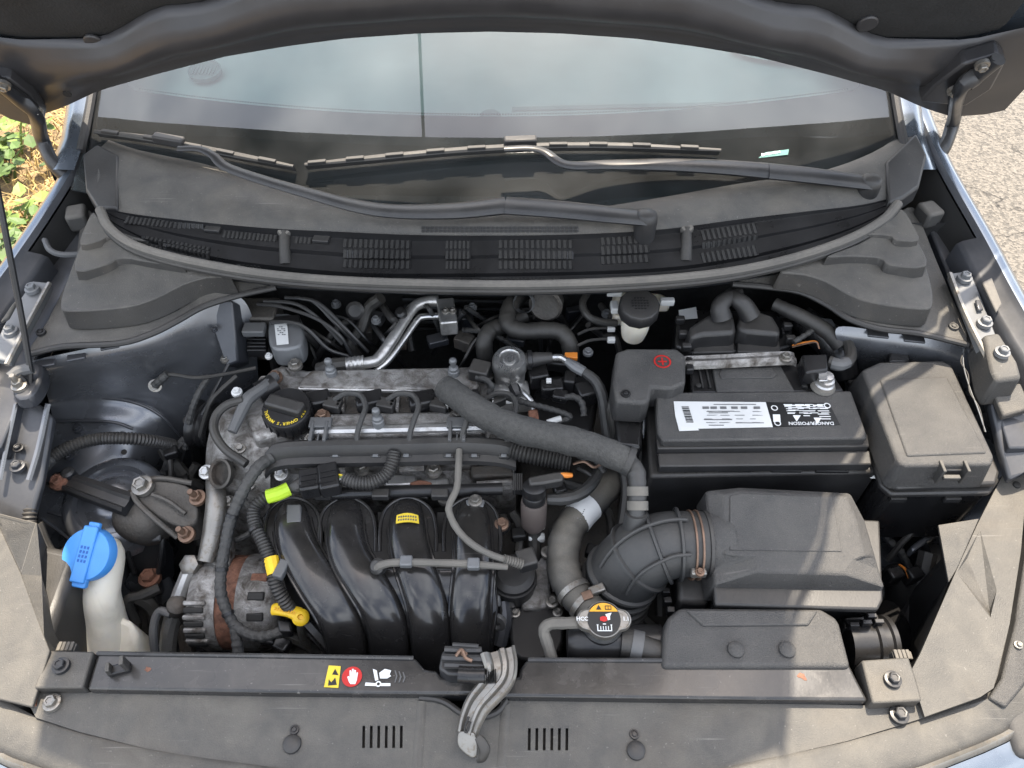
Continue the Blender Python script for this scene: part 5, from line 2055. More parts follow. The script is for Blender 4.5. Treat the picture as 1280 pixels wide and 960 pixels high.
# AC / adjuster pipe in front of the alternator pulley
ap_ = thing('refrigerant_pipe', 'dull aluminium pipe with bent grey hose left of the alternator', 'pipe', P(220, 800, .55))
wire('pipe', '', [(243, 700, .69), (236, 715, .68), (226, 742, .66), (218, 765, .64), (212, 790, .61), (208, 830, .57)], [.010, .011, .012, .0125, .0125, .012], 'alu2', parent=ap_)
wire('hose', '', [(214, 768, .655), (200, 764, .655), (193, 778, .645), (192, 800, .63), (196, 830, .60)], .006, 'grey_plastic', parent=ap_)
mb = MB()
mb.lathe(P(222, 757, .66), V((.4, .1, 1)), [(.014, -.012), (.015, .004), (.010, .010), (.006, .012)], 16)
mb.build('fitting', M['iron'], ap_)
mb = MB()
mb.lathe(P(238, 706, .692), V((-.2, -.4, 1)), [(.014, -.01), (.015, .005), (.010, .008)], 6)
mb.build('union_nut', M['zinc'], ap_)
# bracket arm from mount to engine
mb = MB()
mb.tube(PP([(268, 600, .735), (270, 625, .735), (268, 650, .725), (262, 680, .71), (256, 702, .70)]), [.013, .015, .016, .014, .012], 10, 5, flat=.7, up=UP)
mb.build('engine_bracket', M['zinc'], label='stained steel bracket bolted down the belt end of the engine', cat='bracket', smooth=50)

# ---------------------------------------------------------------- engine mount
mt = thing('engine_mount', 'cast engine mount with ribbed bracket and rusty studs', 'mount', P(190, 720, .55))
c = P(178, 642, .70)
mb = MB()
mb.lathe(c, V((-.10, -.25, 1)), [(.030, -.05), (.040, -.035), (.043, -.010), (.041, .010), (.032, .024), (.018, .030), (.0005, .031)], 32)
mb.build('rubber_drum', M['iron'], mt, smooth=60)
mb = MB()
mb.slab(smooth_poly(PP([(165, 612, .742), (178, 600, .745), (198, 600, .745), (232, 606, .738), (244, 622, .73), (246, 648, .72), (232, 660, .715), (205, 650, .728), (178, 630, .74)]), 3), .035, grow=.004)
bk = mb.build('cast_bracket', M['iron'], mt, bevel=.006, seg=3)
for rp in ([(166, 616, .746), (172, 628, .745), (195, 650, .735), (222, 672, .715)], [(180, 600, .749), (205, 598, .746), (240, 604, .738)], [(190, 618, .748), (210, 626, .742), (232, 642, .732)]):
    mb = MB()
    mb.tube(PP(rp), .004, 8, 5)
    mb.build('rib', M['iron'], bk)
bolt(mt, 178, 607, .752, M['zinc'], 1.55, V((-.1, -.15, 1)))
for px, py, z in ((247, 622, .735), (233, 668, .72)):
    bolt(mt, px, py, z, M['copper'], 1.1, V((-.1, -.2, 1)), mk=mk_nut, name='stud_nut')
# lower black cradle with rusty bolt
mb = MB()
mb.slab(PP([(160, 666, .67), (204, 664, .67), (206, 700, .62), (198, 718, .60), (166, 716, .60), (158, 690, .64)]), .05)
mb.build('cradle', M['black_steel'], mt, bevel=.004)
for rp in ([(162, 668, .675), (160, 690, .65), (168, 716, .61)], [(204, 664, .675), (202, 690, .65), (198, 716, .61)]):
    mb = MB()
    mb.tube(PP(rp), .004, 8, 4)
    mb.build('cradle_flange', M['black_steel'], mt)
mb = MB()
mb.slab(PP([(180, 668, .690), (200, 666, .690), (200, 674, .685), (182, 676, .685)]), .006)
mb.build('bump_pad', M['grey_plastic'], mt, bevel=.002)
bolt(mt, 187, 722, .607, M['rust'], 1.6, label='heavily rusted hex bolt')
mb = MB()
mb.slab(PP([(160, 712, .60), (208, 706, .60), (214, 740, .56), (204, 766, .53), (150, 730, .56)]), .06)
mb.build('chassis_foot', M['bay'], mt, bevel=.01, seg=3)
# torque arm
ta2 = thing('mount_arm', 'black ribbed steel arm bolted to the strut tower', 'arm', P(110, 615, .70))
ends = PP([(64, 598, .728), (82, 600, .735), (110, 610, .742), (160, 628, .745)])
rows = []
for q, w_ in zip(ends, (.012, .014, .015, .016)):
    s_ = V((.28, 1, 0)).normalized() * w_
    rows.append([q - s_ - UP * .014, q - s_, q - s_ * .75 + UP * .004, q - s_ * .5, q + s_ * .2, q + s_ * .45 + UP * .004, q + s_, q + s_ - UP * .014])
mb = MB()
mb.loft(rows, True, True)
mb.build('channel', M['black_steel'], ta2, smooth=30)
bolt(ta2, 73, 602, .738, M['rust'], 1.25, V((-.1, -.1, 1)))
mb = MB()
mb.lathe(P(84, 590, .744), UP, [(.010, -.02), (.010, .0), (.006, .003)], 14)
mb.build('pin', M['black_steel'], ta2)

# wheel-side corrugated harness over the strut tower
h4 = thing('fender_harness', 'corrugated black conduit arching over the strut tower', 'conduit', P(40, 640, .74))
wire('conduit', '', [(215, 556, .70), (190, 551, .735), (160, 548, .757), (120, 549, .762), (80, 562, .768), (54, 582, .772), (42, 605, .772), (37, 640, .765), (36, 665, .75)], .0092, 'conduit', pitch=.0048, amp=.0009, parent=h4, seg=12)
wire('taped_joint', '', [(62, 574, .772), (50, 586, .774), (44, 600, .774)], .0108, 'tape', parent=h4, n=3)
# ground wire on inner panel
gw = thing('ground_wire', 'thin ground wire with crimped ring bolted to the inner fender', 'wire', P(194, 482, .78))
wire('wire', '', [(194, 481, .795), (203, 472, .81), (215, 468, .815), (245, 472, .81), (280, 468, .80), (320, 460, .80)], .003, 'rubber', parent=gw, seg=8)
wire('crimp', '', [(194, 481, .796), (202, 474, .808), (210, 467, .816)], .0062, 'tape', parent=gw, n=3)
bolt(gw, 194, 482, .790, M['zinc'], 1.0, V((.2, -.7, .6)))

# ---------------------------------------------------------------- washer bottle
wb = thing('washer_reservoir', 'cloudy white washer fluid bottle with blue cap', 'reservoir', P(125, 800, .55))
cq = P(114, 693, .745)
axc = V((-.12, -.50, 1)).normalized()
mb = MB()
mb.tube([cq - axc * .004, cq - axc * .03 + V((.003, 0, 0)), P(127, 740, .69), P(130, 770, .655), P(132, 800, .62)], [.023, .023, .0245, .028, .036], 24, 6)
mb.build('neck', M['white'], wb, smooth=60)
mb = MB()
mb.slab(PP([(96, 775, .655), (118, 768, .66), (150, 768, .66), (168, 778, .655), (172, 800, .64), (160, 850, .60), (70, 850, .60), (84, 800, .64)]), .16, grow=.01)
mb.build('tank', M['white'], wb, bevel=.012, seg=4)
k = pxm(114, 693, .745)
x_, y_, z_ = frame(axc)
mb = MB()
R_ = 32.5 * k
ctr = cq + axc * .004
rows = []
for r, h in ((.93, -.010), (1.0, -.008), (1.0, .004), (.95, .008), (.6, .0095), (.02, .010)):
    rows.append([ctr + (x_ * math.cos(a) * 1.0 + y_ * math.sin(a)) * R_ * r + axc * h for a in [2 * math.pi * i / 44 for i in range(44)]])
mb.loft(rows, True, True)
cpw = mb.build('cap', M['bluecap'], wb, smooth=40)
bd = (P(128, 660, .76) - P(104, 728, .735)).normalized()
bd = (bd - axc * bd.dot(axc)).normalized()
mb = MB()
mb.box(ctr + axc * .010, (R_ * 2.12, .021, .006), bd, axc.cross(bd))
mb.build('cap_band', M['bluecap'], cpw, bevel=.002)
mb = MB()
mb.box(ctr - bd * R_ * 1.02 + axc * .004, (.016, .022, .009), bd, axc.cross(bd))
mb.build('cap_tab', M['bluecap'], cpw, bevel=.002)
mb = MB()
mb.box(ctr + bd * R_ * 1.02 + axc * .004, (.014, .016, .008), bd, axc.cross(bd))
mb.build('cap_hinge', M['bluecap'], cpw, bevel=.002)
# embossed windshield-spray symbol: a fan shape with drops
mb = MB()
sd_ = axc.cross(bd)
o_ = ctr + axc * .0132
for i in range(4):
    for j in range(3):
        mb.box(o_ + bd * (-.009 + .006 * i) + sd_ * (-.0048 + .0048 * j), (.0038, .0028, .001), bd, sd_)
mb.build('embossed_symbol', mk('deep_blue_print', (.015, .10, .36), .45), cpw, bevel=.0003, kind='stuff')

# dark ducting behind the washer bottle
mb = MB()
mb.tube(PP([(72, 700, .68), (92, 740, .62), (120, 790, .55), (150, 850, .5)]), [.03, .034, .036, .036], 14, 4)
mb.build('headlamp_duct', M['plastic_clean'], label='dark round duct behind the washer bottle', cat='duct')
mb = MB()
mb.tube(PP([(46, 655, .75), (62, 690, .72), (96, 720, .70), (120, 760, .64)]), .008, 10, 5)
mb.build('loom_tube', M['rubber'], label='black rubber tube running down behind the blue cap', cat='tube')

# ---------------------------------------------------------------- battery
ba = thing('battery', 'black car battery with white and black warning label', 'battery', P(950, 560, .62))
ZB = .845
mb = MB()
mb.slab(PP([(806, 500), (1080, 496), (1098, 590), (812, 596)], ZB - .045), .17)
mb.build('case', M['plastic'], ba, bevel=.005, seg=3)
mb = MB()
lid = PP([(819, 490), (1064, 488), (1083, 540), (1084, 548), (828, 551), (822, 540)], ZB)
mb.slab(lid, .016)
ld = mb.build('lid', M['lid'], ba, bevel=.003)
mb = MB()
mb.slab(PP([(820, 545), (1085, 542), (1087, 558), (822, 561)], ZB - .014), .016)
mb.slab(PP([(822, 566), (1087, 563), (1090, 580), (824, 583)], ZB - .024), .016)
mb.build('lid_rim', M['plastic'], ba, bevel=.002, kind='stuff')
mb = MB()
mb.slab(PP([(862, 456), (1032, 454), (1056, 489), (864, 491)], ZB - .006), .03)
tp = mb.build('rear_lid', M['plastic_clean'], ba, bevel=.003)
mb = MB()
mb.slab(PP([(890, 457), (976, 456), (994, 489), (896, 490)], ZB - .001), .006)
vt = mb.build('vent_cover', M['lid'], tp, bevel=.002)
mb = MB()
mb.slab(PP([(902, 460), (966, 459), (972, 468), (966, 472), (902, 473), (899, 468)], ZB + .001), .003)
mb.build('grip_recess', M['lid'], vt, bevel=.001)
for px in (876, 885, 1004, 1014):
    mb = MB()
    mb.box(P(px, 472, ZB - .004), (.0025, .042, .004), V((1, .0, 0)), V((.22 if px > 950 else .06, 1, 0)))
    mb.build('lid_seam', M['pit'], tp)
for px in (873, 1005):
    mb = MB()
    mb.lathe(P(px, 483, ZB - .004), UP, [(.004, 0), (.004, .003), (.0005, .004)], 12)
    mb.build('lid_pin', M['pit'], tp)
# front wall bars
for a, b in ((842, 883), (898, 940), (965, 1003), (1020, 1062)):
    mb = MB()
    mb.slab(PP([(a, 584), (b, 584), (b, 589), (a, 589)], ZB - .042), .006)
    mb.build('handle_slot', M['plastic_clean'], ba, bevel=.001)
# printed label, read from the other side of the car
zl = ZB + .0006
decal(ld, [(842, 502), (958, 503), (966, 534), (872, 536), (874, 538), (849, 539), (844, 520)], zl, M['paper'], 'white_label')
decal(ld, [(957, 503), (1036, 504), (1050, 531), (966, 534)], zl, M['print_black'], 'black_label')


def lab(mb, s, px, py, h_px, z, bold=0.0):
    o = P(px, py, z)
    k_ = pxm(px, py, z)
    mb.text(s, o, V((-1, .0, 0)), V((-.10, -1, 0)).normalized(), h_px * k_ / .70, bold=bold)


mb = MB()
zz = zl + .0014
lab(mb, 'DANGER/POISON', 1014, 529, 5.0, zz, .015)
for i, px in enumerate((1035, 1017, 1001, 985, 970)):
    pass
for (a, b, c_, d) in ((966, 518, 975, 527), (985, 512, 998, 513), (1003, 513, 1018, 514), (1022, 513, 1036, 514), (980, 506, 1012, 507.5), (1016, 506, 1028, 507.5), (985, 509, 1012, 510.2), (1016, 509.5, 1034, 510.5), (1004, 516, 1014, 517), (1004, 519, 1012, 520), (1022, 517, 1036, 518), (1024, 520, 1038, 521), (1026, 523, 1038, 524), (984, 516, 993, 517)):
    mb.slab(PP([(a, b), (c_, b), (c_ + .8, d), (a + .8, d)], zz), .0003)
for px, py in ((968, 510), (1034, 507), (972, 529)):
    k_ = pxm(px, py, zz)
    mb.lathe(P(px, py, zz - .0002), UP, [(4.2 * k_, 0), (4.2 * k_, .0003), (3.0 * k_, .0003), (3.0 * k_, 0)], 18, cap=False)
for px, py in ((996, 523), (1022, 526)):
    mb.slab(PP([(px - 5, py - 4), (px + 5, py - 4), (px, py + 4)], zz), .0003)
rp = random.Random(5)
for r_ in range(5):
    for c_ in range(4):
        a = 979 + c_ * 14 + r_ * 1.6 + rp.uniform(-1, 1)
        b = 505.2 + r_ * 2.6
        if 516 < b < 524 and c_ in (1, 3):
            continue
        mb.slab(PP([(a, b), (a + rp.uniform(7, 12), b), (a + rp.uniform(7, 12), b + .75), (a, b + .75)], zz + .0002), .0002)
mb.build('warning_print', M['print_white'], ld, smooth=0, kind='stuff')
mb = MB()
for i in range(14):
    y0 = 508 + i * 1.45
    w_ = (.5, .9, .4, 1.0, .6)[i % 5]
    mb.slab(PP([(852 + i * .45, y0), (861 + i * .45, y0), (861 + i * .45, y0 + w_), (852 + i * .45, y0 + w_)], zz), .0003)
mb.build('barcode', M['print_black'], ld, smooth=0, kind='stuff')
mb = MB()
for px in (882, 892, 904, 918, 930, 946):
    mb.slab(PP([(px - 4, 508), (px + 4, 508), (px + 4.3, 511), (px - 3.7, 511)], zz), .0003)
for a, b, y0 in ((884, 918, 513.5), (886, 910, 515.5), (880, 915, 524), (886, 905, 531), (920, 955, 528), (892, 945, 505)):
    mb.slab(PP([(a, y0), (b, y0), (b, y0 + .8), (a, y0 + .8)], zz), .0003)
for i in range(16):
    a = 880 + (i % 4) * 19 + rp.uniform(0, 4)
    b = 514 + (i // 4) * 4.6
    mb.slab(PP([(a, b), (a + rp.uniform(6, 14), b), (a + rp.uniform(6, 14), b + .6), (a, b + .6)], zz), .0002)
mb.build('small_print', M['motor'], ld, smooth=0, kind='stuff')
# hold-down bar
hb_ = thing('battery_clamp', 'corroded silver clamp bar across the back of the battery', 'clamp', P(930, 448, .84))
mb = MB()
pth = PP([(856, 452, ZB + .010), (900, 450, ZB + .014), (980, 446, ZB + .014), (994, 448, ZB + .008)])
mb.loft([[q + V((0, -.011, -.006)), q + V((0, -.009, 0)), q + V((0, -.003, .003)), q + V((0, .004, .0)), q + V((0, .009, .002)), q + V((0, .010, -.006))] for q in crom(pth, 4)], True, True)
mb.build('bar', M['alu'], hb_, smooth=30)
bolt(hb_, 982, 447, ZB + .018, M['zinc'], .9)
# positive terminal box
pc = thing('terminal_cover', 'grey plastic terminal cover with red plus mark', 'cover', P(810, 480, .80))
mb = MB()
mb.slab(PP([(770, 440), (784, 435), (846, 435), (857, 444), (857, 478), (840, 486), (815, 484), (812, 500), (806, 504), (770, 502), (766, 480)], ZB + .022), .045, grow=.002)
pcb = mb.build('cover_shell', M['lid'], pc, bevel=.006, seg=3)
mb = MB()
mb.slab(PP([(768, 500), (806, 502), (802, 560), (772, 556)], ZB - .03), .05)
mb.build('cover_leg', M['plastic_clean'], pc, bevel=.005)
c = P(828, 452, ZB + .0225)
kk = pxm(828, 452, ZB)
mb = MB()
mb.lathe(c, UP, [(10.5 * kk, 0), (10.5 * kk, .0006), (8.6 * kk, .0006), (8.6 * kk, 0)], 30, cap=False)
mb.box(c + UP * .0003, (11 * kk, 2.0 * kk, .0006))
mb.box(c + UP * .00035, (2.0 * kk, 12 * kk, .0007))
mb.build('plus_mark', M['red'], pcb, smooth=0)
bolt(pc, 782, 492, ZB + .023, M['plastic_clean'], .8, mk=mk_clip2, name='cover_clip')
mb = MB()
mb.slab(PP([(857, 443), (866, 443), (868, 462), (858, 462)], ZB + .012), .012)
mb.build('cover_hinge', M['plastic_clean'], pc, bevel=.002)
mb = MB()
mb.slab(PP([(806, 510, .80), (811, 520, .79), (812, 535, .78), (808, 566, .76), (803, 540, .775), (803, 522, .79)]), .003)
mb.build('slipped_label', M['paper'], label='torn white paper sliver between the battery and terminal cover', cat='paper')
for i, pth in enumerate(([(772, 495, .83), (764, 510, .82), (766, 530, .80), (772, 560, .76)], [(785, 505, .83), (784, 525, .81), (774, 550, .78), (768, 580, .74)], [(795, 505, .83), (794, 520, .81), (786, 545, .79), (778, 575, .75)])):
    wire('battery_cable', ('black battery cable nearest the coolant hose below the terminal cover', 'black battery cable in the middle of the bundle under the terminal cover', 'black battery cable closest to the battery wall under the terminal cover')[i], pth, .007, 'rubber', cat='cable')
# negative terminal
ng = thing('negative_terminal', 'battery post with clamp and black plastic sensor block', 'terminal', P(1028, 485, .83))
mb = MB()
mb.lathe(P(1028, 484, ZB - .004), UP, [(.0145, -.004), (.0145, .010), (.012, .012), (.012, .018), (.009, .019), (.0085, .026), (.002, .027)], 20)
mb.build('post', M['alu2'], ng)
mb = MB()
mb.lathe(P(1028, 484, ZB), UP, [(.016, -.002), (.018, .002), (.016, .006), (.0125, .006)], 18)
mb.build('corrosion_collar', M['conduit_grey'], ng)
mb = MB()
mb.slab(PP([(1002, 443), (1034, 442), (1036, 462), (1008, 466)], ZB + .030), .03)
mb.build('sensor_block', M['plastic_clean'], ng, bevel=.003)
mb = MB()
mb.slab(PP([(1022, 458), (1034, 457), (1035, 476), (1024, 476)], ZB + .024), .004)
mb.build('clamp_strap', M['steel'], ng, bevel=.001)
wire('ground_cable', '', [(1036, 452, ZB + .02), (1050, 455, ZB + .022), (1062, 450, ZB + .02), (1062, 435, ZB + .015), (1052, 420, ZB + .01), (1030, 405, ZB), (1000, 392, ZB - .005), (970, 380, ZB - .01)], .0085, 'rubber', parent=ng)
wire('cable_tape', '', [(1040, 454, ZB + .021), (1050, 456, ZB + .0225), (1058, 453, ZB + .021)], .0092, 'grey_plastic', parent=ng, n=3)

# ---------------------------------------------------------------- fuse box
fb = thing('fuse_box', 'large black fuse box with grained sunlit lid', 'fuse box', P(1160, 600, .66))
ZF = .862
mb = MB()
mb.slab(PP([(1078, 462), (1100, 452), (1178, 450), (1190, 456), (1243, 570), (1240, 580), (1130, 582), (1122, 576)], ZF), .05, grow=.008)
fl_ = mb.build('lid', M['lid'], fb, bevel=.008, seg=4)
mb = MB()
mb.slab(PP([(1100, 474), (1184, 470), (1234, 566), (1134, 570)], ZF + .0025), .008)
mb.build('lid_panel', M['lid'], fl_, bevel=.003, seg=3)
mb = MB()
mb.slab(PP([(1064, 474), (1090, 464), (1196, 460), (1250, 590), (1246, 604), (1122, 610), (1108, 600)], ZF - .042), .012)
mb.build('lid_rim', M['plastic'], fb, bevel=.004)
mb = MB()
mb.slab(PP([(1060, 474), (1196, 462), (1250, 600), (1238, 616), (1114, 618), (1100, 606)], ZF - .056), .010)
mb.build('base_rim', M['plastic'], fb, bevel=.003)
mb = MB()
mb.slab(PP([(1066, 480), (1192, 470), (1244, 604), (1232, 615), (1116, 616), (1104, 606)], ZF - .066), .13)
mb.build('base', M['plastic_clean'], fb, bevel=.006)
mb = MB()
mb.box(P(1190, 592, ZF - .022), (.036, .008, .028))
lc = mb.build('latch', M['plastic'], fb, bevel=.002)
for px in (1173, 1203):
    mb = MB()
    mb.box(P(px, 590, ZF - .012), (.004, .018, .03))
    mb.build('latch_cheek', M['cover'], lc, bevel=.001)
mb = MB()
mb.box(P(1189, 597, ZF - .012), (.022, .006, .006))
mb.build('latch_tongue', M['cover'], lc, bevel=.001)
for px in (1122, 1190):
    mb = MB()
    mb.box(P(px, 624, ZF - .078), (.022, .006, .010))
    mb.build('base_clip', M['plastic'], fb, bevel=.001)
mb = MB()
mb.lathe(P(1091, 589, .79), V((-.4, -.6, .7)), [(.010, -.01), (.010, .004), (.004, .005), (.003, .001)], 14)
mb.build('white_grommet', M['paper'], label='small round white grommet between the battery and fuse box', cat='grommet')
# twisted thin wires by the right rail
for i in range(2):
    wire('thin_wire', ('thin twisted pale wire hanging beside the fuse box lid', 'second thin wire twisted with its pale neighbour beside the fuse box')[i], [(1205 + 2 * i, 436, .885), (1204 - 3 * i, 452, .88), (1207 + 3 * i, 468, .875), (1214 - 2 * i, 490, .872), (1222 + 2 * i, 510, .87), (1232 - i, 540, .86)], .0009, 'motor' if not i else 'conduit', seg=6, cat='wire')

# ---------------------------------------------------------------- air filter box
af = thing('air_filter_box', 'dusty grey air filter housing with faceted lid', 'air filter box', P(990, 740, .60))
za = lambda py: .818 - .00020 * (py - 612)
mb = MB()
A_ = [(906, 619), (924, 614), (1058, 621), (1070, 650), (1081, 697), (1066, 699), (1054, 717), (949, 714), (937, 696), (907, 695)]
B_ = [(882, 613), (925, 609), (1063, 616), (1081, 650), (1094, 694), (1099, 712), (1106, 734), (893, 731), (891, 712), (888, 690)]
ra = [P(a, b, za(b) + .006) for a, b in A_]
rb_ = [P(a, b, za(b) - (.006 if b < 700 else .012)) for a, b in B_]
rc_ = [q + V((0, 0, -.045)) + (q - sum(rb_, V((0, 0, 0))) / 10).normalized() * .006 for q in rb_]
mb.loft([rc_, rb_, ra], True, True)
af1 = mb.build('lid', M['lid'], af, bevel=.0035, seg=3, smooth=20)
mb = MB()
mb.slab([q + UP * .0015 for q in [P(912, 621, za(621) + .006), P(925, 617, za(617) + .006), P(1040, 622, za(622) + .006), P(1052, 690, za(690) + .006), P(912, 688, za(688) + .006)]], .003)
mb.build('lid_panel', M['lid'], af1, bevel=.001)
mb = MB()
mb.slab(PP([(884, 640), (1100, 650), (1104, 750), (1098, 762), (894, 756)], .775), .012)
mb.build('lid_rim', M['plastic'], af, bevel=.003)
mb = MB()
mb.slab(PP([(888, 645), (1095, 655), (1098, 752), (896, 750)], .760), .13)
mb.build('lower_case', M['plastic_clean'], af, bevel=.006)
# throat stub of the box
th0, th1 = P(900, 680, .775), P(872, 681, .775)
mb = MB()
mb.lathe(th0, (th1 - th0), [(.0425, -.01), (.0425, .02), (.041, .045)], 36)
mb.build('throat', M['lid'], af)
for px, py in ((1066, 783), (1082, 780), (1097, 779), (1088, 772)):
    mb = MB()
    mb.box(P(px, py, .735), (.012, .006, .016))
    mb.build('case_clip', M['plastic_clean'], af, bevel=.001)
mb = MB()
mb.slab(PP([(1056, 772), (1098, 768), (1100, 782), (1056, 786)], .722), .02)
mb.build('case_flange', M['plastic'], af, bevel=.002)
for px, py in ((832, 740), (834, 752), (838, 764)):
    mb = MB()
    mb.box(P(px, py, .72), (.010, .008, .014))
    mb.build('case_clip', M['plastic_clean'], af, bevel=.001)

# inlet duct in front of it
du = thing('air_inlet_duct', 'grey air inlet duct with two round clips behind the support strip', 'duct', P(945, 820, .68))
zd = .772
mb = MB()
mb.slab(PP([(834, 772), (850, 759), (1026, 760), (1046, 772), (1050, 780), (1064, 834), (828, 834), (830, 790)], zd), .05, grow=.004)
d1 = mb.build('duct_shell', M['lid'], du, bevel=.006, seg=3)
mb = MB()
mb.slab(PP([(858, 762), (1022, 763), (1010, 781), (880, 782)], zd + .0035), .008, grow=.003)
mb.build('raised_panel', M['lid'], d1, bevel=.002)
for px in (920, 984):
    bolt(du, px, 812, zd + .0015, M['lid'], 1.0, mk=mk_clip, name='push_clip')
mb = MB()
mb.slab(PP([(845, 690, .74), (888, 700, .74), (886, 756, .73), (848, 752, .73)]), .06)
mb.build('duct_side', M['plastic'], du, bevel=.006)
mb = MB()
mb.lathe(P(1074, 806, .70), V((1, 0, 0)), [(.034, -.02), (.034, .012), (.038, .014), (.038, .020), (.034, .022), (.034, .030), (.038, .032), (.038, .038), (.030, .040)], 30)
mb.build('snorkel', M['plastic_clean'], label='black ribbed round snorkel beside the inlet duct', cat='duct')

# ---------------------------------------------------------------- ribbed intake hose
ih = thing('intake_hose', 'ribbed grey rubber intake elbow with coppery hose clamp', 'hose', P(800, 740, .62))
ipath = PP([(880, 680, .775), (855, 680, .775), (832, 682, .772), (806, 692, .760), (786, 708, .735), (772, 728, .70), (764, 750, .66), (758, 780, .61)])
ir = [.0435, .0435, .045, .048, .049, .048, .047, .046]
mb = MB()
mb.tube(ipath, ir, 36, 6)
mb.build('elbow', M['hose'], ih, smooth=60)
cp_ = crom(ipath, 6)
for idx, rr_ in ((8, .049), (14, .0505), (20, .0525)):
    q = cp_[idx]
    d = cp_[idx + 1] - cp_[idx - 1]
    mb = MB()
    mb.lathe(q, d, [(rr_ - .004, -.003), (rr_, -.0016), (rr_, .0016), (rr_ - .004, .003)], 36, cap=False)
    mb.build('hoop_rib', M['hose'], ih)
# long ribs
for ang in (60, 118):
    pth = []
    for i in range(6, 25):
        d = (cp_[i + 1] - cp_[i - 1]).normalized()
        s_ = d.cross(V((0, -.3, 1))).normalized()
        u_ = s_.cross(d)
        rad = .0468 + .0035 * min(1, (i - 6) / 10)
        pth.append(cp_[i] + (s_ * math.cos(RAD(ang)) + u_ * math.sin(RAD(ang))) * rad)
    mb = MB()
    mb.tube(pth, .0027, 8, 1)
    mb.build('long_rib', M['hose'], ih)
for i in range(27, 40, 3):
    q = cp_[i]
    d = cp_[i + 1] - cp_[i - 1]
    mb = MB()
    mb.lathe(q, d, [(.046, -.006), (.0525, -.003), (.0535, 0), (.0525, .003), (.046, .006)], 36, cap=False)
    mb.build('bellows_ring', M['hose'], ih)
for f in (862, 870):
    q = P(f, 681, .775)
    mb = MB()
    mb.lathe(q, V((1, 0, 0)), [(.0435, -.0012), (.0465, -.0012), (.0465, .0012), (.0435, .0012)], 36, cap=False)
    mb.build('clamp_wire', M['copper'], ih)
mb = MB()
mb.lathe(P(881, 681, .775), V((1, 0, 0)), [(.042, -.003), (.0455, -.002), (.0455, .002), (.042, .003)], 36, cap=False)
mb.build('clamp_band', M['conduit'], ih)
q = P(873, 716, .782)
mb = MB()
mb.box(q, (.020, .010, .012))
cs_ = mb.build('clamp_screw_block', M['zinc'], ih, bevel=.002)
bolt(cs_, 875, 715, .790, M['copper'], .6)
# small branch hose from foam sleeve into the elbow
bh = thing('breather_hose', 'foam wrapped breather hose crossing from the valve cover to the intake', 'hose', P(680, 550, .78))
wire('foam_sleeve', '', [(556, 484, .845), (574, 497, .85), (605, 518, .85), (650, 537, .85), (700, 548, .848), (745, 560, .843), (790, 579, .835)], [.0185, .0195, .020, .020, .020, .0195, .0185], 'foam', parent=bh, seg=16)
wire('bare_hose', '', [(786, 577, .835), (795, 590, .832), (797, 610, .825), (796, 640, .808), (794, 662, .79)], [.0125, .0125, .0120, .0118, .0125], 'hose', parent=bh, seg=14)
for py, z in ((614, .823), (632, .813)):
    mb = MB()
    mb.lathe(P(797, py, z), V((0, -.8, -.5)), [(.0118, -.006), (.0142, -.006), (.0142, .006), (.0118, .006)], 20, cap=False)
    cl = mb.build('spring_clip', M['conduit_grey'], bh)
mb = MB()
mb.lathe(P(795, 655, .795), V((.0, .5, .9)), [(.019, -.02), (.017, 0), (.0145, .016)], 20)
mb.build('stub', M['hose'], bh)

# ---------------------------------------------------------------- upper radiator hose and cap
rh = thing('radiator_hose', 'thick dusty radiator hose with white band and steel clamps', 'hose', P(705, 720, .62))
wire('hose_body', '', [(775, 590, .70), (752, 615, .715), (728, 640, .722), (711, 662, .724), (704, 690, .722), (706, 718, .72), (718, 742, .72), (732, 757, .722), (748, 768, .722)], [.022, .022, .0225, .023, .023, .023, .022, .021, .020], 'radhose', parent=rh, seg=22)
wire('white_band', '', [(736, 632, .721), (727, 641, .7222), (719, 651, .723)], .0236, 'paper', parent=rh, seg=24, n=3)
mb = MB()
for i in range(3):
    for j in range(6):
        q = P(722 + 3.2 * i - 1.0 * j + 2, 634 + 2.4 * j + 1.5 * i, .7455)
        mb.box(q, (.0018, .0011, .0004), V((.7, .7, 0)))
mb.build('band_print', M['motor'], rh, smooth=0, kind='stuff')
for a, b, rr_ in (((714, 735, .72), (722, 747, .721), .0235), ((726, 751, .722), (734, 759, .7225), .0225)):
    p0, p1 = P(*a), P(*b)
    mb = MB()
    mb.lathe((p0 + p1) / 2, p1 - p0, [(rr_ - .002, -.004), (rr_ + .001, -.004), (rr_ + .001, .004), (rr_ - .002, .004)], 26, cap=False)
    mb.build('clamp_ring', M['zinc'], rh)
c = P(746, 737, .742)
mb = MB()
mb.box(c, (.022, .012, .010), V((1, .35, .1)))
mb.build('clamp_lug', M['zinc'], rh, bevel=.002)
mb = MB()
mb.box(P(734, 744, .745), (.014, .012, .004), V((1, .35, .1)))
mb.build('clamp_tag', M['copper'], rh, bevel=.001)

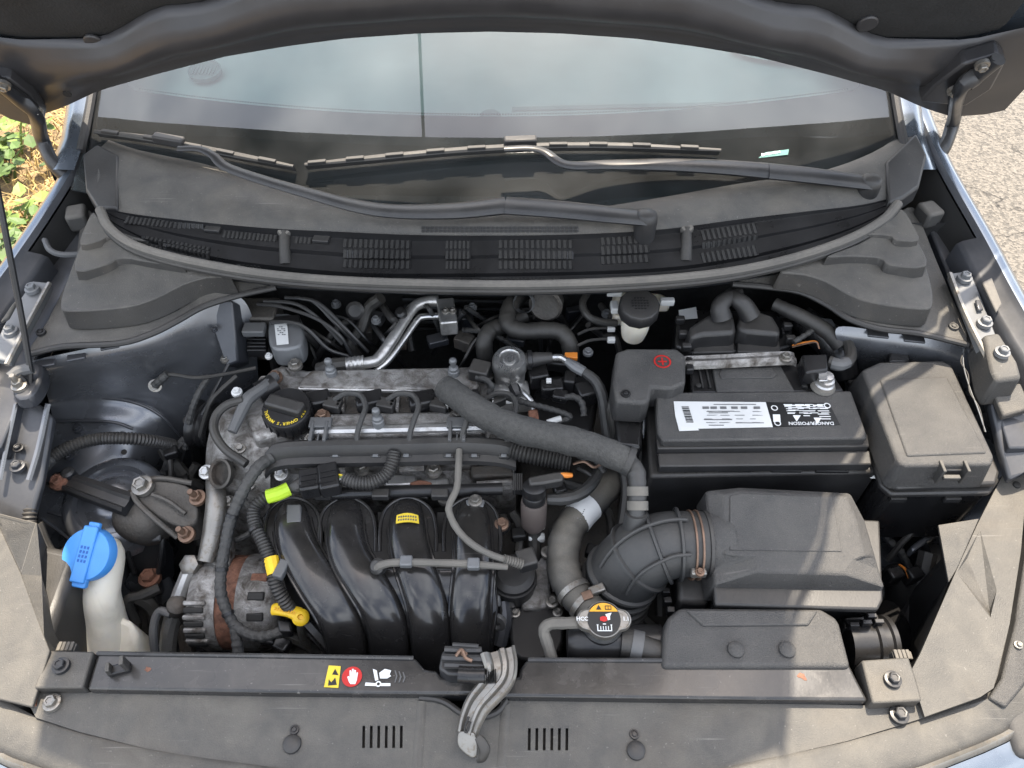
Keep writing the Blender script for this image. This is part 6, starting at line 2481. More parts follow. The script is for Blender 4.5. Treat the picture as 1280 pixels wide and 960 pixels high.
rd = thing('radiator_neck', 'black filler neck with pressure cap bearing a yellow warning', 'radiator', P(755, 810, .66))
ck = P(755, 774, .785)
k = pxm(755, 774, .79)
axr = V((0, -.12, 1)).normalized()
mb = MB()
mb.lathe(ck, axr, [(.020, -.085), (.021, -.035), (.026, -.028), (.026, -.016), (.022, -.012)], 28)
mb.build('neck', M['plastic_clean'], rd)
mb = MB()
pts_ = []
for i in range(48):
    a = 2 * math.pi * i / 48
    base = 23.5 * k
    ear = max(0, abs(math.cos(a)) - .84) / .16
    pts_.append((base + 11.5 * k * ear ** .8, a))
x_, y_, z_ = frame(axr)
rows = []
for sc, h in ((1, -.010), (1.0, -.002), (.97, .0008), (.93, .0012), (.90, -.001), (.4, -.001)):
    rows.append([ck + (x_ * math.cos(a) + y_ * math.sin(a)) * r * sc + axr * h for r, a in pts_])
mb.loft(rows, True, True)
rc = mb.build('pressure_cap', M['zinc'], rd, smooth=35)
mb = MB()
mb.lathe(ck, axr, [(21.0 * k, -.0012), (21.0 * k, .0002), (.0005, .0002)], 40)
mb.build('cap_disc', M['print_black'], rc)
seg_ = []
mb = MB()
arc = [ck + axr * .0008 + (x_ * math.cos(a) + y_ * math.sin(a)) * 20.4 * k for a in [RAD(28 + 124 * i / 16) for i in range(17)]]
mb.slab(arc, .0004)
mb.build('amber_segment', M['ochre'], rc, smooth=0)
mb = MB()
t0 = ck + axr * .0014 + y_ * 13.2 * k
mb.slab([t0 + x_ * -9.5 * k - y_ * 1.5 * k, t0 + x_ * -2.5 * k - y_ * 1.5 * k, t0 + x_ * -6 * k + y_ * 4.5 * k], .0003)
bx = t0 + x_ * 6 * k + y_ * .8 * k
for (dx, dy, w_, h) in ((0, 2.4, 8, .8), (0, -2.2, 8, .8), (-3.6, 0, .8, 4.6), (3.6, 0, .8, 4.6), (0, 0, .6, 4)):
    mb.box(bx + x_ * dx * k + y_ * dy * k, (w_ * k, h * k, .0003), x_, y_)
mb.build('warning_mark', M['print_black'], rc, smooth=0, kind='stuff')
mb = MB()
o_ = ck + axr * .0009
for (dx, dy, w_, h) in ((0, -14.5, 18, 1.1), (-8.6, -11, 1.2, 8), (8.6, -11, 1.2, 8), (-8.6, -7.3, 2, 1.0), (8.6, -7.3, 2, 1.0), (-4.8, -11.2, .9, 4.5), (-1.6, -11.2, .9, 4.5), (1.6, -11.2, .9, 4.5), (4.8, -11.2, .9, 4.5), (0, -6.2, 4, 1), (6.5, 2, 2.2, 6)):
    mb.box(o_ + x_ * dx * k + y_ * dy * k, (w_ * k, h * k, .0004), x_, y_)
mb.slab([o_ + x_ * 2 * k + y_ * 6 * k, o_ + x_ * 10 * k + y_ * 8 * k, o_ + x_ * 5 * k + y_ * -2 * k], .0003)
for s_, word in ((-1, 'HCC'), (1, '1.1')):
    mb.text(word, ck + x_ * (s_ * 27.5 * k) + axr * .0014, x_, y_, .0068, bold=.02)
mb.build('cap_pictogram', M['print_white'], rc, smooth=0, kind='stuff')
mb = MB()
mb.slab([o_ + axr * .0005 + x_ * a * k + y_ * b * k for a, b in ((-5, 2.2), (-1, 3.6), (4, 2.6), (4, -2), (0, -3.4), (-5, -2))], .0003)
mb.build('hand_mark', M['red'], rc, smooth=0)
mb = MB()
mb.lathe(P(753, 803, .735), V((1, 0, .0)), [(.020, -.045), (.026, -.035), (.027, .0), (.027, .03), (.022, .036), (.022, .075)], 26)
mb.build('tank_end', M['plastic_clean'], rd)
mb = MB()
mb.tube(PP([(776, 804, .75), (790, 806, .75), (806, 812, .748), (830, 818, .745)]), [.018, .019, .017, .016], 18, 4)
lh = mb.build('lower_hose', M['rubber'], rd)
mb = MB()
mb.lathe(P(796, 808, .75), V((1, -.25, 0)), [(.017, -.007), (.0198, -.007), (.0198, .007), (.017, .007)], 22, cap=False)
mb.build('hose_clamp', M['grey_plastic'], rd)
wire('overflow_tube', '', [(730, 778, .772), (706, 779, .772), (688, 780, .770), (680, 788, .765), (684, 804, .755), (692, 830, .74)], .0075, 'conduit_grey', parent=rd)

# purge canister
pv = thing('purge_valve', 'brown grey cylindrical purge valve with white hose clips', 'valve', P(668, 640, .70))
c0 = P(667, 648, .745)
ax_ = V((0, .25, 1)).normalized()
mb = MB()
mb.lathe(c0, ax_, [(.012, -.02), (.018, -.01), (.0185, .03), (.0175, .035)], 24)
mb.build('canister', M['brownish'], pv)
mb = MB()
mb.lathe(c0, ax_, [(.016, .034), (.0165, .046), (.0155, .048), (.0165, .050), (.016, .062), (.010, .066)], 24)
mb.build('valve_head', M['plastic_clean'], pv)
mb = MB()
mb.slab(PP([(660, 596), (690, 590), (706, 588), (704, 600), (680, 604), (662, 606)], .815), .018)
mb.build('plug', M['conduit'], pv, bevel=.003)
wire('plug_lead', '', [(700, 593, .812), (708, 594, .812), (715, 594, .81)], [.003, .004, .003], 'orange', parent=pv)
wire('side_hose', '', [(684, 624, .775), (702, 624, .775), (720, 620, .772), (735, 610, .768), (745, 595, .76), (752, 575, .75)], [.0075, .0088, .009, .009, .0085, .008], 'hose', parent=pv)
for py, z in ((656, .722), (672, .70)):
    mb = MB()
    mb.box(P(671, py, z), (.024, .012, .012))
    mb.build('hose_clip', M['paper'], pv, bevel=.003)
wire('lower_hose', '', [(669, 650, .72), (668, 680, .69), (668, 700, .67)], .010, 'rubber', parent=pv)
mb = MB()
for i in range(5):
    mb.box(P(642 + 2.5 * i, 605, .775), (.0022, .028, .012))
mb.build('cooling_comb', M['plastic'], pv, kind='stuff')
# amber tie and stray wires right of it
wire('sensor_wire', 'thin brown sensor wire under the foam wrapped hose', [(716, 580, .80), (730, 577, .80), (742, 584, .795), (752, 580, .79)], .002, 'copper', seg=6, cat='wire')

# ---------------------------------------------------------------- rear of the bay
# high pressure fuel pump
fp = thing('fuel_pump', 'silver high pressure fuel pump cylinder behind the engine', 'fuel pump', P(638, 490, .78))
c = P(637, 468, .81)
mb = MB()
mb.lathe(c, V((0, -.05, 1)), [(.023, -.03), (.024, .006), (.023, .008), (.023, .012), (.026, .016), (.026, .034), (.023, .040), (.016, .041), (.014, .038), (.0105, .0375), (.009, .041), (.0005, .041)], 32)
mb.build('pump_body', M['steel'], fp, smooth=40)
mb = MB()
mb.slab(PP([(612, 478), (660, 474), (664, 500), (620, 505)], .80), .03)
mb.build('pump_flange', M['alu2'], fp, bevel=.004)
mb = MB()
mb.lathe(P(640, 478, .81), V((.35, -.9, -.15)), [(.0085, 0), (.0085, .016), (.007, .018), (.007, .026)], 6)
mb.build('union', M['black_steel'], fp)
wire('delivery_pipe', '', [(645, 484, .80), (655, 492, .802), (664, 502, .80), (668, 520, .79)], .0045, 'steel', parent=fp)
mb = MB()
mb.lathe(P(612, 460, .815), V((-1, -.1, 0)), [(.008, -.02), (.008, .008), (.011, .01), (.011, .022)], 14)
mb.build('inlet_plug', M['plastic_clean'], fp)
ff = thing('fuel_line', 'fuel line with quick connector and blue tape curving down from the pump', 'fuel line', P(740, 500, .78))
wire('quick_connector', '', [(656, 452, .835), (670, 449, .836), (690, 447, .836)], [.013, .011, .008], 'conduit', parent=ff, seg=14)
mb = MB()
mb.lathe(P(662, 450, .836), V((1, .05, 0)), [(.012, -.004), (.015, -.003), (.015, .003), (.012, .004)], 20)
mb.build('collar', M['plastic_clean'], ff)
wire('steel_end', '', [(688, 447, .836), (700, 447, .836), (708, 451, .835)], .0055, 'steel', parent=ff)
wire('blue_tape', '', [(708, 451, .835), (718, 458, .832), (730, 465, .83)], [.006, .0085, .008], 'motor', parent=ff)
wire('line', '', [(729, 464, .83), (744, 476, .825), (752, 492, .815), (756, 512, .80), (759, 535, .78), (762, 556, .76)], [.007, .0082, .0088, .0092, .0095, .0095], 'hose', parent=ff)
mb = MB()
mb.slab(PP([(706, 440), (722, 440), (722, 447), (706, 446)], .838), .008)
mb.build('amber_clip', M['orange'], ff, bevel=.001)
# heater hoses
wire('heater_hose', 'black heater hose snaking below the cowl behind the fuel pump', [(652, 368, .835), (640, 380, .84), (634, 395, .838), (638, 408, .835), (655, 414, .832), (680, 413, .83), (700, 415, .83), (711, 428, .82), (714, 450, .79), (714, 470, .75)], .0135, 'rubber', cat='hose', seg=16)
wire('heater_hose', 'second heater hose bending down left of the fuel pump', [(655, 395, .82), (635, 405, .82), (615, 412, .82), (606, 425, .815), (606, 445, .79), (610, 465, .75)], .0135, 'rubber', cat='hose', seg=16)
mb = MB()
mb.lathe(P(682, 382, .85), V((-.2, -.9, .3)), [(.026, -.02), (.027, .0), (.023, .004), (.02, .002), (.008, .002)], 28)
mb.build('expansion_valve', M['iron'], label='dark round fitting half hidden under the cowl', cat='fitting')
mb = MB()
mb.lathe(P(655, 378, .856), V((-.3, -.8, .5)), [(.016, -.008), (.0175, 0), (.016, .008)], 20, cap=False)
mb.build('hose_clamp', M['motor'], label='grey hose clamp on the heater hose under the cowl', cat='clamp')
# air conditioning pipes
ac = thing('air_conditioning_pipe', 'pair of silver aluminium pipes bending up to a square block', 'pipe', P(500, 440, .78))
wire('suction_pipe', '', [(438, 455, .80), (462, 453, .80), (474, 447, .80), (490, 425, .81), (508, 396, .82), (520, 382, .825), (534, 377, .826), (548, 376, .826)], .0092, 'alu2', parent=ac, seg=14)
wire('crimp_sleeve', '', [(433, 456, .80), (445, 454.5, .80), (455, 453.5, .80)], .0118, 'alu2', parent=ac, seg=14, pitch=.006, amp=.0006)
wire('liquid_pipe', '', [(470, 464, .785), (486, 450, .79), (505, 424, .80), (522, 400, .812), (530, 396, .814), (548, 395, .815)], .0055, 'steel', parent=ac, seg=12)
mb = MB()
mb.slab(PP([(545, 373), (567, 371), (572, 402), (550, 404)], .838), .03)
blk = mb.build('joint_block', M['alu2'], ac, bevel=.003)
for px in (557, 566):
    bolt(blk, px, 388, .839, M['zinc'], .6)
mb = MB()
mb.lathe(P(502, 392, .83), V((-.2, -.3, 1)), [(.008, -.008), (.0095, -.002), (.0095, .006), (.006, .009), (.0005, .0095)], 18)
mb.build('service_cap', M['plastic_clean'], ac)
wire('rubber_end', '', [(400, 464, .785), (418, 458, .795), (436, 455.5, .80)], [.014, .0135, .012], 'rubber', parent=ac)
# anti-lock brake unit with pipes
ab = thing('brake_modulator', 'brake modulator block with grey motor and white code label', 'brake unit', P(340, 430, .76))
c = P(332, 412, .80)
mb = MB()
mb.box(c + V((-.012, .01, -.01)), (.075, .05, .10))
mb.build('valve_block', M['iron'], ab, bevel=.004)
mb = MB()
mb.slab(smooth_poly(PP([(336, 396), (350, 391), (370, 393), (378, 404), (379, 424), (372, 434), (346, 437), (336, 428)], .835), 2), .04)
mo = mb.build('motor', M['motor'], ab, bevel=.006, seg=3)
mb = MB()
mb.slab(PP([(336, 395), (374, 392), (376, 403), (338, 405)], .8375), .02)
mb.build('motor_cap', M['plastic_clean'], ab, bevel=.003)
decal(mo, [(343, 406), (359, 404.5), (361, 430), (346, 431.5)], .8362, M['paper'], 'code_label')
mb = MB()
for i in range(5):
    for j in range(4):
        if (i * 7 + j * 5) % 3:
            mb.slab(PP([(346 + 2.6 * j + .3 * i, 408 + 2.4 * i), (348 + 2.6 * j + .3 * i, 408 + 2.4 * i), (348 + 2.6 * j + .3 * i, 409 + 2.4 * i), (346 + 2.6 * j + .3 * i, 409 + 2.4 * i)], .8375), .0003)
mb.build('label_print', M['motor'], mo, smooth=0, kind='stuff')
mb = MB()
mb.box(P(318, 412, .835), (.034, .022, .012))
mb.build('bracket_plate', M['grey_plastic'], ab, bevel=.002)
for i in range(5):
    mb = MB()
    mb.box(P(322, 423 + 4.5 * i, .80), (.03, .004, .016))
    mb.build('plug_rib', M['plastic_clean'], ab, bevel=.001)
bolt(ab, 352, 446, .80, M['copper'], 1.0)
bolt(ab, 336, 445, .80, M['paper'], .6)
for i, pth in enumerate(([(322, 380, .86), (350, 383, .865), (395, 398, .85), (425, 420, .83), (440, 445, .79)], [(330, 376, .865), (370, 380, .868), (400, 400, .845), (428, 430, .81)],
                         [(356, 372, .87), (390, 376, .865), (420, 405, .84), (445, 430, .80)], [(372, 372, .87), (400, 380, .865), (436, 415, .83), (460, 440, .79)],
                         [(338, 402, .845), (365, 403, .85), (385, 412, .84), (410, 436, .81), (435, 445, .79)])):
    wire('brake_pipe', '', pth, .0030, 'black_steel', parent=ab, seg=8)
# clipped wiring below the cowl
wire('cowl_loom', 'dark taped loom hanging from the firewall left of the silver pipes', [(476, 372, .85), (462, 384, .83), (452, 410, .80), (440, 430, .78), (450, 450, .75)], .010, 'rubber', cat='wiring')
mb = MB()
mb.lathe(P(444, 388, .83), V((0, -.8, .5)), [(.014, -.004), (.015, .002), (.010, .005), (.004, .004)], 18)
mb.build('firewall_plug', M['plastic'], label='round black plug on the firewall beside the brake pipes', cat='plug')
# sensor plugs and small connectors right of the fuel pump
sp_ = thing('coolant_outlet', 'black coolant outlet with stacked sensor plugs right of the fuel pump', 'housing', P(690, 510, .74))
mb = MB()
mb.slab(PP([(664, 470), (736, 466), (748, 500), (740, 540), (680, 545), (660, 520)], .76), .06)
mb.build('housing', M['plastic_clean'], sp_, bevel=.008, seg=3)
for cx, cy, z, sx, sy, sz in ((672, 470, .80, .03, .03, .03), (690, 486, .80, .034, .022, .024), (700, 495, .805, .022, .018, .014), (732, 492, .80, .028, .028, .03), (712, 478, .80, .018, .024, .03), (700, 455, .78, .04, .02, .02)):
    mb = MB()
    mb.box(P(cx, cy, z), (sx, sy, sz), V((1, random.uniform(-.3, .3), 0)))
    mb.build('sensor_plug', M['plastic_clean'], sp_, bevel=.003)
mb = MB()
mb.box(P(686, 476, .816), (.008, .008, .005))
mb.build('plug_latch', M['paper'], sp_, bevel=.001)
wire('sensor_lead', '', [(700, 498, .805), (718, 496, .81), (728, 505, .805), (730, 520, .795)], .005, 'tape', parent=sp_)
wire('sensor_lead', '', [(632, 497, .80), (660, 504, .808), (690, 512, .805), (712, 520, .80), (705, 525, .795), (686, 527, .80)], .0045, 'tape', parent=sp_)
wire('white_sleeve', '', [(684, 528, .802), (694, 525, .803), (701, 523, .803)], .0042, 'paper', parent=sp_, n=3)
mb = MB()
mb.slab(PP([(660, 512), (672, 510), (674, 524), (662, 526)], .80), .012)
mb.build('rusty_tab', M['rust'], sp_, bevel=.002)
cb_ = thing('valve_connector', 'small black cam valve connector beside the fuel pump', 'connector', P(600, 475, .80))
mb = MB()
mb.box(P(600, 464, .825), (.030, .028, .024), V((1, -.3, 0)))
mb.build('housing', M['conduit'], cb_, bevel=.003)
wire('lead', '', [(596, 472, .825), (606, 474, .828), (614, 482, .822), (612, 494, .81), (620, 500, .805)], .0048, 'tape', parent=cb_)
mb = MB()
mb.box(P(620, 501, .812), (.026, .018, .016), V((1, .5, 0)))
mb.build('clip', M['conduit'], cb_, bevel=.002)
# brake fluid reservoir
bf = thing('brake_reservoir', 'white brake fluid reservoir with round black cap', 'reservoir', P(798, 425, .80))
cc = P(798, 388, .885)
axb = V((0, -.12, 1)).normalized()
mb = MB()
mb.lathe(cc, axb, [(.018, -.062), (.021, -.045), (.023, -.01), (.023, .0)], 28)
mb.build('bottle', M['white'], bf)
mb = MB()
prof = [(.029, -.008), (.031, -.004), (.031, .012), (.029, .016), (.024, .0168), (.0005, .0168)]
mb.lathe(cc, axb, prof, 12)
bc = mb.build('cap', M['plastic'], bf, bevel=.001)
mb = MB()
x_, y_, z_ = frame(axb)
for r_ in range(5):
    for i in range(6 if r_ in (1, 2, 3) else 4):
        n_ = 6 if r_ in (1, 2, 3) else 4
        mb.box(cc + x_ * (.0045 * (i - (n_ - 1) / 2)) + y_ * (.010 - .005 * r_) + axb * .0171, (.0034, .0020, .0006), x_, y_)
mb.build('embossed_print', M['plastic_clean'], bc, smooth=0, kind='stuff')
mb = MB()
mb.slab(PP([(766, 366), (790, 362), (826, 366), (838, 372), (838, 380), (812, 380), (800, 400), (766, 396)], .84), .02)
mb.build('body', M['white'], bf, bevel=.005)
for a, b, w_, h in ((768, 384, .012, .02), (768, 366, .024, .008), (834, 377, .022, .010)):
    mb = MB()
    mb.box(P(a, b, .855), (w_, h, .012))
    mb.build('mount_tab', M['paper'], bf, bevel=.002)
for py in (410, 424):
    wire('sensor_wire', '', [(722, py + 8, .82), (736, py + 2, .825), (752, py, .825), (764, py, .825)], .0026, 'conduit', parent=bf, seg=8)
    mb = MB()
    mb.box(P(764, py + 1, .825), (.012, .008, .008))
    mb.build('wire_clip', M['paper'], bf, bevel=.001)
wire('brake_hose', 'thin black hose looping under the cowl beside the brake reservoir', [(734, 366, .86), (728, 380, .86), (735, 395, .855), (750, 402, .845), (770, 404, .835)], .006, 'rubber', cat='hose')
# engine computer with twin connectors
ec = thing('engine_computer', 'black engine computer with two humped connector boots', 'computer', P(920, 430, .80))
mb = MB()
mb.slab(PP([(846, 392), (856, 386), (982, 388), (992, 400), (990, 432), (960, 440), (866, 442), (844, 432)], .835), .05)
mb.build('case', M['plastic_clean'], ec, bevel=.005)
for s_, pts_ in ((0, [(862, 408), (884, 394), (902, 386), (916, 388), (920, 410), (918, 416), (880, 418), (864, 422)]), (1, [(926, 390), (942, 386), (966, 394), (974, 408), (976, 418), (930, 414), (922, 408)])):
    mb = MB()
    mb.slab(PP(pts_, .868), .035, grow=.004)
    mb.build('connector_boot', M['plastic'], ec, bevel=.006, seg=3)
wire('boot_neck', '', [(902, 398, .87), (900, 384, .885), (908, 374, .89), (924, 366, .885)], [.016, .014, .012, .009], 'plastic', parent=ec, seg=14)
wire('boot_neck', '', [(938, 396, .87), (930, 382, .885), (920, 374, .89), (912, 366, .885)], [.016, .014, .012, .009], 'plastic', parent=ec, seg=14)
for px0, n_, y0, sl in ((866, 9, 424, -.22), (934, 9, 411, .12)):
    for i in range(n_):
        mb = MB()
        px = px0 + i * 5.4
        mb.box(P(px, y0 + sl * (px - px0), .842), (.0035, .012, .012))
        mb.build('lever_tooth', M['plastic_clean'], ec, bevel=.0008)
for a in ([(850, 400), (854, 418), (858, 434)], [(980, 392), (984, 408), (988, 424)]):
    for j, (px, py) in enumerate(a):
        mb = MB()
        mb.box(P(px, py, .848), (.014, .010, .012))
        mb.build('latch_block', M['plastic'], ec, bevel=.002)
decal(ec, [(848, 388), (870, 384), (872, 398), (850, 400)], .838, M['paper'], 'part_label')
mb = MB()
mb.slab(PP([(868, 428), (918, 424), (918, 440), (866, 441)], .842), .02)
mb.build('case_step', M['plastic'], ec, bevel=.002)
mb = MB()
mb.slab(PP([(922, 424), (974, 426), (976, 440), (922, 440)], .842), .02)
mb.build('case_step', M['plastic'], ec, bevel=.002)
# wiring at the right rear corner
wire('corner_loom', 'thick black loom dropping from the side cover to the battery post', [(968, 380, .87), (985, 388, .87), (1010, 400, .868), (1034, 415, .862), (1050, 432, .85)], [.010, .011, .0115, .012, .012], 'rubber', cat='wiring', seg=12)
wire('corner_duct', 'wide black moulded duct in the corner behind the battery', [(1000, 396, .84), (1024, 416, .83), (1046, 440, .82), (1056, 470, .79)], [.020, .024, .024, .020], 'plastic_clean', cat='duct', seg=14)
for i, m_ in enumerate(('orange', 'copper')):
    wire('loose_wire', ('loose orange wire behind the battery clamp', 'loose brown wire under the orange one behind the battery clamp')[i], [(990, 432 + 2 * i, .845), (1006, 428 + 2 * i, .85), (1020, 427 + i, .85), (1024, 436, .845)], .0013, m_, seg=6, cat='wire')
wire('plug_lead', 'short black lead between the engine computer and corner loom', [(992, 428, .855), (1008, 418, .86), (1020, 410, .86)], .004, 'tape', cat='cable')
mb = MB()
mb.slab(PP([(1020, 396), (1040, 398), (1046, 408), (1030, 410)], .862), .006)
mb.build('grey_bracket', M['motor'], bevel=.002, label='small grey bracket in the corner under the sunlit side cover', cat='bracket')
# dark things below, right of the air box
for lb, pth, r_ in (('black bottle shaped horn beside the corner cover', [(1118, 712, .63), (1128, 740, .60), (1136, 790, .55)], [.016, .026, .03]), ('dark flexible duct deep beside the air filter box', [(1100, 770, .6), (1120, 800, .56), (1140, 840, .5)], [.03, .03, .03])):
    wire('horn' if 'horn' in lb else 'flexible_duct', lb, pth, r_, 'plastic_clean', cat='horn' if 'horn' in lb else 'duct', seg=16)
wire('orange_wire', 'short orange wire near the horn deep in the bay', [(1124, 706, .65), (1132, 712, .655), (1136, 722, .65)], .002, 'orange', seg=6, cat='wire')
# belt and dark hoses left of the engine
wire('accessory_belt', 'black ribbed belt running down beside the timing cover', [(236, 525, .72), (246, 570, .62), (252, 640, .5), (248, 760, .45)], .009, 'rubber', cat='belt')
wire('steering_hose', 'black hose passing behind the engine mount', [(205, 560, .68), (222, 585, .66), (236, 600, .64), (250, 610, .62)], .012, 'rubber', cat='hose')
wire('lower_loom', 'taped loom under the alternator hanging to the bay floor', [(200, 735, .60), (178, 745, .60), (160, 752, .60), (170, 780, .57)], .009, 'rubber', cat='wiring')

# ---------------------------------------------------------------- looms, pipes and small fittings between the big parts
rl = thing('rear_loom', 'tangle of black wires and pipes along the firewall behind the engine', 'wiring harness', P(560, 420, .74))
rq = random.Random(21)
for i in range(26):
    x0 = rq.uniform(290, 760)
    y0 = rq.uniform(376, 420)
    dx = rq.uniform(-70, 90)
    pth = [(x0, y0, .84 - rq.uniform(0, .04)), (x0 + dx * .4, y0 + rq.uniform(4, 22), .83 - rq.uniform(0, .05)), (x0 + dx * .8, y0 + rq.uniform(16, 42), .79 - rq.uniform(0, .05)), (x0 + dx, y0 + rq.uniform(38, 60), .74 - rq.uniform(0, .04))]
    m_ = rq.choice(('tape', 'rubber', 'conduit', 'black_steel', 'plastic'))
    wire('wire', '', pth, rq.uniform(.0022, .0065), m_, parent=rl, seg=8)
for i in range(9):
    mb = MB()
    mb.box(P(rq.uniform(400, 760), rq.uniform(392, 440), .77), (rq.uniform(.015, .04), rq.uniform(.012, .03), rq.uniform(.012, .03)), V((1, rq.uniform(-.5, .5), 0)))
    mb.build('bracket', M[rq.choice(('plastic', 'bay_dark', 'iron', 'motor'))], rl, bevel=.002)
for px, py in ((470, 400), (590, 384), (735, 440), (320, 398), (420, 380), (758, 392)):
    bolt(rl, px, py, .82, M['motor'], .8)
sl_ = thing('side_loom', 'bundle of taped leads and pipes between the timing cover and engine mount', 'wiring harness', P(240, 600, .60))
for pth, r_, m_ in (
        ([(262, 470, .80), (248, 492, .79), (238, 520, .76), (232, 560, .70)], .005, 'tape'),
        ([(296, 470, .81), (276, 488, .80), (262, 505, .79), (250, 545, .73)], .0038, 'rubber'),
        ([(286, 455, .80), (262, 500, .77), (238, 545, .72), (226, 580, .66)], .003, 'black_steel'),
        ([(232, 548, .70), (220, 562, .69), (212, 575, .68), (206, 590, .66)], .007, 'tape'),
        ([(200, 556, .715), (210, 566, .70), (214, 590, .68), (212, 610, .66)], .0045, 'rubber'),
        ([(246, 580, .66), (238, 600, .64), (242, 640, .60), (250, 680, .56)], .008, 'rubber'),
        ([(300, 620, .755), (318, 640, .74), (330, 665, .72), (336, 690, .70)], .005, 'tape'),
        ([(268, 640, .69), (276, 660, .685), (290, 675, .68), (310, 668, .69), (330, 655, .70)], .0045, 'tape'),
        ([(170, 745, .60), (190, 760, .58), (200, 790, .55), (205, 830, .52)], .012, 'rubber'),
        ([(210, 700, .58), (190, 712, .56), (176, 740, .54), (184, 790, .5)], .010, 'plastic'),
        ([(240, 750, .58), (232, 780, .56), (236, 820, .53)], .012, 'iron'),
        ([(350, 790, .66), (372, 800, .64), (398, 812, .61)], .008, 'zinc')):
    wire('lead', '', pth, r_, m_, parent=sl_, seg=8)
for px, py, z, s_ in ((214, 566, .70, .022), (226, 600, .65, .026), (206, 640, .62, .02), (352, 806, .65, .024), (336, 800, .655, .02)):
    mb = MB()
    mb.box(P(px, py, z), (s_, s_ * .8, s_ * .7), V((1, rq.uniform(-.5, .5), 0)))
    mb.build('connector', M['plastic_clean'], sl_, bevel=.003)
cl_ = thing('coolant_loom', 'black wires and small pipes between the radiator hose and battery', 'wiring harness', P(770, 600, .62))
for pth, r_, m_ in (
        ([(700, 540, .74), (722, 552, .75), (744, 566, .74), (756, 596, .72), (758, 630, .69)], .006, 'rubber'),
        ([(690, 600, .74), (715, 606, .735), (740, 615, .72), (760, 640, .69), (764, 670, .66)], .007, 'rubber'),
        ([(770, 560, .76), (782, 600, .73), (780, 640, .70), (770, 690, .66)], .008, 'conduit'),
        ([(800, 560, .74), (806, 600, .72), (806, 630, .70)], .006, 'tape'),
        ([(716, 560, .78), (726, 572, .785), (742, 574, .78), (754, 590, .765)], .0035, 'tape'),
        ([(722, 585, .77), (735, 592, .77), (748, 604, .755)], .003, 'conduit'),
        ([(640, 640, .70), (650, 660, .69), (648, 690, .68)], .007, 'rubber'),
        ([(622, 700, .70), (634, 735, .69), (640, 760, .68)], .005, 'tape'),
        ([(690, 660, .70), (690, 700, .68), (694, 740, .67)], .005, 'rubber'),
        ([(770, 700, .68), (780, 740, .66), (800, 770, .64), (822, 790, .62)], .010, 'rubber'),
        ([(810, 700, .66), (824, 730, .65), (826, 770, .63)], .009, 'conduit')):
    wire('lead', '', pth, r_, m_, parent=cl_, seg=8)
for px, py, z, s_ in ((716, 548, .79, .022), (745, 552, .78, .02), (700, 612, .75, .02), (648, 668, .70, .022), (742, 690, .68, .024)):
    mb = MB()
    mb.box(P(px, py, z), (s_, s_ * .8, s_ * .7), V((1, rq.uniform(-.5, .5), 0)))
    mb.build('connector', M['plastic_clean'], cl_, bevel=.003)
for px, py, z in ((684, 690, .70), (655, 700, .68), (690, 752, .68)):
    bolt(cl_, px, py, z, M['zinc'], .9)
dl = thing('headlamp_loom', 'dark loom and clips deep between air box and corner cover', 'wiring harness', P(1130, 740, .55))
for pth, r_, m_ in (
        ([(1100, 660, .66), (1112, 676, .65), (1126, 690, .64), (1140, 720, .61), (1150, 760, .57)], .006, 'tape'),
        ([(1150, 640, .70), (1140, 664, .68), (1126, 680, .66), (1110, 700, .63)], .005, 'rubber'),
        ([(1108, 720, .60), (1100, 750, .58), (1092, 790, .55)], .008, 'conduit'),
        ([(1160, 690, .66), (1150, 730, .63), (1130, 780, .58), (1110, 830, .52)], .014, 'plastic')):
    wire('lead', '', pth, r_, m_, parent=dl, seg=8)
for px, py, z in ((1116, 720, .65), (1140, 720, .645)):
    mb = MB()
    mb.box(P(px, py, z), (.022, .018, .03), V((1, .3, 0)))
    mb.build('connector', M['plastic_clean'], dl, bevel=.003)
# printed dashes along hoses and cable ties on the looms
def ring(parent, px, py, z, axis, r_, m_='plastic_clean', w_=.0022, name='cable_tie'):
    mb = MB()
    mb.lathe(P(px, py, z), axis, [(r_ - .001, -w_), (r_ + .0006, -w_), (r_ + .0006, w_), (r_ - .001, w_)], 18, cap=False)
    mb.build(name, M[m_], parent)


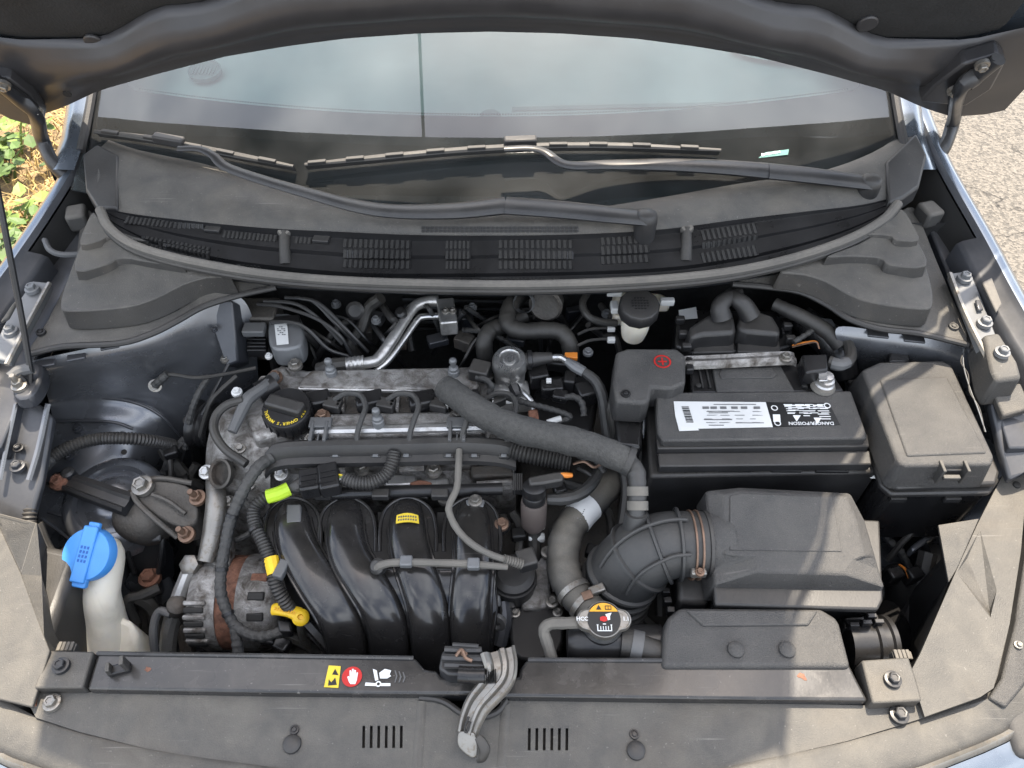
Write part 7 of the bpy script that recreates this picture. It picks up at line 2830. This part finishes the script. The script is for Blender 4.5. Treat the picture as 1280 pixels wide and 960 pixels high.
ring(hb, 290, 645, .765, P(282, 680, .745) - P(306, 610, .79), .0088)
ring(hb, 277, 712, .73, P(276, 740, .715) - P(282, 680, .745), .0084)
ring(hb, 285, 767, .70, P(293, 782, .69) - P(276, 740, .715), .0082)
ring(h2, 320, 662, .763, P(330, 682, .758) - P(318, 655, .765), .0098)
ring(bh, 786, 577, .8355, P(790, 579, .835) - P(745, 560, .843), .0196, 'tape', .004, 'tape_wrap')
# studs, nuts and casting bosses that dot the head and timing cover
for px, py, z in ((300, 560, .797), (312, 606, .742), (286, 626, .728), (322, 632, .70), (610, 470, .80), (622, 500, .79), (330, 476, .806), (388, 548, .80), (618, 548, .79)):
    bolt(eng, px, py, z, M['zinc'], .85, V((0, -.2, 1)))
for px0, py0, px1, py1, z in ((404, 588, 432, 587, .754), (500, 586, 530, 585, .754), (596, 606, 640, 602, .745)):
    mb = MB()
    mb.tube(PP([(px0, py0, z), ((px0 + px1) / 2, (py0 + py1) / 2, z + .001), (px1, py1, z)]), .005, 8, 3)
    mb.build('casting_rib', M['alu'], eng)
# fuel rail between rail and manifold
fr_ = thing('fuel_rail', 'black fuel rail with injector plugs above the manifold', 'fuel rail', P(490, 612, .74))
mb = MB()
mb.tube(PP([(400, 618, .752), (480, 615, .752), (560, 613, .752), (628, 611, .752)]), .009, 12, 4)
mb.build('rail', M['plastic_clean'], fr_)
for px in (404, 476, 550):
    mb = MB()
    mb.box(P(px, 618, .765), (.024, .014, .012))
    mb.build('injector_plug', M['conduit'], fr_, bevel=.002)
# headlamp housings filling the space between corner covers and fenders
for s_, lb in ((-1, 'dark headlamp housing top beside the washer bottle corner cover'), (1, 'dark headlamp housing top beside the sunlit corner cover')):
    mb = MB()
    x0, x1 = (.56, .755) if s_ < 0 else (.62, .785)
    mb.slab([V((s_ * x0, -.10, .735)), V((s_ * x1, -.07, .735)), V((s_ * x1, .20, .755)), V((s_ * x0, .16, .75))], .20)
    mb.build('headlamp', M['plastic'], bevel=.012, seg=3, label=lb, cat='headlamp')
